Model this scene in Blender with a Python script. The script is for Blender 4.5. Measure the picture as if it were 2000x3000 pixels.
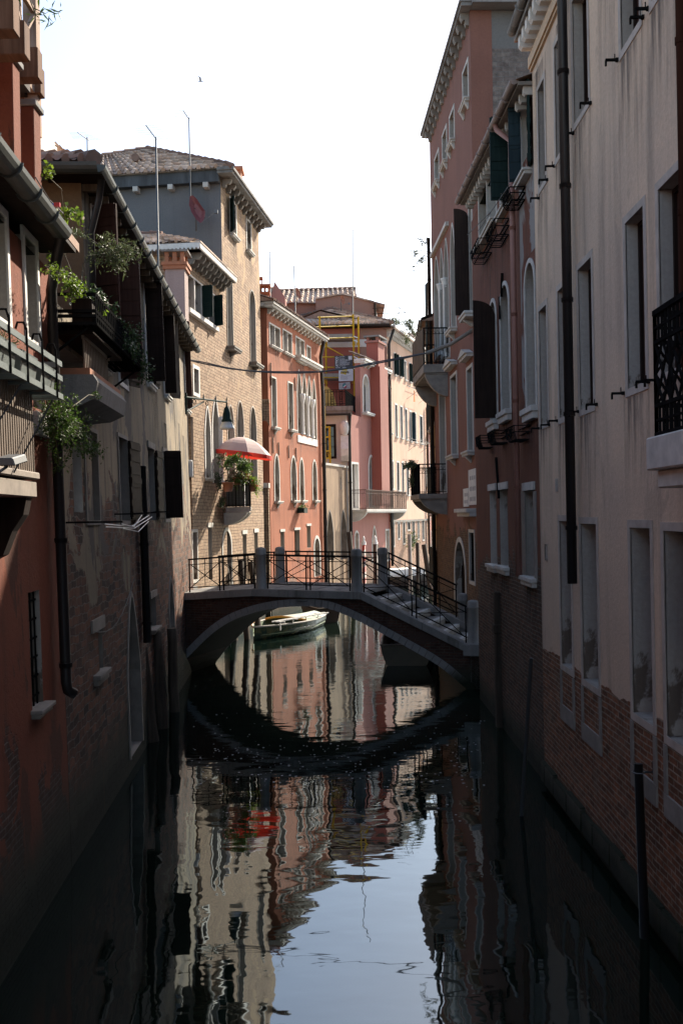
import bpy, math, random
from mathutils import Vector, Matrix
rad = math.radians
for _o in list(bpy.data.objects): bpy.data.objects.remove(_o)
scene = bpy.context.scene
COL = scene.collection
# ------------------------------------------------------------------ camera, sky, sun, exposure
CAMH, FPX, YH, ROLL = 4.62, 3000.0, 1510.0, 0.018     # eye height over the water; lens in photo pixels
EXPOSURE = 1.32
SKY_STRENGTH = 0.125
SUN_STRENGTH = 4.6
SUN_DIR = Vector((0.435, 0.69, 0.578)).normalized()
cam_d = bpy.data.cameras.new('camera'); cam = bpy.data.objects.new('camera', cam_d); COL.objects.link(cam)
cam_d.sensor_fit = 'VERTICAL'; cam_d.sensor_height = 36; cam_d.lens = 36.0; cam_d.shift_y = 10 / 3000.0
cam_d.clip_start = 0.1; cam_d.clip_end = 2000
_c, _s = math.cos(ROLL), math.sin(ROLL)
cam.matrix_world = Matrix(((_c, _s, 0, 0), (0, 0, -1, 0), (-_s, _c, 0, CAMH), (0, 0, 0, 1)))
scene.camera = cam
world = bpy.data.worlds.new('World'); scene.world = world; world.use_nodes = True
_wn = world.node_tree; _bg = _wn.nodes['Background']
_sky = _wn.nodes.new('ShaderNodeTexSky'); _sky.sky_type = 'NISHITA'; _sky.sun_disc = False
_sky.sun_elevation = math.asin(SUN_DIR.z); _sky.sun_rotation = math.atan2(SUN_DIR.x, SUN_DIR.y)
_sky.dust_density = 1.3; _sky.air_density = 1.0; _sky.ozone_density = 1.2
_tint = _wn.nodes.new('ShaderNodeMix'); _tint.data_type = 'RGBA'; _tint.blend_type = 'MULTIPLY'; _tint.inputs[0].default_value = 1.0; _tint.inputs[7].default_value = (1.09, 1.0, 0.93, 1)   # the camera's warm white balance
_wn.links.new(_sky.outputs[0], _tint.inputs[6]); _wn.links.new(_tint.outputs[2], _bg.inputs[0]); _bg.inputs[1].default_value = SKY_STRENGTH
sun_d = bpy.data.lights.new('sun', 'SUN'); sun_d.energy = SUN_STRENGTH; sun_d.angle = rad(0.53); sun_d.color = (1.0, 0.90, 0.75)
sun = bpy.data.objects.new('sun', sun_d); COL.objects.link(sun)
sun.rotation_euler = SUN_DIR.to_track_quat('Z', 'Y').to_euler(); sun.location = (20, 20, 60)
vs = scene.view_settings; vs.view_transform = 'Standard'; vs.look = 'None'; vs.exposure = EXPOSURE; vs.gamma = 1.0
scene.cycles.max_bounces = 8; scene.cycles.diffuse_bounces = 4; scene.cycles.glossy_bounces = 4
scene.cycles.transparent_max_bounces = 6; scene.cycles.use_denoising = True
try: scene.cycles.sample_clamp_indirect = 6
except Exception: pass

# ------------------------------------------------------------------ measuring helpers
EYE = Vector((0, 0, CAMH))
def ray(px, py):
    dx, dy = px - 1000.0, py - YH
    x, y = _c * dx - _s * dy, _s * dx + _c * dy
    return Vector((x / FPX, 1.0, -y / FPX))
def at(px, py, Y):
    return EYE + ray(px, py) * Y
CROPS = dict(A1=(0, 0, 2.24), A2=(0, 600, 2.24), A3=(0, 1300, 2.24), A4=(0, 2000, 1.568), B1=(500, 600, 3.92), B2=(500, 1100, 3.92),
    B3=(730, 780, 5.6), B4=(730, 1200, 5.6), B5=(920, 820, 4.238), B6=(920, 1200, 4.238), C1=(1200, 0, 3.136), C2=(1200, 600, 3.92),
    C3=(1200, 1050, 3.92), C4=(1560, 0, 3.36), C5=(1560, 700, 3.36), C6=(1400, 1400, 2.613), C7=(1400, 2000, 2.352),
    D1=(500, 1550, 3.136), D2=(950, 1550, 3.136), S=(0, 0, 1.0))
def cp(k, x, y):
    a, b, s = CROPS[k]
    return a + x / s, b + y / s
class Fac:
    """A wall plane: u runs along the wall away from the camera, o out of the wall, z up (lean tilts it)."""
    def __init__(s, P, Q, side, lean=0.0):
        s.P = Vector((P[0], P[1], 0)); q = Vector((Q[0], Q[1], 0))
        s.L = (q - s.P).length; s.d = (q - s.P).normalized()
        s.n = Vector((s.d.y, -s.d.x, 0)) * side
        s.up = Vector((s.n.x * lean, s.n.y * lean, 1)); s.N = s.d.cross(s.up)
    def w(s, p): return s.P + s.d * p[0] + s.n * p[1] + s.up * p[2]
    def hit(s, px, py, o=0.0):
        r = ray(px, py); q = s.P + s.n * o
        t = (q - EYE).dot(s.N) / r.dot(s.N)
        p = EYE + r * t; z = p.z
        return (p - q - s.up * z).dot(s.d), z
    def h(s, k, x, y, o=0.0): return s.hit(*cp(k, x, y), o)
class Ident:
    def w(s, p): return Vector(p)
IDF = Ident()
class Off:
    def __init__(s, loc, ang=0, sc=1): s.M = Matrix.Translation(loc) @ Matrix.Rotation(ang, 4, 'Z') @ Matrix.Scale(sc, 4)
    def w(s, p): return s.M @ Vector(p)

# ------------------------------------------------------------------ mesh builder
class MB:
    def __init__(s, F=None): s.F = F or IDF; s.v = []; s.f = []; s.sm = []
    def poly(s, pts, smooth=False):
        b = len(s.v); s.v += [tuple(p) for p in pts]; s.f.append(tuple(range(b, b + len(pts)))); s.sm.append(smooth)
    def box(s, a0, a1, b0, b1, c0, c1):
        s.obox((a0, b0, c0), (a1 - a0, 0, 0), (0, b1 - b0, 0), (0, 0, c1 - c0))
    def obox(s, o, x, y, z):
        o, x, y, z = Vector(o), Vector(x), Vector(y), Vector(z)
        p = [o, o + x, o + x + y, o + y, o + z, o + x + z, o + x + y + z, o + y + z]
        b = len(s.v); s.v += [tuple(q) for q in p]
        for q in ((0, 3, 2, 1), (4, 5, 6, 7), (0, 1, 5, 4), (1, 2, 6, 5), (2, 3, 7, 6), (3, 0, 4, 7)):
            s.f.append(tuple(b + i for i in q)); s.sm.append(False)
    def bar(s, p, q, w, h=None, up=(0, 0, 1)):
        p, q = Vector(p), Vector(q); h = h or w; d = q - p
        up = Vector(up)
        if abs(d.normalized().dot(up)) > 0.98: up = Vector((0, 1, 0))
        x = d.cross(up).normalized() * w; y = x.cross(d).normalized() * h
        s.obox(p - x / 2 - y / 2, x, d, y)
    def tube(s, pts, r, n=8, cap=True):
        pts = [Vector(p) for p in pts]; rs = r if isinstance(r, (list, tuple)) else [r] * len(pts)
        b = len(s.v); ref = None
        for i, p in enumerate(pts):
            d = (pts[min(i + 1, len(pts) - 1)] - pts[max(i - 1, 0)]).normalized()
            if ref is None or abs(ref.dot(d)) > 0.95: ref = Vector((0, 0, 1)) if abs(d.z) < 0.9 else Vector((1, 0, 0))
            x = d.cross(ref).normalized(); y = x.cross(d).normalized(); ref = y
            for k in range(n):
                a = 2 * math.pi * k / n
                s.v.append(tuple(p + (x * math.cos(a) + y * math.sin(a)) * rs[i]))
        for i in range(len(pts) - 1):
            for k in range(n):
                k2 = (k + 1) % n
                s.f.append((b + i * n + k, b + i * n + k2, b + (i + 1) * n + k2, b + (i + 1) * n + k)); s.sm.append(True)
        if cap:
            s.f.append(tuple(b + k for k in range(n))); s.sm.append(False)
            s.f.append(tuple(b + (len(pts) - 1) * n + k for k in range(n))); s.sm.append(False)
    def lathe(s, prof, c=(0, 0, 0), n=16):
        b = len(s.v)
        for r, z in prof:
            for k in range(n):
                a = 2 * math.pi * k / n
                s.v.append((c[0] + r * math.cos(a), c[1] + r * math.sin(a), c[2] + z))
        for i in range(len(prof) - 1):
            for k in range(n):
                k2 = (k + 1) % n
                s.f.append((b + i * n + k, b + i * n + k2, b + (i + 1) * n + k2, b + (i + 1) * n + k)); s.sm.append(True)
        s.f.append(tuple(b + k for k in range(n))); s.sm.append(False)
        s.f.append(tuple(b + (len(prof) - 1) * n + k for k in range(n))); s.sm.append(False)
    def extrude(s, poly, axis, a0, a1):
        """poly = 2-D outline in the two other axes, pushed from a0 to a1 along axis 0/1/2."""
        def P(a, q):
            return ((a, q[0], q[1]), (q[0], a, q[1]), (q[0], q[1], a))[axis]
        n = len(poly)
        s.poly([P(a0, q) for q in poly]); s.poly([P(a1, q) for q in reversed(poly)])
        for i in range(n):
            q, r = poly[i], poly[(i + 1) % n]
            s.poly([P(a0, q), P(a1, q), P(a1, r), P(a0, r)])
    def build(s, name, mat, parent=None, bevel=0.0):
        me = bpy.data.meshes.new(name)
        me.from_pydata([tuple(s.F.w(p)) for p in s.v], [], s.f)
        uv = me.uv_layers.new(name='UVMap'); dat = uv.data
        i = 0
        for f in s.f:
            ps = [Vector(s.v[k]) for k in f]
            nx = ny = nz = 0.0
            for a in range(len(ps)):
                p, q = ps[a], ps[(a + 1) % len(ps)]
                nx += (p.y - q.y) * (p.z + q.z); ny += (p.z - q.z) * (p.x + q.x); nz += (p.x - q.x) * (p.y + q.y)
            nx, ny, nz = abs(nx), abs(ny), abs(nz)
            for p in ps:
                if ny >= nx and ny >= nz: t = (p.x, p.z)
                elif nx >= nz: t = (p.y, p.z)
                else: t = (p.x, p.y)
                dat[i].uv = t; i += 1
        me.polygons.foreach_set('use_smooth', s.sm)
        me.materials.append(mat)
        ob = bpy.data.objects.new(name, me); COL.objects.link(ob)
        if parent: adopt(ob, parent)
        if bevel:
            b = ob.modifiers.new('bevel', 'BEVEL'); b.width = bevel; b.segments = 1; b.limit_method = 'ANGLE'; b.angle_limit = rad(40)
        return ob
def adopt(ob, parent):
    ob.parent = parent
    if parent.type == 'EMPTY' and parent.parent is None: ob.matrix_parent_inverse = Matrix.Translation(-parent.location)
def tag(o, label=None, cat=None, group=None, kind=None):
    if label: o['label'] = label
    if cat: o['category'] = cat
    if group: o['group'] = group
    if kind: o['kind'] = kind
    return o
def thing(name, label, cat, loc=(0, 0, 0), group=None):
    o = bpy.data.objects.new(name, None); COL.objects.link(o); o.location = loc; o.empty_display_size = 0.3
    return tag(o, label, cat, group)
def copy_tree(o, parent=None):
    c = o.copy(); COL.objects.link(c)
    if parent: c.parent = parent
    for ch in list(o.children): copy_tree(ch, c)
    return c

# ------------------------------------------------------------------ materials
class G:
    def __init__(s, name):
        s.m = bpy.data.materials.new(name); s.m.use_nodes = True; s.t = s.m.node_tree; s.b = s.t.nodes['Principled BSDF']
    def n(s, typ, ins=None, **kw):
        nd = s.t.nodes.new('ShaderNode' + typ)
        for k, v in kw.items(): setattr(nd, k, v)
        for k, v in (ins or {}).items():
            if hasattr(v, 'is_linked') or hasattr(v, 'links'): s.t.links.new(v, nd.inputs[k])
            else: nd.inputs[k].default_value = v
        return nd
    def uv(s, sx=1, sy=1, sz=1, off=(0, 0, 0)):
        u = s.n('TexCoord').outputs['UV']
        return s.n('Mapping', {0: u, 1: off, 3: (sx, sy, sz)}).outputs[0]
    def obj(s, sx=1, sy=1, sz=1):
        u = s.n('TexCoord').outputs['Object']
        return s.n('Mapping', {0: u, 3: (sx, sy, sz)}).outputs[0]
    def noise(s, vec, scale, detail=4, rough=0.55, dist=0):
        return s.n('TexNoise', {'Vector': vec, 'Scale': scale, 'Detail': detail, 'Roughness': rough, 'Distortion': dist}).outputs[0]
    def ramp(s, f, a, b):
        return s.n('MapRange', {0: f, 1: a, 2: b, 3: 0.0, 4: 1.0}, interpolation_type='SMOOTHSTEP').outputs[0]
    def mix(s, f, a, b, mode='MIX'):
        nd = s.n('Mix', data_type='RGBA', blend_type=mode)
        for k, v in ((0, f), (6, a), (7, b)):
            if hasattr(v, 'links'): s.t.links.new(v, nd.inputs[k])
            else: nd.inputs[k].default_value = v if k == 0 else (tuple(v) + (1,) if len(v) == 3 else v)
        return nd.outputs[2]
    def math(s, op, a, b=0.0):
        nd = s.n('Math', operation=op)
        for k, v in ((0, a), (1, b)):
            if hasattr(v, 'links'): s.t.links.new(v, nd.inputs[k])
            else: nd.inputs[k].default_value = v
        return nd.outputs[0]
    def val(s, col, f, lo, hi):
        """multiply colour by lo..hi following f"""
        k = s.n('MapRange', {0: f, 1: 0.25, 2: 0.75, 3: lo, 4: hi}).outputs[0]
        return s.mix(1.0, col, s.n('CombineColor', {0: k, 1: k, 2: k}).outputs[0], 'MULTIPLY')
    def out(s, col=None, rough=0.85, bump=None, bs=0.3, bd=0.02, spec=None, metal=0):
        if col is not None:
            if hasattr(col, 'links'): s.t.links.new(col, s.b.inputs['Base Color'])
            else: s.b.inputs['Base Color'].default_value = tuple(col) + (1,)
        if hasattr(rough, 'links'): s.t.links.new(rough, s.b.inputs['Roughness'])
        else: s.b.inputs['Roughness'].default_value = rough
        s.b.inputs['Metallic'].default_value = metal
        if spec is not None: s.b.inputs['Specular IOR Level'].default_value = spec
        if bump is not None:
            bn = s.n('Bump', {'Strength': bs, 'Distance': bd, 'Height': bump})
            s.t.links.new(bn.outputs[0], s.b.inputs['Normal'])
        return s.m
BRICK_RED = ((0.20, 0.075, 0.045), (0.13, 0.05, 0.034), (0.26, 0.22, 0.18))
def plaster(name, base, var, dirt, sf=0.5, brick=None, bc=BRICK_RED, damp_shade=0.45, bw=0.26, bh=0.075, ragged=1.0, patch=None, wob=0.03):
    """Weathered stucco: blotches, vertical run-off streaks, bare brick where it has fallen off, algae at the waterline (raised on some walls to paint their foot in shade).
    brick = (level, slope, threshold): below that level more and more brick shows."""
    g = G(name)
    v = g.uv(); z = g.n('SeparateXYZ', {0: v}).outputs[1]
    n1 = g.noise(v, 0.45, 6, 0.6); n2 = g.noise(g.uv(2.4, 0.16, 1), 1.0, 5, 0.6, 0.3); n3 = g.noise(v, 18, 4, 0.7); n4 = g.noise(g.uv(1, 0.55, 1, (3, 7, 0)), 1.6, 7, 0.65)
    col = g.mix(g.ramp(n1, 0.32, 0.68), base, var)
    col = g.mix(g.math('MULTIPLY', g.ramp(n2, 0.48, 0.78), sf), col, dirt)
    col = g.mix(g.math('MULTIPLY', g.ramp(n4, 0.58, 0.74), sf * 0.7), col, dirt)
    if patch:
        np_ = g.noise(g.uv(1.0, 0.5, 1, (11, 3, 0)), 0.9, 7, 0.62, 0.4)
        col = g.mix(g.ramp(np_, patch[1], patch[1] + 0.03), col, patch[0])
    col = g.val(col, n3, 0.88, 1.1)
    height = g.math('MULTIPLY', n3, 0.35)
    if brick:
        wv = g.n('TexNoise', {'Vector': v, 'Scale': 2.2, 'Detail': 3.0}).outputs[1]; vb = g.n('VectorMath', {0: v, 1: g.n('VectorMath', {0: wv, 'Scale': wob * 2}, operation='SCALE').outputs[0]}, operation='ADD').outputs[0]
        br = g.n('TexBrick', {'Vector': vb, 'Color1': bc[0] + (1,), 'Color2': bc[1] + (1,), 'Mortar': bc[2] + (1,), 'Scale': 1.0, 'Mortar Size': 0.011,
                              'Mortar Smooth': 0.4, 'Bias': 0.0, 'Brick Width': bw, 'Row Height': bh})
        wobn = g.noise(v, 3.0, 5, 0.7)
        bcol = g.val(br.outputs[0], g.noise(v, 5.0, 6, 0.7), 0.4, 1.55)
        bcol = g.mix(g.math('MULTIPLY', g.ramp(g.noise(v, 0.9, 5, 0.6), 0.5, 0.72), 0.5), bcol, (bc[2][0] * 0.9, bc[2][1] * 0.9, bc[2][2] * 0.9))
        nm = g.noise(g.uv(1, 1, 1, (5.3, 1.7, 0)), 0.8 * ragged, 8, 0.62, 0.5)
        k = g.math('ADD', nm, g.math('MULTIPLY', g.math('SUBTRACT', brick[0], z), brick[1]))
        mask = g.ramp(k, brick[2], brick[2] + 0.025)
        col = g.mix(mask, col, bcol)
        bh_ = g.math('ADD', g.math('MULTIPLY', g.math('SUBTRACT', 1.0, br.outputs[1]), 0.9), g.math('MULTIPLY', wobn, 0.9))
        height = g.n('Mix', {0: mask, 2: g.math('ADD', height, 1.1), 3: bh_}).outputs[0]
    if damp_shade:  # algae tide band; high values also paint shade over the wall foot
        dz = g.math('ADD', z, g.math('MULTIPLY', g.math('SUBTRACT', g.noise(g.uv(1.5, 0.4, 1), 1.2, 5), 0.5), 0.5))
        col = g.mix(g.ramp(dz, damp_shade * 2.6, damp_shade * 0.9), col, (0.034, 0.036, 0.024))
        col = g.mix(g.ramp(dz, damp_shade, damp_shade * 0.6), col, (0.011, 0.016, 0.008))
    return g.out(col, 0.9, height, 0.7, 0.03, 0.25)
def simple(name, col, rough=0.7, var=0.25, scale=6, bump=0.15, metal=0, spec=None, stretch=(1, 1, 1)):
    g = G(name); v = g.uv(*stretch); n = g.noise(v, scale, 5, 0.65); n2 = g.noise(v, scale * 0.2, 3, 0.5)
    c = g.val(g.val((col), n, 1 - var, 1 + var), n2, 1 - var * 0.6, 1 + var * 0.6)
    return g.out(c, rough, n, bump, 0.01, spec, metal)
def glassy(name, col, rough=0.06):
    g = G(name); v = g.uv(); return g.out(g.val(col, g.noise(v, 2.5, 3), 0.7, 1.3), rough, g.noise(v, 1.3, 2), 0.08, 0.02, 0.6)
def tilemat(name, a, b, c):
    g = G(name); u = g.n('TexCoord').outputs['UV']
    cell = g.n('VectorMath', {0: u}, operation='FLOOR').outputs[0]
    wn = g.n('TexWhiteNoise', {0: cell}, noise_dimensions='3D').outputs[0]
    col = g.mix(g.ramp(wn, 0.1, 0.6), a, b); col = g.mix(g.ramp(wn, 0.65, 1.0), col, c)
    n = g.noise(g.uv(), 3.0, 6, 0.7); col = g.val(col, n, 0.6, 1.25)
    l = g.noise(g.uv(1, 1, 1, (9, 2, 0)), 0.35, 5, 0.6)
    col = g.mix(g.math('MULTIPLY', g.ramp(l, 0.52, 0.72), 0.6), col, (0.08, 0.075, 0.06))
    return g.out(col, 0.9, n, 0.3, 0.01)
def leafmat(name, a, b, trans=0.35):
    g = G(name); n = g.noise(g.obj(), 5, 3); n2 = g.n('NewGeometry').outputs['Random Per Island']
    col = g.mix(n2, a, b); col = g.val(col, n, 0.75, 1.25)
    d = g.n('BsdfTranslucent', {0: col}); mx = g.n('MixShader', {0: trans})
    g.out(col, 0.5)
    g.t.links.new(g.b.outputs[0], mx.inputs[1]); g.t.links.new(d.outputs[0], mx.inputs[2])
    g.t.links.new(mx.outputs[0], g.t.nodes['Material Output'].inputs[0]); return g.m
def woodmat(name, a, b, rough=0.8):
    g = G(name); n = g.noise(g.uv(14, 0.8, 1), 1.0, 5, 0.65, 0.4); n2 = g.noise(g.uv(), 1.5, 4)
    return g.out(g.val(g.mix(g.ramp(n, 0.3, 0.7), a, b), n2, 0.75, 1.2), rough, n, 0.35, 0.01, 0.12)
M = {}
M['stone'] = simple('istrian_stone', (0.50, 0.48, 0.44), 0.8, 0.22, 5)
M['stone_w'] = simple('white_stone', (0.66, 0.64, 0.60), 0.8, 0.16, 5)
M['stone_g'] = plaster('weathered_grey_stone', (0.27, 0.262, 0.25), (0.19, 0.185, 0.175), (0.06, 0.056, 0.048), 0.95, None, damp_shade=0)
M['stone_d'] = simple('stained_stone', (0.22, 0.20, 0.175), 0.85, 0.35, 2.5, 0.25)
M['reveal_'] = simple('rough_grey_reveal_plain', (0.42, 0.385, 0.34), 0.9, 0.25, 3.5, 0.3)
M['green'] = woodmat('dark_green_paint', (0.007, 0.020, 0.019), (0.013, 0.030, 0.028), 0.6)
M['blue'] = woodmat('blue_green_paint', (0.012, 0.026, 0.034), (0.022, 0.040, 0.048), 0.6)
M['brown'] = woodmat('brown_paint', (0.050, 0.022, 0.016), (0.075, 0.036, 0.026), 0.6)
M['dkbrown'] = woodmat('dark_brown_wood', (0.016, 0.0095, 0.0075), (0.028, 0.017, 0.013), 0.7)
M['oldwood'] = woodmat('weathered_wood', (0.10, 0.075, 0.055), (0.17, 0.135, 0.10))
M['beam'] = woodmat('stained_beam_wood', (0.10, 0.048, 0.027), (0.17, 0.09, 0.055))
M['lattice'] = woodmat('pale_lattice_wood', (0.32, 0.22, 0.16), (0.44, 0.32, 0.25))
M['pile'] = woodmat('wet_pile_wood', (0.035, 0.028, 0.022), (0.07, 0.055, 0.042))
M['iron'] = simple('wrought_iron', (0.012, 0.012, 0.012), 0.9, 0.3, 8, 0.1, 0, 0.0)
M['rust'] = simple('rusted_iron', (0.07, 0.035, 0.022), 0.8, 0.4, 9)
M['grille'] = simple('grey_brown_grille', (0.16, 0.12, 0.09), 0.6, 0.3, 4, 0.1, 0.2)
M['zinc'] = simple('zinc_gutter', (0.085, 0.095, 0.088), 0.5, 0.25, 3, 0.05, 0.35)
M['pipe'] = simple('dark_pipe', (0.018, 0.015, 0.015), 0.45, 0.25, 4, 0.05)
M['pinkpipe'] = simple('pink_painted_pipe', (0.30, 0.15, 0.12), 0.6, 0.15, 3)
M['steel'] = simple('galvanised_steel', (0.12, 0.125, 0.13), 0.5, 0.15, 6, 0.05, 0.4)
M['rackgreen'] = simple('green_grey_steel', (0.13, 0.155, 0.15), 0.5, 0.15, 4, 0.05, 0.2)
M['glass'] = glassy('dark_window_glass', (0.018, 0.022, 0.026))
M['dark'] = simple('dark_interior', (0.008, 0.008, 0.009), 0.9, 0.2, 3)
M['cable'] = simple('grey_cable', (0.045, 0.048, 0.055), 0.6, 0.2, 5)
M['white'] = simple('white_paint', (0.75, 0.75, 0.73), 0.6, 0.06, 5, 0.03)
M['yellow'] = simple('yellow_scaffold_paint', (0.72, 0.47, 0.03), 0.5, 0.15, 6, 0.05)
M['board'] = simple('grey_scaffold_board', (0.26, 0.24, 0.21), 0.85, 0.2, 4)
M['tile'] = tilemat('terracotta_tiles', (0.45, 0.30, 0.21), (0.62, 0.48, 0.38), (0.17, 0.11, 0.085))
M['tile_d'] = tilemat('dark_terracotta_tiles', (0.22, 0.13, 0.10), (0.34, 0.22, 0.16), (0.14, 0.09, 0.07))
M['leaf'] = leafmat('green_leaves', (0.035, 0.075, 0.014), (0.085, 0.15, 0.025))
M['leaf_y'] = leafmat('yellow_green_leaves', (0.085, 0.15, 0.015), (0.18, 0.26, 0.03), 0.45)
M['leaf_d'] = leafmat('dark_leaves', (0.018, 0.04, 0.012), (0.045, 0.085, 0.025), 0.2)
M['leaf_o'] = leafmat('olive_leaves', (0.06, 0.085, 0.03), (0.12, 0.14, 0.06), 0.3)
M['leaf_b'] = leafmat('dry_brown_leaves', (0.10, 0.06, 0.03), (0.22, 0.15, 0.09), 0.3)
M['petal'] = leafmat('red_petals', (0.55, 0.06, 0.04), (0.7, 0.16, 0.10), 0.4)
M['petal_p'] = leafmat('pink_petals', (0.75, 0.35, 0.42), (0.8, 0.5, 0.55), 0.4)
M['stem'] = simple('plant_stem', (0.09, 0.075, 0.04), 0.8)
M['pot'] = simple('terracotta_pot', (0.36, 0.15, 0.08), 0.85, 0.2, 4)
M['reveal'] = plaster('rough_grey_reveal', (0.42, 0.385, 0.34), (0.35, 0.32, 0.285), (0.17, 0.15, 0.13), 0.7, None, damp_shade=0, patch=((0.15, 0.12, 0.095), 0.565))
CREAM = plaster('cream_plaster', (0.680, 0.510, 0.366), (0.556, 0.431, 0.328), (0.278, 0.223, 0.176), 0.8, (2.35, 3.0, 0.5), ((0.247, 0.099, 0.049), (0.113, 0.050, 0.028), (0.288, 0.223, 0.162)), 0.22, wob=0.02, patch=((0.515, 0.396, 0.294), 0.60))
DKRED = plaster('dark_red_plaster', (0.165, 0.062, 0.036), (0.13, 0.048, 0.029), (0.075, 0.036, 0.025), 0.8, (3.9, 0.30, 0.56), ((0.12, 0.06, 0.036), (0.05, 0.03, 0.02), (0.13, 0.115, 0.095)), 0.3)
DKRED_P = plaster('peeling_red_plaster', (0.165, 0.062, 0.036), (0.13, 0.048, 0.029), (0.075, 0.036, 0.025), 0.8, (3.9, 0.30, 0.56), ((0.12, 0.06, 0.036), (0.05, 0.03, 0.02), (0.13, 0.115, 0.095)), 0.3, patch=((0.26, 0.245, 0.23), 0.455))
PINKR = plaster('rose_plaster', (0.230, 0.109, 0.081), (0.200, 0.093, 0.069), (0.145, 0.072, 0.055), 0.6, (4.3, 0.26, 0.56), ((0.145, 0.081, 0.047), (0.093, 0.050, 0.031), (0.145, 0.109, 0.078)), 0.9)  # tide band raised well above the algae to paint the wall foot shaded
GREYPL = plaster('grey_plaster', (0.173, 0.168, 0.165), (0.147, 0.145, 0.142), (0.084, 0.081, 0.079), 0.6, None, damp_shade=0)
GREYBR = plaster('grey_plaster_over_brick', (0.173, 0.168, 0.160), (0.152, 0.147, 0.139), (0.095, 0.089, 0.086), 0.5, (18.0, 9.0, 0.5), ((0.189, 0.158, 0.137), (0.147, 0.118, 0.105), (0.189, 0.173, 0.158)), 0, 0.36, 0.14)
REDL = plaster('brick_red_plaster', (0.168, 0.047, 0.024), (0.193, 0.059, 0.032), (0.070, 0.026, 0.016), 0.9, (2.0, 0.12, 0.585), ((0.082, 0.038, 0.026), (0.053, 0.026, 0.019), (0.123, 0.099, 0.086)), 0.62, patch=((0.095, 0.036, 0.022), 0.57))  # algae band carried higher, so shade is painted into the lower wall
TANL = plaster('stained_tan_plaster', (0.30, 0.24, 0.165), (0.19, 0.16, 0.12), (0.045, 0.037, 0.029), 1.15, (5.4, 0.10, 0.585), ((0.17, 0.072, 0.042), (0.030, 0.020, 0.017), (0.15, 0.13, 0.112)), 0.62, 0.36, 0.125, wob=0.10, patch=((0.10, 0.09, 0.08), 0.54))  # algae band carried higher, darkening the lower wall like shade
ORANGEPL = plaster('ochre_plaster', (0.207, 0.135, 0.076), (0.180, 0.112, 0.063), (0.126, 0.086, 0.054), 0.5, None, damp_shade=0)
TANBRICK = plaster('tan_brick', (0.400, 0.279, 0.164), (0.346, 0.240, 0.141), (0.250, 0.178, 0.116), 0.5, (9.0, 0.010, 0.36), ((0.368, 0.264, 0.177), (0.309, 0.206, 0.135), (0.147, 0.103, 0.071)), 0.3, 0.34, 0.115, patch=None)
GREYTW = plaster('grey_tower_plaster', (0.158, 0.160, 0.165), (0.137, 0.139, 0.145), (0.089, 0.089, 0.091), 0.55, None, damp_shade=0)
REDM = plaster('terracotta_red_plaster', (0.359, 0.134, 0.074), (0.313, 0.110, 0.059), (0.175, 0.068, 0.041), 1.0, (0.828, 0.160, 0.437), ((0.258, 0.148, 0.107), (0.184, 0.096, 0.067), (0.258, 0.184, 0.141)), 0.3)
TANW = plaster('mottled_tan_plaster', (0.357, 0.254, 0.168), (0.281, 0.197, 0.133), (0.102, 0.078, 0.058), 1.25, (0.510, 0.410, 0.421), ((0.289, 0.180, 0.125), (0.212, 0.123, 0.086), (0.289, 0.230, 0.179)), 0.2)
PINKC = plaster('pink_plaster', (0.389, 0.178, 0.147), (0.347, 0.154, 0.123), (0.254, 0.126, 0.101), 0.7, (2.6, 0.25, 0.56), ((0.280, 0.174, 0.123), (0.203, 0.119, 0.081), (0.280, 0.222, 0.170)), 0.2)
PINKD = plaster('deep_red_plaster', (0.36, 0.115, 0.085), (0.32, 0.10, 0.075), (0.26, 0.09, 0.07), 0.3, None, damp_shade=0)
PEACH = plaster('peach_plaster', (0.69, 0.455, 0.335), (0.63, 0.405, 0.29), (0.44, 0.30, 0.22), 0.7, (4.05, 3.0, 0.5), ((0.42, 0.24, 0.16), (0.30, 0.16, 0.105), (0.42, 0.34, 0.26)), 0.3)
ROSEW = plaster('dusty_rose_plaster', (0.324, 0.181, 0.136), (0.297, 0.164, 0.124), (0.243, 0.143, 0.112), 0.35, None, damp_shade=0)
WHITEW = plaster('grey_white_plaster', (0.66, 0.63, 0.58), (0.60, 0.57, 0.53), (0.4, 0.37, 0.34), 0.4, None, damp_shade=0)
YELW = plaster('yellow_plaster', (0.42, 0.27, 0.12), (0.38, 0.24, 0.11), (0.25, 0.17, 0.09), 0.5, (1.5, 0.3, 0.55), damp_shade=0.3)
BRIDGEB = plaster('bridge_brick', (0.066, 0.041, 0.033), (0.054, 0.035, 0.029), (0.033, 0.025, 0.021), 0.6, (3.0, 0.03, 0.46), ((0.071, 0.033, 0.022), (0.050, 0.024, 0.017), (0.066, 0.054, 0.046)), 0.3)

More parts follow.
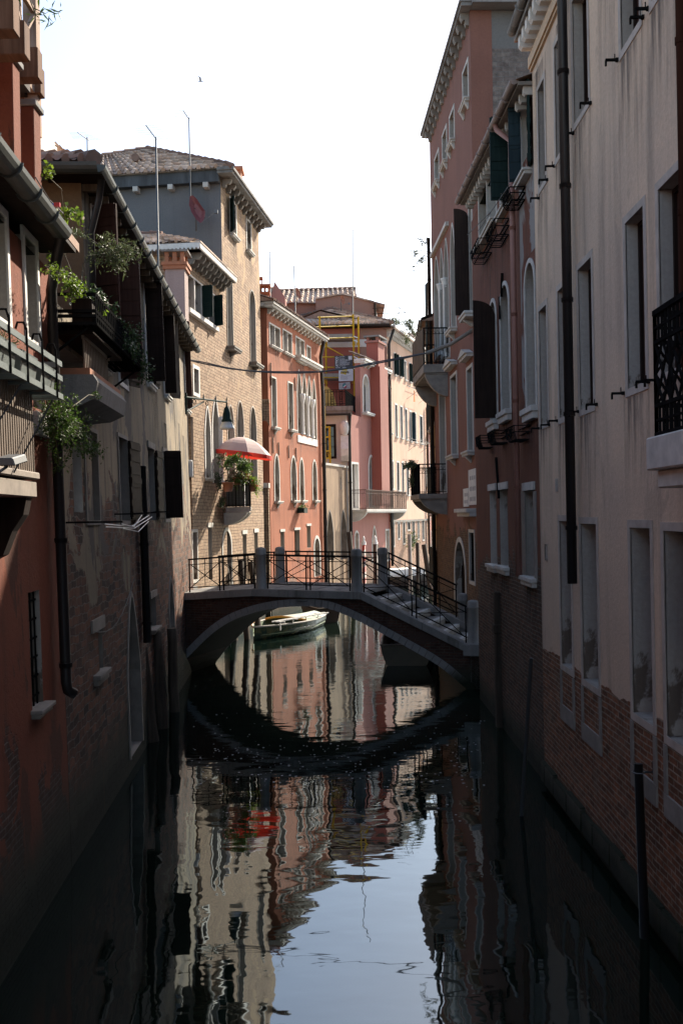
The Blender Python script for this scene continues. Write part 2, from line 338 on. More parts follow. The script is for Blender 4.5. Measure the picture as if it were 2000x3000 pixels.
M['stone_m'] = simple('plastered_stone', (0.42, 0.365, 0.315), 0.85, 0.25, 4, 0.2)
M['bayst'] = simple('stained_bay_stone', (0.24, 0.20, 0.165), 0.85, 0.3, 4, 0.2)
def stainmat(name, col, dens=0.75):
    """dirt that has run down from a sill: only where streaks are, fading out towards the foot and the edges"""
    g = G(name); u = g.n('TexCoord').outputs['UV']; s = g.n('SeparateXYZ', {0: u})
    n = g.noise(g.n('Mapping', {0: u, 3: (9, 0.7, 1)}).outputs[0], 1.0, 5, 0.65); n2 = g.noise(g.n('Mapping', {0: u, 3: (3, 2.0, 1)}).outputs[0], 1.0, 5, 0.6)
    top = s.outputs[1]; ex = g.math('MULTIPLY', g.math('MULTIPLY', s.outputs[0], g.math('SUBTRACT', 1.0, s.outputs[0])), 4.0)
    k = g.math('MULTIPLY', g.math('MULTIPLY', g.ramp(n, 0.38, 0.68), g.math('POWER', top, 1.3)), g.ramp(ex, 0.0, 0.5)); k = g.math('MULTIPLY', g.math('MULTIPLY', k, g.ramp(n2, 0.2, 0.6)), dens)
    g.out(col, 0.95); t = g.n('BsdfTransparent'); mx = g.n('MixShader', {0: k}); g.t.links.new(t.outputs[0], mx.inputs[1]); g.t.links.new(g.b.outputs[0], mx.inputs[2]); g.t.links.new(mx.outputs[0], g.t.nodes['Material Output'].inputs[0]); return g.m
M['stain'] = stainmat('grey_runoff_dirt', (0.09, 0.08, 0.075)); M['stain_d'] = stainmat('dark_runoff_dirt', (0.035, 0.03, 0.026), 0.85)
def stain(H, u0, u1, z1, length, mat='stain', o=0.004):
    m = MB(H.F); m.poly([(u0, o, z1 - length), (u1, o, z1 - length), (u1, o, z1), (u0, o, z1)]); ob = m.build('dirt_stain', M[mat], H.root); d = ob.data.uv_layers[0].data
    off = 0.0
    for i, uv in enumerate(((0, 0), (1, 0), (1, 1), (0, 1))): d[i].uv = uv
    return ob
# ------------------------------------------------------------------ house kit
def arch_pts(u0, u1, zs, z1, kind, n=8):
    """points from right springing over the crown to the left springing"""
    um, hw, r = (u0 + u1) / 2, (u1 - u0) / 2, z1 - zs
    pts = []
    for i in range(n * 2 + 1):
        t = i / (n * 2.0)
        if kind == 'round':
            a = math.pi * t; pts.append((um + hw * math.cos(a), zs + r * math.sin(a)))
        else:                                                     # pointed: ogee-like
            x = 1 - 2 * t; h = (1 - abs(x) ** 1.5) ** 0.85
            pts.append((um + hw * x, zs + r * h))
    return pts
def outline(h, k=0.0):
    u0, u1, z0, z1 = h['u0'] - k, h['u1'] + k, h['z0'], h['z1'] + k
    if not h.get('arch'): return [(u0, z0 - (k if not h.get('sillless') else 0)), (u1, z0 - (k if not h.get('sillless') else 0)), (u1, z1), (u0, z1)]
    return [(u0, z0), (u1, z0)] + arch_pts(u0, u1, h['zs'], z1, h['arch'])
class House:
    def __init__(s, name, label, cat, F, mat, u0, u1, z1, depth=8.0, z0=-0.8, ends=(True, True), group=None):
        s.F, s.mat, s.u0, s.u1, s.z0, s.z1, s.depth, s.ends = F, mat, u0, u1, z0, z1, depth, ends
        p = F.w(((u0 + u1) / 2, 0, 0)); s.root = thing(name, label, cat, (p.x, p.y, 0), group); s.holes = []
    def mb(s): return MB(s.F)
    def wall(s, endmat=None):
        m = s.mb(); H = s.holes
        us = sorted(set([s.u0, s.u1] + [x for h in H for x in (h['u0'], h['u1'])])); zs = sorted(set([s.z0, s.z1] + [x for h in H for x in (h['z0'], h['z1'])]))
        us = [x for x in us if s.u0 <= x <= s.u1]; zs = [x for x in zs if s.z0 <= x <= s.z1]
        for a, b in zip(us, us[1:]):
            for c, d in zip(zs, zs[1:]):
                x, z = (a + b) / 2, (c + d) / 2
                if any(h['u0'] < x < h['u1'] and h['z0'] < z < h['z1'] for h in H): continue
                m.poly([(a, 0, c), (b, 0, c), (b, 0, d), (a, 0, d)])
        for h in H:
            if h.get('arch'):
                P = arch_pts(h['u0'], h['u1'], h['zs'], h['z1'], h['arch']); n = len(P) // 2
                for i in range(n): m.poly([(h['u1'], 0, h['z1']), (P[i][0], 0, P[i][1]), (P[i + 1][0], 0, P[i + 1][1])])
                for i in range(n, len(P) - 1): m.poly([(h['u0'], 0, h['z1']), (P[i][0], 0, P[i][1]), (P[i + 1][0], 0, P[i + 1][1])])
        e = s.mb() if endmat else m
        D = -s.depth
        if s.ends[0]: e.poly([(s.u0, 0, s.z0), (s.u0, D, s.z0), (s.u0, D, s.z1), (s.u0, 0, s.z1)])
        if endmat and s.ends[1]:
            e.build('side_wall', endmat, s.root); e = s.mb()
        if s.ends[1]: e.poly([(s.u1, 0, s.z0), (s.u1, D, s.z0), (s.u1, D, s.z1), (s.u1, 0, s.z1)])
        m.poly([(s.u0, D, s.z0), (s.u1, D, s.z0), (s.u1, D, s.z1), (s.u0, D, s.z1)])
        m.poly([(s.u0, 0, s.z1), (s.u1, 0, s.z1), (s.u1, D, s.z1), (s.u0, D, s.z1)])
        w = m.build('wall', s.mat, s.root)
        if endmat and e.f: e.build('side_wall', endmat, s.root)
        return w
    # a leaf of a shutter hinged at uh; swing 0 = shut, 90 = straight out, 180 = flat on the wall
    def leaf(s, parent, uh, direc, width, z0, z1, swing, mat, arch=False, name='shutter'):
        m = s.mb(); a = rad(swing); dx, dy = direc * math.cos(a), math.sin(a)
        o = 0.035
        X = Vector((dx, dy, 0)); Y = Vector((-dy, dx, 0)); base = Vector((uh, o, z0))
        h = z1 - z0; t = 0.035
        if arch:
            n = 8; top = [(width * i / n, h - (arch * (1 - math.sqrt(max(0, 1 - ((n - i) / n) ** 2))) if True else 0)) for i in range(n + 1)]
            f = [(0, 0), (width, 0)] + [(x, zz) for x, zz in reversed(top)]
            P = [base + X * x + Vector((0, 0, zz)) for x, zz in f]; Q = [p + Y * t for p in P]
            m.poly(P); m.poly(Q)
            for i in range(len(P)): j = (i + 1) % len(P); m.poly([P[i], P[j], Q[j], Q[i]])
        else:
            m.obox(base, X * width, Y * t, (0, 0, h))
            for k in (0.06, 0.5, 0.94): m.obox(base + Vector((0, 0, h * k - 0.05)) - Y * 0.02 + X * 0.01, X * (width - 0.02), Y * (t + 0.04), (0, 0, 0.11))
            n = max(3, int(h / 0.22))
            for k in range(n): m.obox(base + Vector((0, 0, h * (k + 0.5) / n)) - Y * 0.010 + X * 0.03, X * (width - 0.06), Y * (t + 0.020), (0, 0, h / n * 0.55))
        return m.build(name, mat, parent)
    def win(s, k, xl, xr, yt, yb, arch=None, rise=None, depth=0.2, fw=0.10, fm='stone', rm=None, panel='glass', sill=None, bars=(1, 3), shut=(), lintel=False, proud=0.025, bracket=False, pz=None, grille=None, noframe=False, barmat='dkbrown', split=0, bottom_frame=True):
        a, z1 = s.F.h(k, xl, yt); b, z0 = s.F.h(k, xl, yb); c, _ = s.F.h(k, xr, (yt + yb) / 2); u_l, _ = s.F.h(k, xl, (yt + yb) / 2)
        return s.win_uz(min(u_l, c), max(u_l, c), z0, z1, arch, rise, depth, fw, fm, rm, panel, sill, bars, shut, lintel, proud, bracket, pz, grille, noframe, barmat, split, bottom_frame)
    def win_uz(s, u0, u1, z0, z1, arch=None, rise=None, depth=0.2, fw=0.10, fm='stone', rm=None, panel='glass', sill=None, bars=(1, 3), shut=(), lintel=False, proud=0.025, bracket=False, pz=None, grille=None, noframe=False, barmat='dkbrown', split=0, bottom_frame=True):
        z0 = max(z0, s.z0 + 0.01); h = dict(u0=u0, u1=u1, z0=z0, z1=z1)
        if arch: h['arch'] = arch; h['zs'] = z1 - (rise or (u1 - u0) / 2)
        if arch or sill: h['sillless'] = True
        s.holes.append(h)
        P = outline(h)
        # window: sash bars with the pane (or closed shutter, or black sheet for an unlit room) behind
        w = s.mb(); D = -depth; e = 0.05
        for (x0, x1) in ((u0 - 0.01, u0 + e), (u1 - e, u1 + 0.01)): w.box(x0, x1, D - 0.03, D + 0.03, z0, z1)
        w.box(u0 + e, u1 - e, D - 0.03, D + 0.03, z0 - 0.01, z0 + e); w.box(u0 + e, u1 - e, D - 0.03, D + 0.03, z1 - e, z1 + 0.01)
        zt = h.get('zs', z1)
        for i in range(bars[0]):
            x = u0 + (u1 - u0) * (i + 1) / (bars[0] + 1); w.box(x - 0.025, x + 0.025, D - 0.03, D + 0.031, z0 + e, z1 - e)
        for i in range(bars[1] - 1):
            z = z0 + (zt - z0) * (i + 1) / bars[1]; w.box(u0 + e, u1 - e, D - 0.028, D + 0.022, z - 0.018, z + 0.018)
        wo = w.build('window', M[barmat], s.root)
        p = s.mb(); p.poly([(u0 - 0.03, D - 0.005, z0 - 0.03), (u1 + 0.03, D - 0.005, z0 - 0.03), (u1 + 0.03, D - 0.005, z1 + 0.03), (u0 - 0.03, D - 0.005, z1 + 0.03)])
        p.build('pane' if panel == 'glass' else 'back_panel', M[panel], wo)  # dark ones are a sheet painted black as the unlit room
        # reveal + stone surround
        f = s.mb(); n = len(P)
        r = s.mb() if rm else f
        for i in range(n):
            q, t = P[i], P[(i + 1) % n]
            r.poly([(q[0], 0, q[1]), (t[0], 0, t[1]), (t[0], D - 0.04, t[1]), (q[0], D - 0.04, q[1])])
        if rm: r.build('reveal', M[rm] if isinstance(rm, str) else rm, wo)
        if not noframe:
            if lintel:
                f.box(u0 - fw, u1 + fw, -0.02, proud + 0.01, z1, z1 + fw * 1.6)
            else:
                Q = outline(h, fw)
                rng = range(n) if not (arch or sill) else range(1, n)
                for i in rng:
                    j = (i + 1) % n
                    A, B, Cc, E = P[i], P[j], Q[j], Q[i]
                    f.poly([(A[0], proud, A[1]), (B[0], proud, B[1]), (Cc[0], proud, Cc[1]), (E[0], proud, E[1])])
                    f.poly([(E[0], proud, E[1]), (Cc[0], proud, Cc[1]), (Cc[0], -0.01, Cc[1]), (E[0], -0.01, E[1])])
                    f.poly([(A[0], proud, A[1]), (B[0], proud, B[1]), (B[0], -0.01, B[1]), (A[0], -0.01, A[1])])
                if split:
                    for i in range(split):
                        x = u0 + (u1 - u0) * (i + 1) / (split + 1); f.box(x - fw * 0.45, x + fw * 0.45, D + 0.04, proud, z0, z1)
        if f.f: f.build('frame', M[fm] if isinstance(fm, str) else fm, wo)
        if sill:
            m = s.mb(); pr, hh, ex = sill
            m.box(u0 - ex, u1 + ex, -0.03, pr, z0 - hh, z0); m.box(u0 - ex - 0.03, u1 + ex + 0.03, -0.03, pr + 0.035, z0 - hh * 0.45, z0 + 0.004)
            if bracket:
                for x in ((u0 + 0.05, u1 - 0.05) if bracket == 2 else ((u0 + u1) / 2,)):
                    m.extrude([(-0.02, z0 - hh), (pr * 0.9, z0 - hh), (pr * 0.85, z0 - hh - 0.05), (pr * 0.45, z0 - hh - 0.13), (0.03, z0 - hh - 0.2), (-0.02, z0 - hh - 0.2)], 0, x - 0.06, x + 0.06)
            m.build('sill', M[fm] if isinstance(fm, str) else fm, wo, 0.008)
        for sh in shut:                       # (side, swing, material[, arch drop])
            side, sw, mt = sh[:3]; wd = (u1 - u0) / 2 if len(sh) < 5 else sh[4]
            if side == 'near': s.leaf(wo, u0, 1, wd, z0 + 0.02, z1 - 0.02 if not arch else z1 - 0.05, sw, M[mt], sh[3] if len(sh) > 3 else False)
            else: s.leaf(wo, u1, -1, wd, z0 + 0.02, z1 - 0.02 if not arch else z1 - 0.05, sw, M[mt], sh[3] if len(sh) > 3 else False)
        if grille:
            m = s.mb(); nx = max(2, int((u1 - u0) / grille)); nz = max(2, int((z1 - z0) / (grille * 1.6)))
            for i in range(nx): x = u0 + (u1 - u0) * (i + 0.5) / nx; m.box(x - 0.01, x + 0.01, -0.06, -0.04, z0, z1)
            for i in range(nz): z = z0 + (z1 - z0) * (i + 0.5) / nz; m.box(u0, u1, -0.057, -0.043, z - 0.012, z + 0.012)
            m.build('grille', M['iron'], wo)
        h['w'] = wo; return h
    # a run of eave: corbels, cornice board, gutter
    def corbels(s, us, z, out, hgt, wid, mat, name='corbel', scroll=True):
        for u in us:
            m = s.mb()
            if scroll: m.extrude([(-0.02, z), (out, z), (out, z - hgt * 0.3), (out * 0.78, z - hgt * 0.62), (out * 0.5, z - hgt * 0.55), (out * 0.36, z - hgt * 0.95), (out * 0.1, z - hgt), (-0.02, z - hgt)], 0, u - wid / 2, u + wid / 2)
            else: m.extrude([(-0.02, z), (out, z), (out, z - hgt * 0.75), (out * 0.8, z - hgt), (-0.02, z - hgt)], 0, u - wid / 2, u + wid / 2)
            m.build(name, mat, s.root, 0.01)
    def gutter(s, u0, u1, o, z, r, mat, rings=0.9, z1=None):
        m = s.mb(); n = 8; z1 = z if z1 is None else z1
        def ring(u, zz, rr):
            return [(u, o + rr * math.cos(math.pi * (1 + i / n)), zz + rr * math.sin(math.pi * (1 + i / n))) for i in range(n + 1)]
        k = 6
        for j in range(k):
            A = ring(u0 + (u1 - u0) * j / k, z + (z1 - z) * j / k, r); B = ring(u0 + (u1 - u0) * (j + 1) / k, z + (z1 - z) * (j + 1) / k, r)
            A2 = ring(u0 + (u1 - u0) * j / k, z + (z1 - z) * j / k, r * 0.88); B2 = ring(u0 + (u1 - u0) * (j + 1) / k, z + (z1 - z) * (j + 1) / k, r * 0.88)
            for i in range(n):
                m.poly([A[i], A[i + 1], B[i + 1], B[i]], True); m.poly([A2[i], A2[i + 1], B2[i + 1], B2[i]], True)
            m.poly([A[0], A2[0], B2[0], B[0]]); m.poly([A[n], A2[n], B2[n], B[n]])
        for u, zz in ((u0, z), (u1, z1)): m.poly(ring(u, zz, r))
        c = int(abs(u1 - u0) / rings)
        for i in range(1, c):
            u = u0 + (u1 - u0) * i / c; zz = z + (z1 - z) * i / c; P = ring(u, zz, r + 0.012)
            for j in range(n): m.bar(P[j], P[j + 1], 0.025, 0.012, (1, 0, 0))
        return m.build('gutter', mat, s.root)
    def pipe(s, pts, r, mat, name='downpipe', n=10, bands=1.6):
        m = s.mb(); m.tube(pts, r, n)
        for a, b in zip(pts, pts[1:]):
            a, b = Vector(a), Vector(b); L = (b - a).length
            if bands and L > bands * 1.2:
                for i in range(1, int(L / bands) + 1):
                    p = a + (b - a) * (i * bands / L) if i * bands < L else None
                    if p is not None: d = (b - a).normalized(); m.tube([p - d * 0.03, p + d * 0.03], r * 1.22, n)
        return m.build(name, mat, s.root)
    def roof(s, pitch=0.36, over=0.45, ridge=0.5, mat='tile_d', th=0.12, hip=False, drop=0.0):
        """simple gable/hip roof body over the house, as thick sheets"""
        m = s.mb(); D = s.depth; z = s.z1 + 0.02; o0 = over; om = -D * ridge; h = (over + D * ridge) * pitch
        u0, u1 = s.u0 - (0.25 if s.ends[0] else 0), s.u1 + (0.25 if s.ends[1] else 0)
        hu = (D * ridge if hip else 0)
        A = [(u0, o0, z), (u1, o0, z), (u1 - hu, om, z + h), (u0 + hu, om, z + h)]
        B = [(u0, -D - over, z), (u1, -D - over, z)]
        for dz in (0, th):
            q = [(p[0], p[1], p[2] + dz) for p in A]; r_ = [(p[0], p[1], p[2] + dz) for p in B]
            m.poly(q); m.poly([r_[1], r_[0], q[3], q[2]])
            if hip or dz == 0: m.poly([q[0], r_[0], q[3]]); m.poly([q[1], r_[1], q[2]])
        m.poly([A[0], A[1], (A[1][0], A[1][1], A[1][2] + th), (A[0][0], A[0][1], A[0][2] + th)])
        return m.build('roof', M[mat], s.root)
def tile_roof(parent, e0, e1, r1, r0, mat, name='roof', F=None, tw=0.21, tl=0.36, amp=0.05, clip=None, rng=None):
    """Barrel-tiled slope: e0-e1 along the eave, r0-r1 along the ridge (world points). clip drops what lies outside a hip."""
    e0, e1, r0, r1 = map(Vector, (e0, e1, r0, r1)); m = MB(); rng = rng or random.Random(3)
    W = (e1 - e0).length; L = ((r0 + r1) / 2 - (e0 + e1) / 2).length
    X = (e1 - e0).normalized(); up = ((r0 + r1) / 2 - (e0 + e1) / 2).normalized(); N = X.cross(up).normalized()
    if N.z < 0: N = -N
    nt = max(2, int(W / tw)); nr = max(2, int(L / tl)); sub = 6
    def P(s, t): return (e0 + (e1 - e0) * s) * (1 - t) + (r0 + (r1 - r0) * s) * t
    uvs = []
    for j in range(nr):
        t0, t1 = j / nr, min(1.0, (j + 1.12) / nr)
        for i in range(nt):
            jit = rng.uniform(-0.012, 0.012); lift = rng.uniform(0.0, 0.012)
            for half in (0, 1):                              # cover tile up, channel tile down
                c0 = (i + 0.5 * half) / nt; c1 = (i + 0.5 + 0.5 * half) / nt
                for k in range(sub // 2):
                    a, b = k / (sub / 2), (k + 1) / (sub / 2)
                    def H(x): return (math.sin(math.pi * x) * amp if half == 0 else -math.sin(math.pi * x) * amp * 0.5)
                    s0, s1 = c0 + (c1 - c0) * a, c0 + (c1 - c0) * b
                    low = 0.035 + lift
                    q = [P(s0, t0 + jit / L) + N * (H(a) + low), P(s1, t0 + jit / L) + N * (H(b) + low), P(s1, t1) + N * (H(b) * 0.85), P(s0, t1) + N * (H(a) * 0.85)]
                    base = len(m.v); m.v += [tuple(x) for x in q]; m.f.append((base, base + 1, base + 2, base + 3)); m.sm.append(True); uvs.append((i + half * 0.5 + 0.25, j + 0.5))
                    if half == 0:
                        z0_, z1_ = P(s0, t0 + jit / L), P(s1, t0 + jit / L)
                        base = len(m.v); m.v += [tuple(z0_ + N * (H(a) + low)), tuple(z1_ + N * (H(b) + low)), tuple(z1_ - N * 0.02), tuple(z0_ - N * 0.02)]
                        m.f.append((base, base + 1, base + 2, base + 3)); m.sm.append(False); uvs.append((i + 0.25, j + 0.5))
    # deck under the tiles
    base = len(m.v); m.v += [tuple(p - N * 0.04) for p in (e0, e1, r1, r0)]; m.f.append((base, base + 1, base + 2, base + 3)); m.sm.append(False); uvs.append((0.5, 0.5))
    ob = m.build(name, mat, parent)
    d = ob.data.uv_layers[0].data; i = 0
    for f, u in zip(m.f, uvs):
        for _ in f: d[i].uv = u; i += 1
    return ob
def ridge_tiles(parent, p, q, r=0.11, mat=None, name='ridge_cap'):
    p, q = Vector(p), Vector(q); n = max(2, int((q - p).length / 0.4)); m = MB()
    for i in range(n):
        a = p + (q - p) * (i / n); b = p + (q - p) * ((i + 1.1) / n); m.tube([a + Vector((0, 0, 0.03)), b], [r * 1.08, r * 0.92], 8)
    return m.build(name, mat or M['tile_d'], parent)

# ------------------------------------------------------------------ plants
def add_leaf(m, p, d, size, rng, wide=0.42):
    d = d.normalized(); x = d.cross(Vector((rng.uniform(-1, 1), rng.uniform(-1, 1), rng.uniform(-1, 1)))).normalized(); n = d.cross(x)
    a, t = p, p + d * size; l = p + d * size * 0.45 + x * size * wide * 0.5 + n * size * 0.08; r = p + d * size * 0.45 - x * size * wide * 0.5 + n * size * 0.08
    b = len(m.v); m.v += [tuple(a), tuple(l), tuple(t), tuple(r)]; m.f += [(b, b + 1, b + 2), (b, b + 2, b + 3)]; m.sm += [False, False]
def plant(name, label, cat, base, spots, mat, leaf=0.05, wide=0.42, seed=1, group=None, stem=0.006, droop=0.2, petals=None, pot=None, extra=None):
    """spots: list of (offset, radii, n leaves): leaf clouds round branch tips grown from the base."""
    rng = random.Random(seed); base = Vector(base); root = thing(name, label, cat, base, group)
    lm, sm, pm = MB(), MB(), MB()
    for off, rr, n in spots:
        c = base + Vector(off)
        L_ = (c - base).length; mid = base * 0.5 + c * 0.5 + Vector((rng.uniform(-1, 1), rng.uniform(-1, 1), 0.8)) * (0.05 + 0.16 * L_)
        sm.tube([base, mid, c], [stem * 1.5, stem * 1.2, stem], 5)
        tw = max(2, n // 14)
        for i in range(tw):
            v = Vector((rng.gauss(0, 1), rng.gauss(0, 1), rng.gauss(0, 1))).normalized() * rng.random() ** 0.4
            tip = c + Vector((v.x * rr[0], v.y * rr[1], v.z * rr[2])); sm.tube([c, (c + tip) / 2 + Vector((0, 0, 0.02)), tip], stem * 0.45, 4, False)
            for k in range(14):
                f = rng.uniform(0.25, 1.05); p = c + (tip - c) * f + Vector((rng.gauss(0, 1), rng.gauss(0, 1), rng.gauss(0, 1))) * leaf * 0.5
                d = (tip - c).normalized() * 0.6 + Vector((rng.gauss(0, 1), rng.gauss(0, 1), rng.gauss(0, 1) - droop)) * 0.7
                add_leaf(lm, p, d, leaf * rng.uniform(0.6, 1.25), rng, wide)
            if petals and rng.random() < petals[1]:
                for k in range(6): add_leaf(pm, tip, Vector((rng.gauss(0, 1), rng.gauss(0, 1), rng.gauss(0, 1))), leaf * 0.8, rng, 0.8)
    sm.build('stem', M['stem'], root); lm.build('foliage', M[mat] if isinstance(mat, str) else mat, root)
    if petals and pm.f: pm.build('blossom', M[petals[0]], root)
    if pot:
        q = MB(); r, h = pot; q.lathe([(r * 0.72, -h), (r * 0.8, -h * 0.6), (r * 0.95, -0.03), (r * 1.06, -0.03), (r * 1.06, 0.02), (r * 0.9, 0.02)], tuple(base), 14); q.build('pot', M['pot'], root)
    return root
# ================================================================== RIGHT BANK
def hook(H, k, x, y, parent=None):                       # wrought-iron shutter stay on the wall
    u, z = H.F.h(k, x, y, 0.07); m = H.mb()
    m.box(u - 0.014, u + 0.014, -0.01, 0.15, z - 0.014, z + 0.014); m.box(u - 0.014, u + 0.014, 0.136, 0.155, z - 0.07, z); m.box(u - 0.022, u + 0.022, -0.01, 0.03, z - 0.02, z + 0.02); m.tube([(u, 0.04, z), (u, 0.04, z + 0.07)], 0.007, 6)
    m.build('shutter_hook', M['iron'], H.root)
# ---- the cream house in the right foreground
FC = Fac((3.35, -6), (3.35, 17.3), -1)
cream = House('canal_house', 'tall cream plastered house over a bare brick base, filling the right foreground', 'house', FC, CREAM, 0, 23.3, 13.3, 9.0, ends=(True, True))
kw = dict(depth=0.17, fw=0.09, fm='stone_m', rm='reveal', panel='brown', proud=0.012, bars=(1, 1))
cream.win('C4', 398, 545, 10, 1245, **kw); cream.win('C4', 865, 1052, -330, 515, **kw); cream.win('C4', 1168, 1385, -560, 25, **kw)
cream.win('C4', 222, 300, 450, 1580, **kw); cream.win('C4', 58, 122, 880, 1870, **kw)
cream.win('C5', 70, 145, 710, 1830, **kw); cream.win('C5', 256, 345, 510, 1770, **kw); cream.win('C5', 456, 590, 300, 1690, **kw)
cream.win('S', 1835, 1889, 652, 1142, **kw); cream.win('S', 1932, 2012, 553, 1099, **kw)
low = [cream.win('C6', a, b, c, d, **dict(kw, panel='dark', depth=0.3)) for a, b, c, d in ((632, 714, 330, 1415), (795, 915, 350, 1530), (1175, 1330, 380, 1785), (1433, 1640, 405, 1965))]
# more windows of the same house nearer than the photograph's edge
for i in range(3):
    for z0, z1 in ((2.45, 5.0), (5.55, 7.6), (9.0, 11.2)): cream.win_uz(3.2 + i * 3.6, 4.15 + i * 3.6, z0, z1, **kw)
for h in low:
    m = cream.mb()
    for a, b in ((h['u0'] - 0.1, h['u0']), (h['u1'], h['u1'] + 0.1)): m.box(a, b, -0.02, 0.02, h['z0'] - 0.62, h['z0'] - 0.105)
    m.box(h['u0'] - 0.1, h['u1'] + 0.1, -0.02, 0.024, h['z0'] - 0.86, h['z0'] - 0.62); m.build('plinth_frame', M['stone_d'], cream.root)
rng = random.Random(6)
for h in cream.holes:
    if h not in low: stain(cream, h['u0'] - 0.2, h['u1'] + 0.25, h['z0'] - 0.1, rng.uniform(1.1, 1.9))
for i in range(9): u = 9 + 14 * rng.random(); stain(cream, u, u + rng.uniform(0.4, 1.2), 11.9, rng.uniform(1.5, 3.0))
_zb = FC.h('S', 1557, 188)[1]
m = cream.mb(); m.box(0, 23.3, -0.02, 0.07, _zb - 0.09, _zb + 0.09); m.box(0, 23.3, -0.02, 0.04, _zb - 0.14, _zb - 0.09); m.build('string_course', simple('ochre_moulding', (0.52, 0.37, 0.24), 0.85, 0.15), cream.root)
cream.corbels([23.15 - 0.31 * i for i in range(30)], _zb + 0.40, 0.24, 0.22, 0.15, M['stone_w'], scroll=False)
m = cream.mb(); m.box(0, 23.32, -0.02, 0.28, _zb + 0.40, _zb + 0.47); m.build('eaves_board', M['stone_g'], cream.root)
cream.gutter(0, 23.34, 0.33, _zb + 0.56, 0.08, M['stone_g'])
cream.z1 = _zb + 0.46; cream.wall(); cream.roof(0.36, 0.25, th=0.06)
_u = FC.h('S', 1661, 900, 0.13)[0]; _ze = FC.h('S', 1680, 1690, 0.13)[1]
cream.pipe([(_u, 0.33, _zb + 0.5), (_u, 0.30, _zb + 0.42), (_u, 0.13, _zb + 0.2), (_u, 0.13, _ze - 0.1)], 0.07, M['pipe'])
_u = FC.h('S', 1997, 300, 0.11)[0]; cream.pipe([(_u, 0.11, _zb), (_u, 0.11, 3.2)], 0.05, M['brown'])
for k, x, y in (('C4', 780, 590), ('C4', 1078, 85), ('C4', 1027, 170), ('C4', 522, 1015), ('C4', 355, 1310), ('C4', 172, 1635), ('C4', 105, 1770), ('C4', 22, 1950),
                ('C5', 840, 1520), ('C5', 1170, 1390), ('C5', 1085, 1405), ('C5', 582, 1630), ('C5', 410, 1700), ('C5', 205, 1790), ('C5', 125, 1830), ('C5', 30, 1865)): hook(cream, k, x, y)
m = cream.mb(); rng = random.Random(4)                    # stone footing course just over the tide line
u = 0.0
while u < 23.2:
    w = rng.uniform(0.5, 1.1); m.box(u, min(u + w - 0.015, 23.28), -0.02, 0.05 + rng.uniform(0, 0.03), 0.10, 0.42 + rng.uniform(-0.03, 0.03)); u += w
m.build('footing_stones', plaster('algae_footing', (0.27, 0.25, 0.215), (0.19, 0.175, 0.15), (0.05, 0.05, 0.04), 0.8, None, damp_shade=0.33), cream.root, 0.02)
for k, x, y, w, h in (('C6', 522, 570, 0.2, 0.27), ('C6', 603, 55, 0.15, 0.2)):
    u, z = FC.h(k, x, y); m = cream.mb(); m.box(u - w / 2, u + w / 2, -0.01, 0.012, z - h / 2, z + h / 2); m.box(u - w * 0.35, u + w * 0.35, 0.0, 0.02, z - h * 0.38, z + h * 0.38); m.build('wall_hatch', M['reveal'], cream.root)
# its iron balcony at the right edge
m = cream.mb(); ub = [15.62, 12.6]; zt, zb_ = 6.46, 5.32; o = 0.38
m.box(ub[1] - 0.1, ub[0] + 0.08, -0.02, o + 0.08, zb_ - 0.33, zb_ - 0.02); m.box(ub[1], ub[0], -0.02, o, zb_ - 0.5, zb_ - 0.33); m.build('balcony_slab', M['stone'], cream.root, 0.015)
m = cream.mb()
def rail_panel(m, a, b, z0, z1):
    """lattice balcony front between local points a and b"""
    a, b = Vector(a), Vector(b); L = (b - a).length; X = (b - a) / L; n = max(1, round(L / 0.42)); h = z1 - z0
    def P(t, z): return a + X * t + Vector((0, 0, z))
    for z, t in ((z0, 0.045), (z0 + h * 0.12, 0.022), (z0 + h * 0.24, 0.035), (z1 - h * 0.24, 0.035), (z1 - h * 0.12, 0.022), (z1, 0.05)): m.bar(P(0, z), P(L, z), t, t)
    for i in range(n + 1): m.bar(P(L * i / n, z0), P(L * i / n, z1), 0.03, 0.03)
    for i in range(n):
        x0, x1 = L * i / n, L * (i + 1) / n; xm = (x0 + x1) / 2; za, zb2 = z0 + h * 0.24, z1 - h * 0.24; zm = (za + zb2) / 2
        for p, q in (((x0, zm), (xm, zb2)), ((xm, zb2), (x1, zm)), ((x1, zm), (xm, za)), ((xm, za), (x0, zm)), ((x0, za), (x1, zb2)), ((x0, zb2), (x1, za))): m.bar(P(*p), P(*q), 0.02, 0.02)
        for zz in (z0 + h * 0.12, z1 - h * 0.12):
            for f in (0.25, 0.5, 0.75): m.bar(P(x0 + (x1 - x0) * f, zz - h * 0.11), P(x0 + (x1 - x0) * f, zz + h * 0.11), 0.02, 0.02)
rail_panel(m, (ub[0], o, 0), (ub[1], o, 0), zb_, zt); rail_panel(m, (ub[0], 0, 0), (ub[0], o, 0), zb_, zt); rail_panel(m, (ub[1], 0, 0), (ub[1], o, 0), zb_, zt)
m.build('balcony_railing', M['iron'], cream.root)

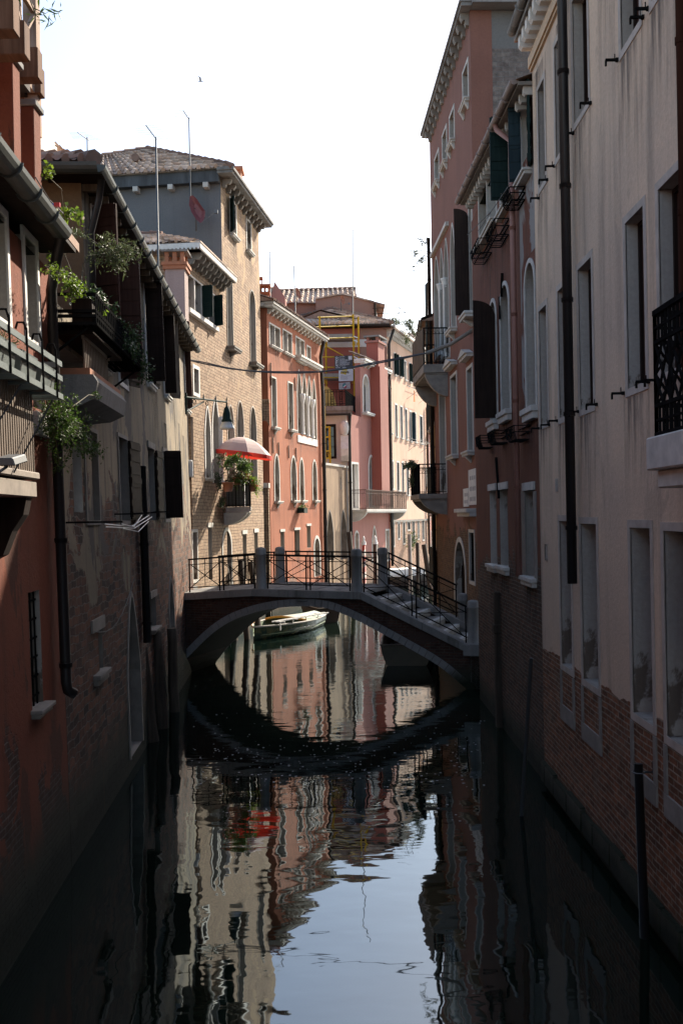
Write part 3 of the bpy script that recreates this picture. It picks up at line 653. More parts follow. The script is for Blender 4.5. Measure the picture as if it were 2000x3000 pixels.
# ---- the dark red house beyond it
FR = Fac((3.38, 17.3), (3.36, 25.5), -1)
red = House('canal_house', 'dark red plastered house with green shutters, next to the cream house on the right bank', 'house', FR, DKRED, 0, 8.2, 12.5, 9.0, ends=(True, True))
kw = dict(depth=0.22, fw=0.08, fm='stone', rm='reveal', panel='dark', bars=(0, 1))
_g0 = FR.h('S', 1538, 162, 0.33); _g1 = FR.h('S', 1371, 523, 0.33); zg = min(_g0[1], _g1[1]); dzg = _g1[1] - _g0[1]; print('R2 eave', _g0, _g1)
red.win('C1', 1035, 1105, 930, 1690, **dict(kw, sill=(0.14, 0.1, 0.1), shut=(('near', 168, 'green'), ('far', 100, 'blue', False, 0.22))))
red.win('S', 1466, 1492, 395, 640, **dict(kw, sill=(0.12, 0.1, 0.06), shut=(('near', 88, 'green', False, 0.34),)))
red.win('S', 1404, 1455, 526, 735, **dict(kw, panel='blue', split=1, sill=(0.14, 0.1, 0.1)))
akw = dict(kw, arch='round', sill=(0.10, 0.22, 0.06))
red.win('S', 1541, 1569, 784, 1205, **akw); red.win('S', 1468, 1493, 848, 1215, **akw)
red.win('S', 1437, 1455, 893, 1240, **dict(akw, shut=(('near', 90, 'dkbrown', 0.3, 0.46),)))
lkw = dict(kw, lintel=True, fw=0.09, sill=(0.09, 0.16, 0.08))
red.win('S', 1435, 1454, 1438, 1650, **dict(lkw, panel='white')); red.win('S', 1464, 1487, 1435, 1655, **lkw); red.win('S', 1537, 1566, 1438, 1685, **lkw)
m = red.mb()                                              # dado stones beside the ground-floor windows
for x0, x1, y0, y1 in ((1531, 1537, 1438, 1685), (1566, 1570, 1438, 1700)):
    a, z1_ = FR.hit(x1, y0); b, z0_ = FR.hit(x0, y1); m.box(a, b, -0.01, 0.012, z0_, z1_)
m.build('jamb_stone', M['stone_d'], red.root)
def zge(u): return _g0[1] + dzg * (u - _g0[0]) / (_g1[0] - _g0[0])
red.z1 = zg - 0.02
for i in range(22): red.corbels([0.12 + 0.37 * i], zge(0.12 + 0.37 * i) - 0.10, 0.17, 0.15, 0.12, M['stone'], scroll=False)
m = red.mb(); m.extrude([(0, zge(0) - 0.10), (8.2, zge(8.2) - 0.10), (8.2, zge(8.2) - 0.04), (0, zge(0) - 0.04)], 1, -0.02, 0.27); m.build('eaves_board', M['stone_d'], red.root)
m = red.mb(); m.poly([(0, 0, zg - 0.4), (8.2, 0, zg - 0.4), (8.2, 0, zge(8.2) - 0.08), (0, 0, zge(0) - 0.08)]) if abs(dzg) > 0.05 else None
red.gutter(0.05, 8.25, 0.33, zge(0.05), 0.075, simple('grey_pink_gutter', (0.24, 0.19, 0.17), 0.6, 0.2, 3), rings=0.75, z1=zge(8.25))
red.wall()
for h in red.holes: stain(red, h['u0'] - 0.15, h['u1'] + 0.15, h['z0'] - 0.18, 1.3, 'stain_d')
m = red.mb(); m.poly([(0, 0.3, zge(0)), (8.2, 0.3, zge(8.2)), (8.2, -4.5, zge(8.2) + 1.7), (0, -4.5, zge(0) + 1.7)]); m.poly([(0, -9, zge(0)), (8.2, -9, zge(8.2)), (8.2, -4.5, zge(8.2) + 1.7), (0, -4.5, zge(0) + 1.7)]); m.build('roof', M['tile_d'], red.root)
_e = [FR.h('C1', 850, 975, 0.12), FR.h('C1', 920, 1110, 0.12)]; _u = FR.h('S', 1499, 600, 0.12)[0]; _zz = FR.h('S', 1505, 1683, 0.12)[1]
red.pipe([(_u + 0.5, 0.33, zge(_u) - 0.03), (_u + 0.48, 0.3, zge(_u) - 0.15), (_u, 0.12, zge(_u) - 0.55), (_u, 0.12, _zz)], 0.052, M['pinkpipe'])
u0, z0_ = FR.h('S', 1569, 640); u1, z1_ = FR.h('S', 1508, 1200)
m = red.mb(); m.poly([(0.02, 0.006, 5.6), (_u - 0.14, 0.006, 5.6), (_u - 0.10, 0.006, 8.7), (_u - 0.2, 0.006, zg - 0.7), (0.02, 0.006, zg - 0.7)])
h_ = red.holes[3]; m = red.mb()                           # stucco skin that has lost its colour, right of the pink pipe
us = [0.02, h_['u0'] - 0.1, h_['u1'] + 0.1, _u - 0.08]; zs = [h_['z0'] - 0.3, h_['z1'] + 0.14, zg - 1.0]
for i in range(3):
    for j in range(2):
        if i == 1 and j == 0: continue
        m.poly([(us[i], 0.005, zs[j]), (us[i + 1], 0.005, zs[j]), (us[i + 1], 0.005, zs[j + 1]), (us[i], 0.005, zs[j + 1])])
m.build('peeling_stucco', DKRED_P, red.root)
for x, y, x2, y2 in ((1470, 800, 1468, 830), (1461, 870, 1463, 895), (1452, 1340, 1460, 1420)):
    a = FR.hit(x, y, 0.03); b = FR.hit(x2, y2 + 40, 0.03); m = red.mb(); m.bar((a[0], 0.03, a[1]), (b[0], 0.03, b[1]), 0.05, 0.03); m.build('tie_rod', M['iron'], red.root)
def basket(F, px, py, w, d, h, label, seed=0):
    u, z = F.hit(px, py, 0.05); p = F.w((u, 0.02, z)); r = thing('window_basket', label, 'planter rack', p, 'iron window baskets on the dark red house')
    m = MB(F)
    for zz, k in ((0, 0.8), (h * 0.55, 0.92), (h, 1.0)):
        a, b, c = u - w / 2 * k, u + w / 2 * k, d * k
        for A, B in (((a, 0.02), (a, c)), ((a, c), (b, c)), ((b, c), (b, 0.02)), ((a, 0.02), (b, 0.02))): m.bar((A[0], A[1], z + zz), (B[0], B[1], z + zz), 0.018, 0.018)
    n = 7
    for i in range(n + 1):
        f = i / n - 0.5; m.tube([(u + f * w * 0.8, d * 0.8, z), (u + f * w * 0.92, d * 0.95, z + h * 0.5), (u + f * w, d, z + h)], 0.008, 5); m.bar((u + f * w * 0.8, 0.02, z), (u + f * w * 0.8, d * 0.8, z), 0.012, 0.012)
    for s_ in (-1, 1):
        m.tube([(u + s_ * w * 0.2 + 0.09 * math.cos(t * 0.7), d + 0.01, z + h * 0.5 + 0.09 * math.sin(t * 0.7)) for t in range(10)], 0.007, 5)
    m.build('basket', M['iron'], r); return r
basket(FR, 1532, 1291, 0.95, 0.3, 0.24, 'rusty iron basket under the arched window nearest the cream house')
basket(FR, 1472, 1300, 0.9, 0.3, 0.24, 'iron basket under the middle arched window of the dark red house')
basket(FR, 1432, 1313, 0.8, 0.3, 0.26, 'iron basket below the big dark arched shutter')
basket(FR, 1472, 706, 1.2, 0.3, 0.28, 'black scrolled iron rack below the upper window beside the pink pipe')
basket(FR, 1424, 757, 1.3, 0.32, 0.28, 'black scrolled iron rack below the wide two-light window')
basket(FR, 1521, 600, 0.8, 0.3, 0.2, 'small iron rack holding a flower box at the topmost green shutters')
plant('flower_box', 'faded brown plant box on the sill of the topmost green shuttered window', 'planter', FR.w((FR.hit(1521, 590)[0], 0.2, FR.hit(1521, 590)[1])), [((0, 0, 0.06), (0.1, 0.32, 0.1), 160)], 'leaf_b', 0.06, seed=12, stem=0.004)
m = MB(FR); a = FR.hit(1494, 530, 0.6); 
lines = thing('washing_line', 'two taut grey washing lines below the open black shutter', 'line', FR.w((a[0], 0.6, a[1])))
for k in (0, 0.18):
    p = FR.hit(1492, 540, 0.35); q = FR.hit(1398, 680, 0.5); m.tube([(p[0] + k, 0.35, p[1]), ((p[0] + q[0]) / 2, 0.45, (p[1] + q[1]) / 2 - 0.03), (q[0] + k, 0.5 + k, q[1])], 0.007, 5)
m.build('rope', M['cable'], lines)

# ---- the rose palace beyond the bridge
FP = Fac((3.95, 29.5), (3.64, 39.4), -1)
pal = House('canal_palace', 'tall rose palace with scrolled eaves corbels behind the right end of the bridge', 'house', FP, PINKR, 0, FP.L, 19.3, 10.0, ends=(False, True))
kw = dict(depth=0.24, fw=0.10, fm='stone', rm='reveal', panel='dark', bars=(0, 1))
for a, b, c, d in ((1357, 1372, 218, 325), (1318, 1331, 348, 440), (1297, 1309, 402, 498), (1274, 1286, 472, 556)):
    pal.win('S', a, b, c, d, **dict(kw, sill=(0.13, 0.12, 0.08), bracket=2))
for a, b, c in ((1273, 1288, 766), (1290, 1301, 738), (1303, 1315, 708)):
    pal.win('S', a, b, c, 1062, **dict(kw, arch='gothic', rise=1.15, fw=0.08, sill=(0.05, 0.05, 0.02)))
pal.win('S', 1321, 1334, 668, 978, **dict(kw, arch='gothic', rise=1.0, sill=(0.22, 0.14, 0.12), bracket=True))
pal.win('S', 1376, 1384, 600, 929, **dict(kw, arch='round', sill=(0.3, 0.16, 0.3), bracket=True, shut=(('far', 96, 'dkbrown', 0.25, 0.42),)))
pal.win('S', 1322, 1339, 1109, 1338, **dict(kw, sill=(0.2, 0.14, 0.12), bracket=True)); pal.win('S', 1370, 1385, 1085, 1326, **dict(kw, sill=(0.2, 0.14, 0.12), bracket=True))
pal.win('S', 1289, 1306, 1157, 1440, **dict(kw, panel='dkbrown'))
pal.win('S', 1333, 1363, 1585, 1760, **dict(kw, arch='round', fw=0.16, sillless=None) if False else dict(kw, arch='round', fw=0.16, panel='dkbrown'))
pal.win('S', 1376, 1390, 1560, 1700, **dict(kw, grille=0.12))
for px, py in ((1354, 1066), (1331, 1098), (1311, 676)):
    pass
def pediment(H, h, out=0.26):
    m = H.mb(); a, b, z = h['u0'] - 0.22, h['u1'] + 0.22, h['z1'] + 0.28
    m.box(a, b, -0.02, out * 0.8, z, z + 0.09); m.extrude([(a - 0.05, z + 0.09), (b + 0.05, z + 0.09), ((a + b) / 2, z + 0.3)], 1, -0.02, out); m.build('pediment', M['stone'], H.root)
for h in pal.holes[9:11]: pediment(pal, h)
m = pal.mb(); h0, h2 = pal.holes[4], pal.holes[6]          # columns and label moulding of the three-light window
m.box(h2['u0'] - 0.25, h0['u1'] + 0.25, -0.02, 0.12, h2['z1'] + 0.28, h2['z1'] + 0.42); m.build('label_moulding', M['stone'], pal.root)
for a, b in ((pal.holes[4], pal.holes[5]), (pal.holes[5], pal.holes[6])):
    u = (a['u0'] + b['u1']) / 2; m = pal.mb(); zb2, zt2 = a['z0'], a['zs']
    m.lathe([(0.13, 0), (0.14, 0.08), (0.10, 0.14), (0.095, zt2 - zb2 - 0.35), (0.11, zt2 - zb2 - 0.3), (0.10, zt2 - zb2 - 0.26), (0.15, zt2 - zb2 - 0.06), (0.17, zt2 - zb2)], (u, -0.03, zb2), 14); m.build('column', M['stone_w'], pal.root)
pal.z1 = 19.25
pal.corbels([0.25 + 0.7 * i for i in range(14)], 19.1, 0.25, 0.36, 0.22, M['stone_d'])
m = pal.mb(); m.box(-0.3, FP.L + 0.1, -0.02, 0.29, 19.1, 19.2); m.box(-0.34, FP.L + 0.14, -0.02, 0.34, 19.2, 19.3); m.box(-0.5, -0.02, -9, 0, 19.1, 19.3); m.build('cornice', M['stone_g'], pal.root)
pal.wall(); pal.roof(0.3, 0.3, hip=True)
m = pal.mb(); m.poly([(-0.012, 0, -0.8), (-0.012, -0.62, -0.8), (-0.012, -0.62, 19.1), (-0.012, 0, 19.1)]); m.build('corner_strip', PINKR, pal.root)
m = pal.mb(); m.poly([(0, -0.62, -0.8), (0, -10, -0.8), (0, -10, 19.1), (0, -0.62, 19.1)]); m.build('side_wall', GREYBR, pal.root)
for i in range(4):
    m = pal.mb(); x = -1.6 - 2.1 * i; m.extrude([(-0.02, 19.08), (-0.4, 19.08), (-0.34, 18.78), (-0.02, 18.78)], 1, x - 0.24, x + 0.24) if False else m.box(-0.42, 0.0, x - 0.22, x + 0.22, 18.74, 19.08); m.build('corbel', M['stone'], pal.root, 0.02)
# balconies of the palace
def slab_balcony(H, u0, u1, o, z, th, rail, name, slabm, railm, front_boards=None, cd=0.75):
    m = H.mb(); m.box(u0, u1, -0.02, o, z - th, z)
    m.box(u0 + 0.05, u1 - 0.05, -0.02, o - 0.06, z - th - 0.06, z - th)
    m.build('balcony_slab', slabm, H.root, 0.015)
    for u in (u0 + 0.2, u1 - 0.2):
        m = H.mb(); n = 8; m.extrude([(-0.02, z - th - 0.06)] + [(o * 0.92 * math.cos(t * math.pi / 2 / n) , z - th - 0.06 - cd * math.sin(t * math.pi / 2 / n) ** 1.6) for t in range(n + 1)] + [(-0.02, z - th - cd - 0.07)], 0, u - 0.13, u + 0.13); m.build('console', slabm, H.root)
    m = H.mb(); zt = z + rail
    segs = (((u0 + 0.03, 0), (u0 + 0.03, o - 0.04)), ((u0 + 0.03, o - 0.04), (u1 - 0.03, o - 0.04)), ((u1 - 0.03, o - 0.04), (u1 - 0.03, 0)))
    for A, B in segs:
        A, B = Vector((*A, 0)), Vector((*B, 0)); L = (B - A).length; n = max(2, int(L / 0.13))
        m.bar(A + Vector((0, 0, zt)), B + Vector((0, 0, zt)), 0.05, 0.04); m.bar(A + Vector((0, 0, z + 0.07)), B + Vector((0, 0, z + 0.07)), 0.035, 0.03); m.bar(A + Vector((0, 0, zt - 0.2)), B + Vector((0, 0, zt - 0.2)), 0.02, 0.02)
        for i in range(n + 1): p = A + (B - A) * (i / n); m.tube([p + Vector((0, 0, z)), p + Vector((0, 0, zt))], 0.011 if i % 4 else 0.02, 6)
        for i in range(n):                              # small arches between the bars
            p = A + (B - A) * (i / n); q = A + (B - A) * ((i + 1) / n)
            m.tube([p + Vector((0, 0, zt - 0.2)), (p + q) / 2 + Vector((0, 0, zt - 0.06)), q + Vector((0, 0, zt - 0.2))], 0.006, 4, False)
    m.build('balcony_railing', railm, H.root)
    if front_boards:
        m = H.mb(); n = int((u1 - u0) / 0.16)
        for i in range(n): a = u0 + (u1 - u0) * i / n; m.box(a, a + (u1 - u0) / n - 0.012, o - 0.02, o + 0.005, z + 0.03, zt + 0.02)
        m.build('balcony_screen', front_boards, H.root)
_un = FP.h('S', 1311, 1060)[0]; _z = FP.h('S', 1311, 1066)[1]
slab_balcony(pal, _un, _un + 3.6, 0.85, _z, 0.3, 1.25, 'upper', M['stone_d'], M['iron'], M['oldwood'])
_un = FP.h('S', 1309, 1440)[0]; _z2 = FP.h('S', 1309, 1446)[1]
slab_balcony(pal, _un, _un + 3.0, 1.0, _z2, 0.18, 1.05, 'lower', M['stone_d'], M['iron'], cd=0.5)
rng = random.Random(5)
plant('balcony_garland', 'dark dry creeper hanging along the rail of the lower palace balcony', 'plant', FP.w((_un + 1.2, 1.0, _z2 + 1.0)),
      [((-0.16 - 0.1 * math.cos(i), -1.3 + 0.36 * i, 0.08 + 0.05 * math.sin(i * 2)), (0.22, 0.3, 0.14), 130) for i in range(8)] + [((-0.05, 1.6 - 0.5 * i, -0.5), (0.1, 0.25, 0.4), 150) for i in range(3)], 'leaf_d', 0.07, seed=3, stem=0.004)
u, z = FP.h('S', 1264, 700); pal.pipe([(FP.L - 0.1, 0.12, 15.2), (FP.L - 0.1, 0.12, 0.6)], 0.07, M['pipe'])
_ub = FP.L + 0.02; pal.pipe([(_ub, 0.05, 13.6), (_ub + 0.06, 0.22, 13.45), (_ub + 0.06, 0.24, 9.0)], 0.055, M['zinc'])
plant('wall_shrub', 'leafy shrub sprouting from the far corner of the rose palace against the sky', 'plant', FP.w((FP.L, 0.0, 14.6)), [((-0.25, 0.2, 0.5), (0.3, 0.3, 0.4), 160), ((-0.6, 0.3, 0.1), (0.35, 0.3, 0.2), 130), ((-0.75, 0.4, -0.45), (0.25, 0.3, 0.3), 80), ((-0.35, 0.2, -0.1), (0.3, 0.3, 0.35), 150)], 'leaf_d', 0.085, seed=9, stem=0.008)
# two pale panels with grey lettering blocks on the palace corner
def panel_sign(name, label, x0, x1, y0, y1, rows):
    a, z1 = FP.hit(x1, y0, 0.03); b, z0 = FP.hit(x0, y1, 0.03); u0, u1 = min(a, b), max(a, b); p = FP.w(((u0 + u1) / 2, 0.02, z0)); r = thing(name, label, 'sign', p)
    m = MB(FP); m.box(u0, u1, 0.004, 0.035, z0, z1); m.build('board', M['stone_w'], r, 0.004)
    m = MB(FP); rg = random.Random(x0)
    for c, hh, n in rows:
        zc = z0 + (z1 - z0) * c; h = (z1 - z0) * hh; w = (u1 - u0) * 0.76 / n
        for i in range(n): m.box(u0 + (u1 - u0) * 0.12 + w * i, u0 + (u1 - u0) * 0.12 + w * (i + rg.uniform(0.55, 0.8)), 0.034, 0.038, zc - h / 2, zc + h / 2 * rg.uniform(0.8, 1))
    m.build('lettering', simple('faded_grey_letters', (0.34, 0.335, 0.34), 0.8), r)
panel_sign('street_sign', 'taller white street sign with three rows of faded grey lettering on the palace corner', 1373, 1394, 1371, 1480, ((0.76, 0.12, 3), (0.46, 0.13, 5), (0.17, 0.13, 5)))
panel_sign('street_sign', 'short white street sign beside the taller one on the palace corner', 1357, 1370, 1430, 1485, ((0.66, 0.2, 2), (0.28, 0.2, 4)))
m = pal.mb(); a = FP.hit(1394, 1490)[0]; b = FP.hit(1356, 1490)[0]; z = FP.hit(1375, 1490)[1]; m.box(a, b, -0.02, 0.3, z - 0.12, z); m.box(a, b, -0.02, 0.2, z - 0.24, z - 0.12); m.build('door_hood', M['stone'], pal.root, 0.01)

# ---- narrow ochre house past the palace
FY = Fac((3.68, 39.45), (3.95, 45.2), -1)
yel = House('canal_house', 'narrow ochre house with dark shutters squeezed past the far end of the rose palace', 'house', FY, YELW, 0, FY.L, 12.0, 9.0, ends=(True, True))
for i in range(3):
    for z0, z1 in ((1.6, 3.2), (4.6, 6.6), (8.2, 10.0)): yel.win_uz(0.6 + i * 1.8, 1.4 + i * 1.8, z0, z1, panel='dark', fm='stone', sill=(0.1, 0.1, 0.08), shut=(('near', 170, 'green'), ('far', 170, 'green')))
yel.wall(); yel.roof(0.34, 0.5); yel.gutter(0, FY.L, 0.5, 12.1, 0.09, M['zinc']); yel.pipe([(0.12, 0.12, 12.0), (0.12, 0.12, 0.5)], 0.07, M['pipe'])
# ================================================================== LEFT BANK
FL = Fac((-2.61, -6), (-4.53, 30), 1, -0.02)
uA = FL.hit(152, 1000)[0]; uB = FL.hit(252, 900)[0]; uC = FL.hit(547, 1200)[0]
# ---- brick-red house in the left foreground
lred = House('canal_house', 'brick red plastered house with a barred bay window, filling the left foreground', 'house', FL, REDL, 0, uA, 7.95, 8.0)
kw = dict(depth=0.26, fw=0.09, fm='stone_w', rm='reveal', panel='glass', bars=(1, 3))
_u1 = FL.h('A2', 42, 400)[0]; lred.win_uz(_u1 - 0.9, _u1, FL.h('A2', 50, 775)[1], FL.h('A2', 40, 95)[1], **kw)
lred.win('A2', 165, 240, 205, 855, **kw)
lred.win('A2', 218, 286, 1165, 1325, **dict(kw, noframe=True, panel='dark', bars=(0, 1)))
lred.win('A3', 200, 274, 975, 1760, **dict(kw, noframe=True, panel='dark', grille=0.14, fm='stone_d', sill=(0.10, 0.10, 0.05)))
for i in range(3):
    for z0, z1 in ((5.2, 7.0), (1.6, 3.4)): lred.win_uz(2.0 + i * 3.4, 2.9 + i * 3.4, z0, z1, **kw)
lred.wall()
rng = random.Random(14)
for i in range(7):
    u = 8 + (uA - 9) * rng.random(); stain(lred, u, u + rng.uniform(0.4, 1.1), rng.uniform(3.0, 7.5), rng.uniform(1.0, 2.5), 'stain_d')
a = FL.h('A1', 30, 1070, 0.32); b = FL.h('A1', 385, 1545, 0.32)
lred.gutter(0, b[0], 0.36, b[1] + 0.06, 0.13, M['zinc'], rings=0.8, z1=b[1] + 0.06)
m = lred.mb(); m.box(0, uA, -0.5, 0.36, b[1] + 0.0, b[1] + 0.05); m.build('eaves_board', M['dkbrown'], lred.root)
lred.z1 = b[1] + 0.05; lred.roof(0.34, 0.36)
_u = FL.hit(152, 1000, 0.1)[0]
lred.pipe([(b[0] - 0.05, 0.36, b[1] - 0.02), (b[0] - 0.02, 0.3, b[1] - 0.25), (_u, 0.12, b[1] - 0.6), (_u, 0.12, 2.55), (_u + 0.02, 0.13, 2.44), (_u + 0.08, 0.2, 2.38)], 0.07, M['pipe'])
_u = FL.h('A2', 356, 800, 0.1)[0]; lred.pipe([(_u, 0.1, 6.8), (_u, 0.1, 4.9)], 0.03, M['zinc'])
# barred bay
e = FL.h('A2', 215, 1400, 0.38); zt = FL.h('A2', 215, 1090, 0.38)[1]; zb_ = FL.h('A3', 220, 185, 0.38)[1]
m = lred.mb(); n = int(2.3 / 0.085)
for i in range(n + 1): u = e[0] - 2.3 * i / n; m.box(u - 0.022, u + 0.022, 0.36, 0.38, zb_, zt)
for i in range(5): o = 0.02 + 0.34 * i / 4; m.box(e[0] - 0.02, e[0] + 0.02, o - 0.02, o + 0.02, zb_, zt)
for z in (zb_ + 0.02, (zt + zb_) / 2 + 0.45, (zt + zb_) / 2 + 0.3, zt - 0.02): m.box(e[0] - 2.3, e[0] + 0.012, 0.345, 0.365, z - 0.02, z + 0.02); m.box(e[0] - 0.012, e[0] + 0.012, 0, 0.36, z - 0.018, z + 0.018)
m.build('window_grille', M['grille'], lred.root)
m = lred.mb(); m.box(e[0] - 2.36, e[0] + 0.06, -0.02, 0.42, zb_ - 0.08, zb_ - 0.005); m.box(e[0] - 2.32, e[0] + 0.03, -0.02, 0.39, zb_ - 0.27, zb_ - 0.1); m.build('bay_sill', M['bayst'], lred.root, 0.012)
for u in (e[0] - 0.18, e[0] - 2.1):
    m = lred.mb(); m.extrude([(-0.02, zb_ - 0.27), (0.36, zb_ - 0.27), (0.32, zb_ - 0.45), (0.2, zb_ - 0.62), (0.1, zb_ - 0.86), (-0.02, zb_ - 0.92)], 0, u - 0.11, u + 0.11); m.build('bay_bracket', M['dkbrown'], lred.root)
m = lred.mb(); u, z = FL.h('A2', 217, 1335); u2 = FL.h('A2', 295, 1360)[0]; m.box(u, u2, -0.02, 0.06, z - 0.32, z - 0.03); m.build('stone_lintel', M['stone'], lred.root, 0.01)
# flower rack on the bay
f = FL.h('A2', 412, 1048, 0.62); ft = f[1]; rk = thing('flower_rack', 'grey green steel flower rack mounted above the barred bay on the brick red house', 'planter rack', FL.w((f[0] - 1.5, 0.4, ft - 0.3)))
m = MB(FL); L = 3.6
for z in (ft, ft - 0.16, ft - 0.36): m.box(f[0] - L, f[0], 0.6, 0.615, z - 0.03, z + 0.03)
for z in (ft, ft - 0.36): m.box(f[0] - 0.01, f[0] + 0.01, 0.02, 0.6, z - 0.03, z + 0.03)
m.box(f[0] - L, f[0] - 0.02, 0.03, 0.1, ft - 0.40, ft - 0.38)
for i in range(9): u = f[0] - L * (i + 0.3) / 9; m.box(u - 0.02, u + 0.02, 0.04, 0.6, ft - 0.39, ft - 0.36)
m.build('rack_frame', M['rackgreen'], rk)
m = MB(FL)
for i in range(5):
    m = MB(FL); u = f[0] - 0.32 - i * 0.62; m.box(u - 0.012, u + 0.012, 0.615, 0.63, ft - 0.4, ft + 0.12); m.tube([(u, 0.62, ft + 0.1), (u, 0.6, ft + 0.17), (u, 0.54, ft + 0.17), (u, 0.52, ft + 0.11)], 0.012, 6)
    m.build('hook', M['iron'], rk)
for i in range(4):
    u = f[0] - 0.55 - i * 0.8; m = MB(FL); m.extrude([(0.08, ft - 0.35), (0.56, ft - 0.35), (0.6, ft - 0.1), (0.05, ft - 0.1)], 0, u - 0.3, u + 0.3)
    o = m.build('window_box', M['rackgreen']); tag(o, ['green grey window box in the steel rack, the one nearest the downpipe', 'green grey window box in the steel rack, second from the downpipe', 'green grey window box in the steel rack, third from the downpipe', 'green grey window box in the steel rack, farthest from the downpipe'][i], 'window box', 'window boxes in the steel rack')
plant('rack_plant', 'thin dry grassy plant rising from the steel flower rack', 'plant', FL.w((f[0] - 1.0, 0.35, ft - 0.1)), [((0, -0.3, 0.12), (0.15, 0.5, 0.12), 150), ((0.05, -1.1, 0.25), (0.1, 0.2, 0.3), 90)], 'leaf_o', 0.07, 0.15, 21, stem=0.004)
m = MB(FL); lm = FL.h('A3', 60, 150, 0.6); fl = thing('floodlight', 'small grey floodlight on a bent arm in front of the barred bay', 'lamp', FL.w((lm[0], 0.5, lm[1])))
m.tube([(lm[0] - 0.25, 0.36, lm[1] - 0.3), (lm[0] - 0.12, 0.55, lm[1] - 0.05), (lm[0] - 0.05, 0.6, lm[1])], 0.014, 6); m.build('arm', M['steel'], fl)
m = MB(FL); m.obox((lm[0] - 0.1, 0.52, lm[1]), (0.26, 0.05, 0.05), (0, 0.16, 0), (0, -0.02, 0.07)); m.build('lamp_head', M['steel'], fl, 0.01)
m = MB(FL)                                                # stay wires of the rack
w_ = thing('stay_cable', 'thin dark stay cables slanting across the barred bay', 'cable', FL.w((f[0] - 1, 0.3, ft - 1)))
for du in (0, 1.3): m.tube([(f[0] - 0.25 - du, 0.55, ft - 0.42), (f[0] - 1.5 - du, 0.44, ft - 1.25)], 0.009, 5)
m.build('wire', M['cable'], w_)

# ---- wooden roof terrace over it
AL = thing('roof_terrace', 'dark timber roof terrace on red posts above the left gutter', 'roof terrace', FL.w((uA - 0.8, -1, 7.9)))
def flat_post(px0, px1, px2, yt, Y, label=None):
    """square post seen at its corner: px0-px1 front face, px1-px2 canal side"""
    p0 = at(px0, yt, Y); p1 = at(px1, yt, Y); X1 = p1.x; Y2 = X1 / ray(px2, yt).x; return p0.x, p1.x, Y, min(Y2, Y + 0.45), p0.z
for px0, px1, px2, yt, Y in ((-30, 37, 58, 158, 11.3), (59, 99, 119, 292, 12.35)):
    x0, x1, y0, y1, z = flat_post(px0, px1, px2, yt + 18, Y)
    m = MB(); m.box(x0, x1, y0, y1, b[1] + 0.04, z); m.build('post', REDL, AL, 0.01)
    m = MB(); m.box(x0 - 0.03, x1 + 0.035, y0 - 0.03, y1 + 0.04, z, z + 0.075); m.build('post_cap', M['stone_g'], AL, 0.01)
    _px = x1
zb_ = z + 0.12
m = MB(); m.box(-5.6, -5.45 + 1.75, 10.2, 12.5, zb_ + 0.10, zb_ + 0.2); m.build('plate_beam', M['dkbrown'], AL)
for i, (xl, xr, yb, Y) in enumerate(((28, 40, 85, 9.6), (57, 73, 158, 10.7), (99, 112, 226, 12.0), (106, 120, 272, 13.1))):
    q = at(xr, yb, Y); q0 = at(xl, yb, Y); h = 0.36
    dY = 0.16
    m = MB(); m.box(q.x - 3.0, q.x, Y, Y + 0.2, q.z, q.z + h); m.build('beam', M['beam'], AL, 0.008)
tp = at(112, 0, 12.8); base = at(115, 215, 12.9)
m = MB()
x = ray(113, 60).x * 13.25 - 0.07
zb2 = at(100, 228, 12.2).z + 0.2
for i in range(9): y = 9.2 + i * 0.5; m.box(x - 0.02, x + 0.02, y - 0.02, y + 0.02, zb2, zb2 + 2.2)
for i in range(8):
    y = 9.2 + i * 0.5
    if i % 2 == 0: m.bar((x + 0.03, y, zb2), (x + 0.03, y + 1.0, zb2 + 1.05), 0.035, 0.05, (1, 0, 0)); m.bar((x + 0.03, y + 1.0, zb2), (x + 0.03, y, zb2 + 1.05), 0.035, 0.05, (1, 0, 0))
for z in (0.0, 1.05, 2.1): m.box(x, x + 0.05, 9.0, 13.3, zb2 + z, zb2 + z + 0.07)
m.build('lattice_railing', M['lattice'], AL)
m = MB(); m.box(x - 0.1, x + 0.07, 13.15, 13.33, zb2 - 0.5, zb2 + 2.6); m.build('corner_post', M['lattice'], AL)
m = MB(); m.box(x - 3, x - 0.04, 9.0, 13.1, zb2 - 0.06, zb2); m.build('deck', M['dkbrown'], AL)
m = MB(); m.box(x - 3, x - 2.9, 9.0, 13.3, zb2, zb2 + 1.9); m.build('back_screen', M['dkbrown'], AL)
p = at(106, 45, 12.9)
plant('oleander', 'oleander twig with narrow leaves poking out of the roof terrace lattice', 'plant', p, [((0.12, 0, 0.02), (0.16, 0.1, 0.16), 40), ((-0.1, -0.6, 0.1), (0.2, 0.3, 0.25), 90)], 'leaf', 0.17, 0.16, 31, stem=0.006, petals=('petal_p', 0.3))

# ---- long tan house with the loggia
terr = House('loggia_house', 'low dark loggia block with a planted ledge, wedged beside the brick red house', 'house', FL, TANL, uA + 0.01, uB - 0.01, FL.h('A2', 345, 500)[1] - 0.25, 7.0)
zl = FL.h('A2', 480, 590, 0.5)[1]; zs_ = FL.h('A2', 500, 1010, 0.55)[1]
h = terr.win_uz(uA + 0.2, uB - 0.25, zs_ + 0.05, zl - 0.35, depth=0.7, noframe=True, panel='dark', bars=(0, 1))
lw = dict(depth=0.25, fw=0.1, noframe=True, panel='dark', bars=(0, 1))
terr.win('S', 214, 240, 1262, 1500, **lw)
terr.wall()
m = terr.mb(); n = 16
for i in range(n): u = uA + 0.25 + (uB - uA - 0.6) * i / n; m.box(u - 0.014, u + 0.014, 0.36, 0.385, zs_ + 0.02, zl - 0.3)
m.box(uA + 0.2, uB - 0.3, 0.35, 0.39, zl - 0.33, zl - 0.28); m.build('loggia_bars', M['grille'], terr.root)
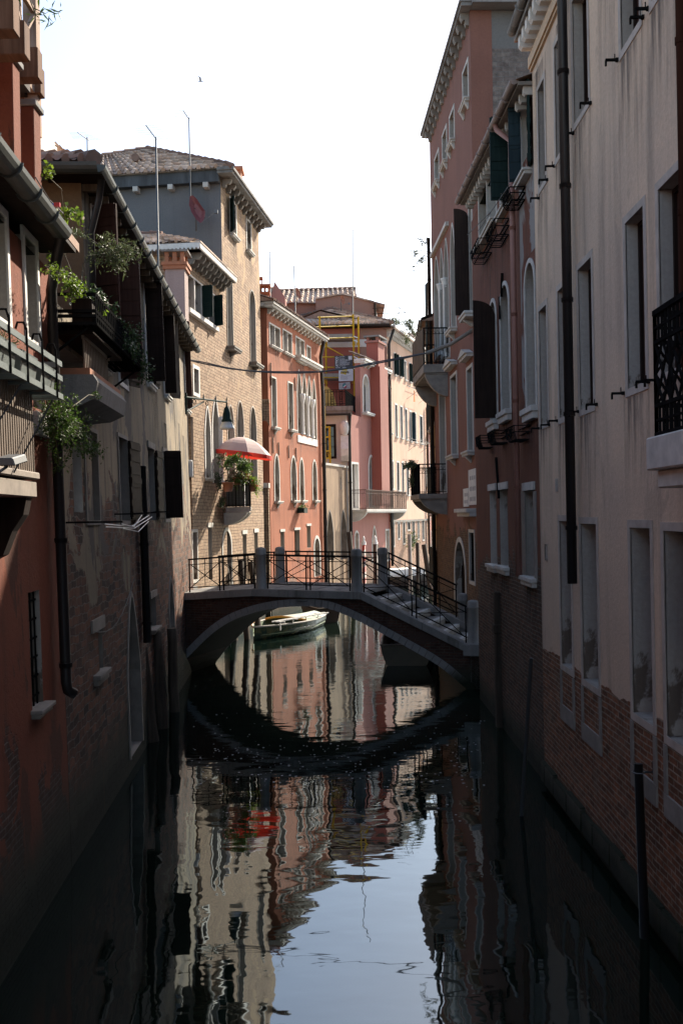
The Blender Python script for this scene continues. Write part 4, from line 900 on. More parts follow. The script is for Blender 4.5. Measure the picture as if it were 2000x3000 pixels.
m = terr.mb(); m.box(uA + 0.15, uB + 0.05, -0.5, 0.52, zl - 0.28, zl - 0.12); m.build('ledge', M['dkbrown'], terr.root)
m = terr.mb(); m.box(uA + 0.18, uB + 0.0, 0.3, 0.55, zl - 0.12, zl + 0.06); m.build('planter_trough', M['pot'], terr.root, 0.01)
m = terr.mb(); m.extrude([(-0.02, zs_), (0.5, zs_), (0.56, zs_ - 0.1), (0.52, zs_ - 0.32), (0.3, zs_ - 0.42), (-0.02, zs_ - 0.45)], 0, uA + 0.12, uB + 0.1); m.build('balcony_slab', M['stone_g'], terr.root, 0.03)
m = terr.mb(); m.box(uA + 0.15, uB + 0.2, -0.02, 0.46, zs_, zs_ + 0.09); m.build('slab_paving', M['pot'], terr.root)
def pl(px, py, o, dz=0): u, z = FL.hit(px, py, o); return FL.w((u, o, z + dz))
plant('ledge_plant', 'bright yellow green bushy herb on the loggia ledge', 'plant', pl(212, 868, 0.42), [((0, 0.1, 0.12), (0.2, 0.3, 0.16), 420), ((0.05, 1.0, 0.02), (0.18, 0.35, 0.12), 200)], 'leaf_y', 0.05, 0.55, 41, 'plants on the loggia ledge', stem=0.003)
plant('ledge_plant', 'low mossy yellow tuft at the near end of the loggia ledge', 'plant', pl(172, 810, 0.42), [((0, 0, 0.05), (0.15, 0.35, 0.1), 220)], 'leaf_y', 0.045, 0.4, 42, 'plants on the loggia ledge', stem=0.003)
plant('olive_shrub', 'grey green olive shrub spreading above the loggia ledge', 'shrub', pl(235, 860, 0.2), [((0.3, 0.5, 0.7), (0.4, 0.45, 0.32), 760), ((0.5, 0.8, 0.8), (0.32, 0.35, 0.25), 300), ((-0.1, 0.1, 0.85), (0.3, 0.3, 0.2), 160)], 'leaf_o', 0.075, 0.26, 43, stem=0.005)
plant('vine', 'sunlit yellow green vine on the line beside the left gutter', 'vine', pl(190, 660, 0.3), [((0.0, 0, 0.15), (0.16, 0.25, 0.14), 100), ((0.1, 0.4, 0.25), (0.1, 0.12, 0.1), 40), ((-0.1, -0.5, 0.5), (0.1, 0.2, 0.2), 50), ((-0.1, -0.4, -0.5), (0.08, 0.1, 0.2), 40)], 'leaf_y', 0.07, 0.8, 44, stem=0.005)
plant('wall_creeper', 'rounded green creeper growing out of the wall beside the downpipe below the loggia', 'shrub', pl(160, 1230, 0.2), [((0.05, 0.0, 0.0), (0.34, 0.5, 0.45), 2300), ((0.1, 0.6, -0.12), (0.3, 0.5, 0.35), 1700), ((0.2, 1.2, -0.3), (0.18, 0.35, 0.15), 260), ((0.05, 0.0, -0.55), (0.15, 0.2, 0.2), 130), ((0.3, 0.9, 0.4), (0.12, 0.2, 0.12), 50), ((-0.02, -0.25, 0.35), (0.2, 0.3, 0.2), 200)], 'leaf', 0.044, 0.5, 45, stem=0.005)
tan = House('canal_house', 'long stained tan house with a grey gutter and dark shutters on the left bank', 'house', FL, TANL, uB, uC, 10.0, 9.0)
g0 = FL.h('A1', 640, 1125, 0.34); g1 = FL.h('A2', 1285, 765, 0.34)
kw = dict(depth=0.22, fw=0.09, fm='stone_w', rm='reveal', panel='dark', bars=(0, 1))
def dwin(px, py0, py1, w=0.95, **k):
    u = FL.hit(px, (py0 + py1) / 2)[0]; return tan.win_uz(u, u + w, (BZ_ + 0.02 if py1 in (905, 962) else FL.hit(px, py1)[1]), FL.hit(px, py0)[1], **k)
sl = (0.08, 0.1, 0.05)
BZ_ = FL.h('A2', 925, 1075, 0.62)[1]
dwin(273, 615, 905, **dict(kw, sill=sl, shut=(('near', 118, 'brown'), ('far', 165, 'oldwood', False, 0.45))))
dwin(340, 730, 962, **dict(kw, shut=(('near', 92, 'brown', False, 0.42), ('far', 160, 'oldwood', False, 0.42))))
dwin(426, 838, 1115, **dict(kw, sill=sl, shut=(('near', 92, 'dkbrown', False, 0.38), ('far', 172, 'dkbrown', False, 0.4))))
dwin(477, 900, 1150, **dict(kw, sill=sl, shut=(('near', 100, 'dkbrown', False, 0.3), ('far', 140, 'oldwood', False, 0.36))))
dwin(540, 950, 1194, 0.8, **dict(kw, sill=sl, shut=(('near', 92, 'brown', False, 0.18),)))
tan.win('A2', 1158, 1168, 790, 900, **dict(kw, noframe=True)); tan.win('A2', 1168, 1180, 1010, 1145, **dict(kw, noframe=True))
lk = dict(kw, fm='stone_d', rm='stone_d', depth=0.25)
kw_ = kw; kw = dict(kw, rm='stone_d')
dwin(250, 1258, 1525, 1.0, **dict(lk, panel='dkbrown', fw=0.07)); dwin(349, 1280, 1525, 1.0, **dict(lk, panel='dkbrown', fw=0.07, shut=(('far', 176, 'dkbrown', False, 0.9),)))
dwin(437, 1312, 1525, 1.0, **dict(lk, lintel=True, shut=(('far', 176, 'dkbrown', False, 0.7),))); dwin(480, 1322, 1520, 1.0, **dict(lk, shut=(('near', 88, 'dkbrown', False, 0.42),)))
dwin(374, 1751, 2237, 1.5, **dict(kw, arch='gothic', rise=1.5, fw=0.10, fm='stone_d', panel='dark', depth=0.35))
dwin(274, 1853, 1981, 0.8, **dict(kw, lintel=True, fw=0.12, fm='stone_d', sill=(0.08, 0.16, 0.05))); dwin(442, 1753, 1847, 0.9, **dict(kw, lintel=True, fm='stone_d', sill=(0.08, 0.1, 0.05)))
dwin(498, 1697, 2032, 1.0, **dict(kw, arch='gothic', rise=0.8, fw=0.09, fm='stone_d', panel='dkbrown'))
for i in range(14):
    u = uB + (uC - uB) * rng.random(); stain(tan, u, u + rng.uniform(0.5, 1.4), rng.uniform(6.5, 9.6), rng.uniform(1.5, 3.5), 'stain_d')
kw = kw_
tan.z1 = g0[1] + 0.02; tan.wall(endmat=ORANGEPL)
tan.gutter(uB - 0.5, g1[0], 0.36, g0[1] + 0.1, 0.115, M['zinc'], rings=1.0)
m = tan.mb(); m.box(uB - 0.4, uC + 0.1, -0.5, 0.4, g0[1] - 0.02, g0[1] + 0.05); m.build('eaves_board', M['dkbrown'], tan.root)
for i in range(26):
    u = uB + 0.1 + (uC - uB) * i / 26; m = tan.mb(); m.box(u - 0.05, u + 0.05, -0.3, 0.3, g0[1] - 0.13, g0[1] - 0.02); m.build('rafter_end', M['oldwood'], tan.root)
m = tan.mb(); zc = g0[1] + 0.05; n = 8; r = 0.14; X0, X1 = -9.0, 0.36                # gutter along the near gable end
pts = [(uB - 0.5 + r * math.cos(math.pi * (1 + i / n)), zc + 0.05 + r * math.sin(math.pi * (1 + i / n))) for i in range(n + 1)]
for i in range(n): m.poly([(pts[i][0], X0, pts[i][1]), (pts[i + 1][0], X0, pts[i + 1][1]), (pts[i + 1][0], X1, pts[i + 1][1]), (pts[i][0], X1, pts[i][1])], True)
m.build('end_gutter', M['zinc'], tan.root)
zc = g0[1] + 0.16
E0 = FL.w((uB - 0.5, -9, zc)); E1 = FL.w((uB - 0.5, 0.3, zc)); R1_ = FL.w((uB + 1.9, -1.8, zc + 0.85)); R0 = FL.w((uB + 1.9, -9, zc + 0.95))
rng = random.Random(8)
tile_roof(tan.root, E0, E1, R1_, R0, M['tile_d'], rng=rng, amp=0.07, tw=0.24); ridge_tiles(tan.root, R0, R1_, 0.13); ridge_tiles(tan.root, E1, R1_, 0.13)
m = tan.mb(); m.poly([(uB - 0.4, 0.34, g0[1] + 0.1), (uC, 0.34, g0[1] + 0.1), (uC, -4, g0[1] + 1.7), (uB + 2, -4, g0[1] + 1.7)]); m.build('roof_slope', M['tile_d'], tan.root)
e_ = [FL.h('A1', 635, 1185, 0.3), FL.h('A1', 590, 1330, 0.1)]; _u = FL.h('A1', 585, 1500, 0.1)[0]
tan.pipe([(uB - 0.25, 0.36, g0[1] - 0.05), (uB - 0.2, 0.3, g0[1] - 0.35), (uB + 0.02, 0.12, g0[1] - 0.8), (uB + 0.02, 0.12, zs_ - 0.1)], 0.055, M['pipe'])
a = FL.hit(405, 1090, 0.1); b = FL.hit(430, 1885, 0.1); tan.pipe([(a[0], 0.1, 5.7), ((a[0] + b[0]) / 2, 0.1, b[1])], 0.085, M['pipe'])
# iron balcony of the tan house
t0 = FL.h('A2', 628, 655, 0.62); t1 = FL.h('A2', 928, 888, 0.62); bz = FL.h('A2', 925, 1075, 0.62)[1]
m = tan.mb(); U0, U1, o, zt = t0[0], t1[0], 0.62, (t0[1] + t1[1]) / 2
for z in (zt, zt - 0.22, bz + 0.1, bz): m.box(U0, U1, o - 0.02, o + 0.01, z - 0.02, z + 0.02); m.box(U0 - 0.02, U0 + 0.02, 0, o, z - 0.02, z + 0.02); m.box(U1 - 0.02, U1 + 0.02, 0, o, z - 0.02, z + 0.02)
n = int((U1 - U0) / 0.14)
for i in range(n + 1): u = U0 + (U1 - U0) * i / n; m.tube([(u, o, bz), (u, o, zt)], 0.012, 5)
for i in range(5): y = o * i / 4; m.tube([(U1, y, bz), (U1, y, zt)], 0.012, 5)
for i in range(7): y = 0.04 + o * i / 7; m.box(U0, U1, y, y + 0.05, bz - 0.03, bz)
for u in (U0 + 0.1, (U0 + U1) / 2, U1 - 0.1): m.bar((u, 0.0, bz - 0.4), (u, o - 0.1, bz - 0.02), 0.03)
m.build('iron_balcony', M['iron'], tan.root)
m = tan.mb(); m.box(U0 + 0.05, U1 - 0.05, 0.30, 0.56, bz + 0.02, bz + 0.34); m.build('planter_trough', M['dkbrown'], tan.root)  # added trough: a dark backing so the balcony reads as shaded
plant('balcony_plant', 'dim trailing plant filling the black iron balcony on the tan house', 'plant', FL.w(((U0 + U1) / 2, 0.4, bz + 0.1)), [((0.05, -1.4, 0.4), (0.2, 0.7, 0.25), 420), ((0.05, -0.3, 0.4), (0.2, 0.7, 0.28), 500), ((0.1, 1.1, 0.3), (0.22, 0.6, 0.35), 500), ((0.2, 1.9, -0.15), (0.15, 0.25, 0.35), 200), ((0.2, 0.4, 0.05), (0.12, 1.2, 0.2), 350)], 'leaf_d', 0.07, 0.5, 46, stem=0.004)
m = MB(FL); q = FL.h('A3', 820, 490, 0.5); wl = thing('washing_line', 'sagging white washing line frame below the dark lower windows of the tan house', 'line', FL.w((q[0], 0.4, q[1])))
for dz, (x0, y0, x1, y1) in enumerate(((690, 527, 978, 470), (695, 545, 998, 480), (800, 527, 930, 470), (805, 555, 975, 510))):
    A = FL.h('A3', x0, y0, 0.55); B = FL.h('A3', x1, y1, 0.45); m.tube([(A[0], 0.55, A[1]), ((A[0] + B[0]) / 2, 0.52, (A[1] + B[1]) / 2 - 0.12), (B[0], 0.45, B[1])], 0.009, 5)
m.build('rope', M['white'], wl)
m = MB(FL)
for x0, y0, x1, y1 in ((580, 515, 800, 512), (885, 460, 1110, 445)):
    A = FL.h('A3', x0, y0, 0.35); B = FL.h('A3', x1, y1, 0.35); m.bar((A[0], 0.35, A[1]), (B[0], 0.35, B[1]), 0.03); m.bar((A[0], 0.0, A[1]), (A[0], 0.35, A[1]), 0.025); m.bar((B[0], 0.0, B[1]), (B[0], 0.35, B[1]), 0.025)
m.build('bracket', M['iron'], wl)
m = MB(FL); A = FL.h('A3', 880, 880, 0.05); B = FL.h('A3', 615, 1235, 0.05); c_ = thing('loose_cable', 'thin pale cable looping over the pointed water door of the tan house', 'cable', FL.w((A[0], 0.05, A[1])))
m.tube([(A[0] + (B[0] - A[0]) * t, 0.06, A[1] + (B[1] - A[1]) * t - 0.35 * math.sin(math.pi * t)) for t in [i / 8 for i in range(9)]], 0.008, 5); m.build('wire', M['stone_g'], c_)
# clothes line with pegs by the vine
p = pl(105, 520, 0.3); q = pl(185, 625, 0.4); m = MB(); cl = thing('washing_line', 'thin line with a blue and red peg between the roof posts and the vine', 'line', p); m.tube([p, (p + q) / 2 - Vector((0, 0, 0.05)), q], 0.008, 5); m.build('rope', M['cable'], cl)
m = MB(); c_ = p.lerp(q, 0.6) - Vector((0, 0, 0.1)); m.box(c_.x - 0.06, c_.x + 0.02, c_.y - 0.02, c_.y + 0.02, c_.z - 0.02, c_.z + 0.05); m.build('peg', simple('blue_plastic', (0.03, 0.12, 0.45), 0.4, 0.1), cl)
m = MB(); m.box(c_.x + 0.02, c_.x + 0.09, c_.y - 0.02, c_.y + 0.02, c_.z + 0.01, c_.z + 0.06); m.build('peg', simple('red_plastic', (0.5, 0.03, 0.03), 0.4, 0.1), cl)

# ---- mooring piles on the left
def pile(px, pytop, pxb, pyb, Y, r, label, group, mat='pile', tilt=0.0):
    t = at(px, pytop, Y); b = at(pxb, pyb, Y - tilt); b.z = -0.8; ro = thing('mooring_pile', label, 'post', (b.x, b.y, 0), group)
    m = MB(); d = t - b; n = 8; rg = random.Random(px); m.tube([b + d * (i / n) + Vector((rg.uniform(-1, 1) * 0.012, rg.uniform(-1, 1) * 0.012, 0)) for i in range(n + 1)], [r * (1.08 - 0.12 * i / n) for i in range(n + 1)], 12); m.build('pole', M[mat], ro); return ro
pile(410, 1898, 452, 2170, 21.3, 0.17, 'thick dark mooring pile leaning by the pointed water door', 'dark mooring piles along the left wall')
pile(455, 1850, 478, 2140, 22.6, 0.15, 'dark mooring pile just beyond the pointed water door', 'dark mooring piles along the left wall')
pile(503, 1840, 512, 2080, 24.5, 0.12, 'thin dark mooring pile close to the left foot of the bridge', 'dark mooring piles along the left wall')

# ---- low brick house and brick tower beyond the bridge
FB = Fac((-4.9, 33.7), (-3.4, 44.9), 1)
uT = 4.62
lowb = House('brick_house', 'low tan brick house with a scalloped eave, just beyond the bridge on the left', 'house', FB, TANBRICK, 0, uT, 13.0, 8.0)
kw = dict(depth=0.22, fw=0.10, fm='stone', rm='reveal', panel='dark', bars=(0, 1))
ze = FB.h('B1', 400, 560, 0.55)[1]
c0 = FB.h('A2', 1225, 600); u0 = FB.hit(547.5, 860)[0]; u1 = FB.hit(628, 900)[0]; zt = FB.hit(628, 868)[1]; zb_ = FB.hit(628, 958)[1]
w4 = [u0 + (u1 - u0) * i / 4 for i in range(5)]
for i in range(4): lowb.win_uz(w4[i] + 0.05, w4[i + 1] - 0.05, zb_, zt, **dict(kw, fw=0.06, fm='stone_w', panel='glass' if i < 2 else 'green', shut=((('near', 100, 'green'),) if i == 2 else (('far', 60, 'green'),) if i == 3 else ())))
lowb.win('S', 567, 581, 1078, 1148, **dict(kw, fw=0.12, fm='stone_w'))
lowb.win('S', 553, 567, 1218, 1396, **dict(kw, panel='green', noframe=True))
lowb.win('S', 601, 616, 1192, 1400, **dict(kw, arch='gothic', rise=0.9, panel='glass', fm='stone_w', sill=(0.1, 0.1, 0.05)))
lowb.win('S', 623, 641, 1168, 1415, **dict(kw, arch='gothic', rise=0.9, panel='reveal', fm='stone_w')); 
lowb.win('S', 564, 577, 1560, 1700, **dict(kw, panel='glass', fm='stone')); lowb.win('S', 611, 622, 1545, 1700, **dict(kw, panel='glass', fm='stone', lintel=True))
lowb.z1 = ze; lowb.wall()
m = lowb.mb(); m.box(u0 - 0.1, u1 + 0.15, -0.02, 0.14, zb_ - 0.16, zb_ - 0.0); m.build('long_sill', M['stone_w'], lowb.root, 0.01)
lowb.corbels([0.1 + 0.52 * i for i in range(9)], ze + 0.0, 0.44, 0.36, 0.13, M['stone_d'])
m = lowb.mb(); m.box(-0.4, uT - 0.02, -0.02, 0.52, ze, ze + 0.06); m.box(-0.45, -0.0, -8, 0.5, ze, ze + 0.06); m.build('cornice', M['stone_d'], lowb.root)
m = lowb.mb(); n = 40                                      # scalloped edge boards
for i in range(n):
    a = -0.45 + (uT + 0.4) * i / n; b = -0.45 + (uT + 0.4) * (i + 1) / n; m.extrude([(a, ze + 0.2), (b, ze + 0.2), (b, ze + 0.06), ((a + b) / 2, ze - 0.02), (a, ze + 0.06)], 1, 0.53, 0.56)
for i in range(26):
    a = 0.56 - 8 * i / 60; b = 0.56 - 8 * (i + 1) / 60; m.extrude([(a, ze + 0.2), (b, ze + 0.2), (b, ze + 0.06), ((a + b) / 2, ze - 0.02), (a, ze + 0.06)], 0, -0.49, -0.46)
m.build('scalloped_board', M['stone_w'], lowb.root)
m = lowb.mb(); m.box(-0.5, uT - 0.02, 0.4, 0.58, ze + 0.2, ze + 0.25); m.build('eaves_tiles', M['tile'], lowb.root)
E0 = FB.w((-0.5, -6, ze + 0.25)); E1 = FB.w((-0.5, 0.55, ze + 0.25)); tile_roof(lowb.root, E0, E1, FB.w((1.0, -1.2, ze + 0.95)), FB.w((1.0, -6, ze + 1.0)), M['tile'], rng=rng)
ridge_tiles(lowb.root, FB.w((1.0, -6, ze + 1.0)), FB.w((1.0, -1.2, ze + 0.95)))
m = lowb.mb(); m.poly([(-0.5, 0.55, ze + 0.22), (uT - 0.02, 0.55, ze + 0.22), (uT - 0.02, -1.5, ze + 1.05), (1.0, -1.2, ze + 0.93)]); m.build('roof_slope', M['tile'], lowb.root)
# chimney in front of it
ca, cb = at(484, 740, 32.3), at(541, 740, 32.3); zt = at(510, 733, 32.3).z
m = MB(); y0, y1 = 32.2, 32.95; m.box(ca.x, cb.x, y0, y1, 8.5, zt - 0.62); m.build('chimney', plaster('chimney_plaster', (0.36, 0.28, 0.26), (0.32, 0.25, 0.23), (0.2, 0.16, 0.15), 0.4, None, damp_shade=0), lowb.root)
ch = lowb.root.children[-1]
m = MB(); m.box(ca.x - 0.06, cb.x + 0.06, y0 - 0.06, y1 + 0.06, zt - 0.62, zt - 0.5); m.box(ca.x - 0.1, cb.x + 0.1, y0 - 0.1, y1 + 0.1, zt - 0.5, zt - 0.4)
for x in (ca.x, (ca.x + cb.x) / 2 - 0.06, cb.x - 0.12):
    for y in (y0, y1 - 0.12): m.box(x, x + 0.12, y, y + 0.12, zt - 0.4, zt - 0.08)
m.build('chimney_brickwork', M['pot'], ch)
m = MB(); m.box(ca.x - 0.1, cb.x + 0.12, y0 - 0.1, y1 + 0.12, zt - 0.08, zt - 0.02); m.build('chimney_cap', M['stone_g'], ch)

tow = House('brick_tower_house', 'tallest house on the left, tan brick with a grey plastered side', 'house', FB, TANBRICK, uT, FB.L, 17.3, 7.0)
kw = dict(kw, panel='green')
tow.win('S', 674, 690, 583, 682, **dict(kw, sill=(0.14, 0.12, 0.1), shut=(('near', 150, 'green'),))); tow.win('S', 722, 734, 642, 730, **dict(kw, panel='glass', sill=(0.14, 0.12, 0.1)))
tow.win('S', 665, 680, 786, 1014, **dict(kw, arch='round', sill=(0.3, 0.14, 0.2), bracket=True, fm='stone_d', fw=0.07, panel='green'))
tow.win('S', 732, 747, 848, 1060, **dict(kw, arch='round', sill=(0.3, 0.14, 0.2), bracket=True, fm='stone_d', fw=0.07, panel='green'))
kw['panel'] = 'dark'
for a, b, c in ((667, 686, 1186), (695, 714, 1174), (733, 751, 1190)): tow.win('S', a, b, c, 1425, **dict(kw, arch='round', rise=1.1, fm='stone_m', fw=0.06))
tow.win('S', 653, 677, 1556, 1720, **dict(kw, arch='round', fw=0.14)); tow.win('S', 712, 723, 1565, 1700, **dict(kw, lintel=True, panel='green')); tow.win('S', 746, 756, 1560, 1690, **dict(kw, lintel=True, panel='green'))
zt = 17.35
for h in tow.holes[:4]: stain(tow, h['u0'] - 0.2, h['u1'] + 0.25, h['z0'] - 0.12, 1.8)
tow.z1 = zt; tow.wall(endmat=GREYTW)
tow.corbels([uT + 0.25 + 0.68 * i for i in range(10)], zt - 0.02, 0.36, 0.32, 0.16, M['stone_d'])
m = tow.mb(); m.box(uT - 0.45, FB.L + 0.3, -0.02, 0.55, zt, zt + 0.1); m.box(uT - 0.5, FB.L + 0.35, -0.02, 0.62, zt + 0.1, zt + 0.22); m.build('cornice', M['stone_g'], tow.root, 0.01)
m = tow.mb(); m.box(uT - 0.3, uT - 0.01, -7, 0.0, zt - 0.25, zt + 0.18); m.build('lead_flashing', simple('dark_stained_lead', (0.05, 0.055, 0.06), 0.7, 0.5, 2.5, stretch=(2.5, 0.4, 1)), tow.root)
for i in range(5):
    m = tow.mb(); o = -0.5 - 1.35 * i; m.box(uT - 0.35, uT, o - 0.1, o + 0.1, zt - 0.45, zt - 0.26); m.build('corbel', M['stone'], tow.root, 0.01)
E0 = FB.w((uT - 0.45, -7.2, zt + 0.2)); E1 = FB.w((uT - 0.45, 0.55, zt + 0.22)); AP = at(432, 438, 41.0); RL = at(235, 470, 41.0)
tile_roof(tow.root, E0, E1, AP, RL, M['tile'], rng=rng, tw=0.33, tl=0.46, amp=0.10)
ridge_tiles(tow.root, RL, AP, 0.13); ridge_tiles(tow.root, AP, E1, 0.13)
E2 = FB.w((FB.L + 0.3, 0.55, zt + 0.22)); m = MB(); m.poly([E1, E2, AP + Vector((0.8, 5.5, 0)), AP]); m.poly([RL, AP, AP + Vector((0.8, 5.5, 0)), RL + Vector((0.8, 5.5, 0))]); m.build('roof_slope', M['tile'], tow.root)
p = at(398, 462, 39.4); m = MB(); m.tube([p + Vector((0, 0.35, 0.0)), p + Vector((0, -0.12, -0.02))], 0.15, 14); m.build('roof_vent', M['tile_d'], tow.root)
q0, q1 = at(683, 503, 42), at(707, 498, 42); m = MB(); m.box(q0.x, q1.x, 41.8, 42.5, 17.2, q0.z); m.box(q0.x - 0.08, q1.x + 0.08, 41.72, 42.58, q0.z, q0.z + 0.14); m.build('chimney', M['pot'], tow.root)
# little white roof-light house behind the tan house's tiles
p0, p1 = at(118, 445, 24), at(168, 428, 24); rl = House('dormer', 'small white dormer box showing above the dark tiles at left', 'dormer', Fac((p0.x - 1.5, 24), (p1.x, 24), -1), WHITEW, 0, p1.x - p0.x + 1.5, p1.z, 2.0, z0=9.5); rl.wall()
tile_roof(rl.root, (p0.x - 1.5, 23.8, p1.z), (p1.x + 0.02, 23.8, p1.z), (p1.x + 0.02, 26, p1.z + 0.3), (p0.x - 1.5, 26, p1.z + 0.3), M['tile'], rng=rng)
# gothic column between the pointed windows, balcony, plants, umbrella
hh = lowb.holes[7]; m = lowb.mb(); u = hh['u1'] + 0.16; m.lathe([(0.13, 0), (0.14, 0.1), (0.10, 0.16), (0.095, 2.0), (0.12, 2.1), (0.10, 2.15), (0.17, 2.45)], (u, 0.02, hh['z0']), 12); m.build('column', M['stone_w'], lowb.root)
a = FB.hit(641, 1482, 0.9)[0]; b = FB.hit(731, 1487, 0.9)
slab_balcony(tow, max(a, uT + 0.02), b[0], 0.95, b[1] + 0.03, 0.16, 1.0, 'balcony', M['stone'], M['iron'], cd=0.45)
UB0, UB1, ZB = max(a, uT + 0.02), b[0], b[1]
ac = MB(FB); q = FB.hit(668, 1440, 1.0); acr = thing('air_conditioner', 'dark louvred air conditioner standing on the planted balcony under the parasol', 'air conditioner', FB.w((q[0], 0.8, ZB)))
ac.box(UB0 - 0.02, UB0 + 0.0, 0.02, 0.9, ZB + 0.05, ZB + 0.95); ac.build('casing', simple('grey_ac_casing', (0.10, 0.11, 0.115), 0.5, 0.1), acr)
m = MB(FB)
for i in range(14): z = ZB + 0.1 + i * 0.06; m.obox((UB0 - 0.035, 0.08, z), (0.02, 0, 0.025), (0, 0.72, 0), (0, 0, 0.02))
m.build('louvre', M['rackgreen'], acr)
def bp(px, py, o): u, z = FB.hit(px, py, o); return FB.w((u, o, z))
grp = 'plants on the sunny balcony under the parasol'
plant('balcony_plant', 'tall glossy leaved plant reaching up under the parasol', 'plant', bp(668, 1415, 0.75), [((0.15, 0.0, 0.85), (0.3, 0.3, 0.2), 180), ((0.55, 0.3, 0.6), (0.4, 0.5, 0.3), 380), ((0.3, 0.6, 0.15), (0.3, 0.7, 0.22), 380), ((0.0, 0, 0.7), (0.2, 0.2, 0.3), 120)], 'leaf', 0.13, 0.42, 51, grp, stem=0.01, pot=(0.2, 0.3))
plant('balcony_plant', 'dark reddish bushy plant between the parasol pole and the brick wall', 'plant', bp(722, 1395, 0.5), [((0, 0, 0.3), (0.3, 0.5, 0.34), 480), ((0.1, 0, 0.7), (0.14, 0.14, 0.2), 90)], 'leaf_b', 0.09, 0.4, 52, grp, stem=0.008, pot=(0.18, 0.28))
plant('balcony_plant', 'light green plant with red flowers in a pot at the balcony corner', 'plant', bp(738, 1420, 0.95), [((0, 0, 0.15), (0.32, 0.32, 0.28), 420), ((-0.2, 0, 0.4), (0.16, 0.16, 0.16), 120), ((0.15, 0, -0.2), (0.25, 0.25, 0.25), 220)], 'leaf_y', 0.075, 0.42, 53, grp, stem=0.006, petals=('petal', 0.12), pot=(0.17, 0.26))
plant('balcony_plant', 'pale dry flowering plant hanging beside the parasol pole', 'plant', bp(694, 1400, 0.9), [((0, 0, 0.12), (0.25, 0.25, 0.2), 200), ((-0.2, 0, 0.2), (0.15, 0.15, 0.14), 70)], 'leaf_b', 0.07, 0.3, 54, grp, stem=0.006, pot=(0.16, 0.25))
plant('climber', 'dark climber hanging on the wall at the near end of the sunny balcony', 'vine', bp(637, 1440, 0.25), [((0.05, 0, 0.3), (0.15, 0.2, 0.55), 220), ((0.1, 0, 1.1), (0.15, 0.2, 0.4), 130), ((0.15, 0, -0.4), (0.15, 0.2, 0.5), 180)], 'leaf_d', 0.08, 0.5, 55, stem=0.006)
uc = at(714, 1318, 37.6); um = thing('parasol', 'white parasol with a red scalloped rim over the sunny balcony', 'parasol', (uc.x, uc.y, ZB))
apex = at(706, 1281, 37.6).z; rim = at(706, 1327, 37.6).z; R_ = 1.03; n = 8
def can(m, r0, r1, cols=None, low=0.0):
    for k in range(n):
        a0, a1 = 2 * math.pi * (k + 0.3) / n, 2 * math.pi * (k + 1.3) / n
        st = 6
        for i in range(st):
            f0, f1 = r0 + (r1 - r0) * i / st, r0 + (r1 - r0) * (i + 1) / st
            def P(f, a): return Vector((uc.x, uc.y, 0)) + Vector((math.cos(a) * R_ * f, math.sin(a) * R_ * f, apex - (apex - rim) * f ** 2.0 - low + 0.14 * math.cos(a) * f * -1))
            m.poly([P(f0, a0), P(f1, a0), P(f1, a1), P(f0, a1)])
gw = G('parasol_cloth'); dt = gw.n('BsdfTranslucent', {0: (0.75, 0.62, 0.58, 1)}); mx = gw.n('MixShader', {0: 0.3}); gw.out(gw.val((0.72, 0.60, 0.57), gw.noise(gw.uv(), 3, 3), 0.92, 1.06), 0.8)
gw.t.links.new(gw.b.outputs[0], mx.inputs[1]); gw.t.links.new(dt.outputs[0], mx.inputs[2]); gw.t.links.new(mx.outputs[0], gw.t.nodes['Material Output'].inputs[0])
gr = G('parasol_red_cloth'); dt = gr.n('BsdfTranslucent', {0: (0.85, 0.07, 0.04, 1)}); mx = gr.n('MixShader', {0: 0.22}); gr.out(gr.val((0.62, 0.05, 0.04), gr.noise(gr.uv(), 3, 3), 0.9, 1.08), 0.8)
gr.t.links.new(gr.b.outputs[0], mx.inputs[1]); gr.t.links.new(dt.outputs[0], mx.inputs[2]); gr.t.links.new(mx.outputs[0], gr.t.nodes['Material Output'].inputs[0])
m = MB(); can(m, 0.02, 1.0); m.build('canopy', gw.m, um)
m = MB(); can(m, 0.3, 0.99, low=0.03); m.build('canopy_lining', gr.m, um)
m = MB()
for k in range(n):
    a0, a1 = 2 * math.pi * (k + 0.3) / n, 2 * math.pi * (k + 1.3) / n
    for i in range(4):
        b0, b1 = a0 + (a1 - a0) * i / 4, a0 + (a1 - a0) * (i + 1) / 4
        def Pq(a, z, t): return Vector((uc.x + math.cos(a) * R_ * z, uc.y + math.sin(a) * R_ * z, rim + 0.14 * math.cos(a) * -1 - t))
        s0 = 0.13 + 0.025 * math.sin(math.pi * i / 4); s1 = 0.13 + 0.025 * math.sin(math.pi * (i + 1) / 4); m.poly([Pq(b0, 1.0, 0), Pq(b1, 1.0, 0), Pq(b1, 1.005, s1), Pq(b0, 1.005, s0)])
m.build('valance', gr.m, um)
m = MB(); m.tube([(uc.x, uc.y, ZB), (uc.x, uc.y, apex + 0.06)], 0.02, 8)
for k in range(n): a = 2 * math.pi * (k + 0.3) / n; m.tube([(uc.x, uc.y, apex - 0.35), (uc.x + math.cos(a) * R_ * 0.55, uc.y + math.sin(a) * R_ * 0.55, apex - (apex - rim) * 0.3 - 0.06)], 0.007, 4)
m.build('pole', M['steel'], um)
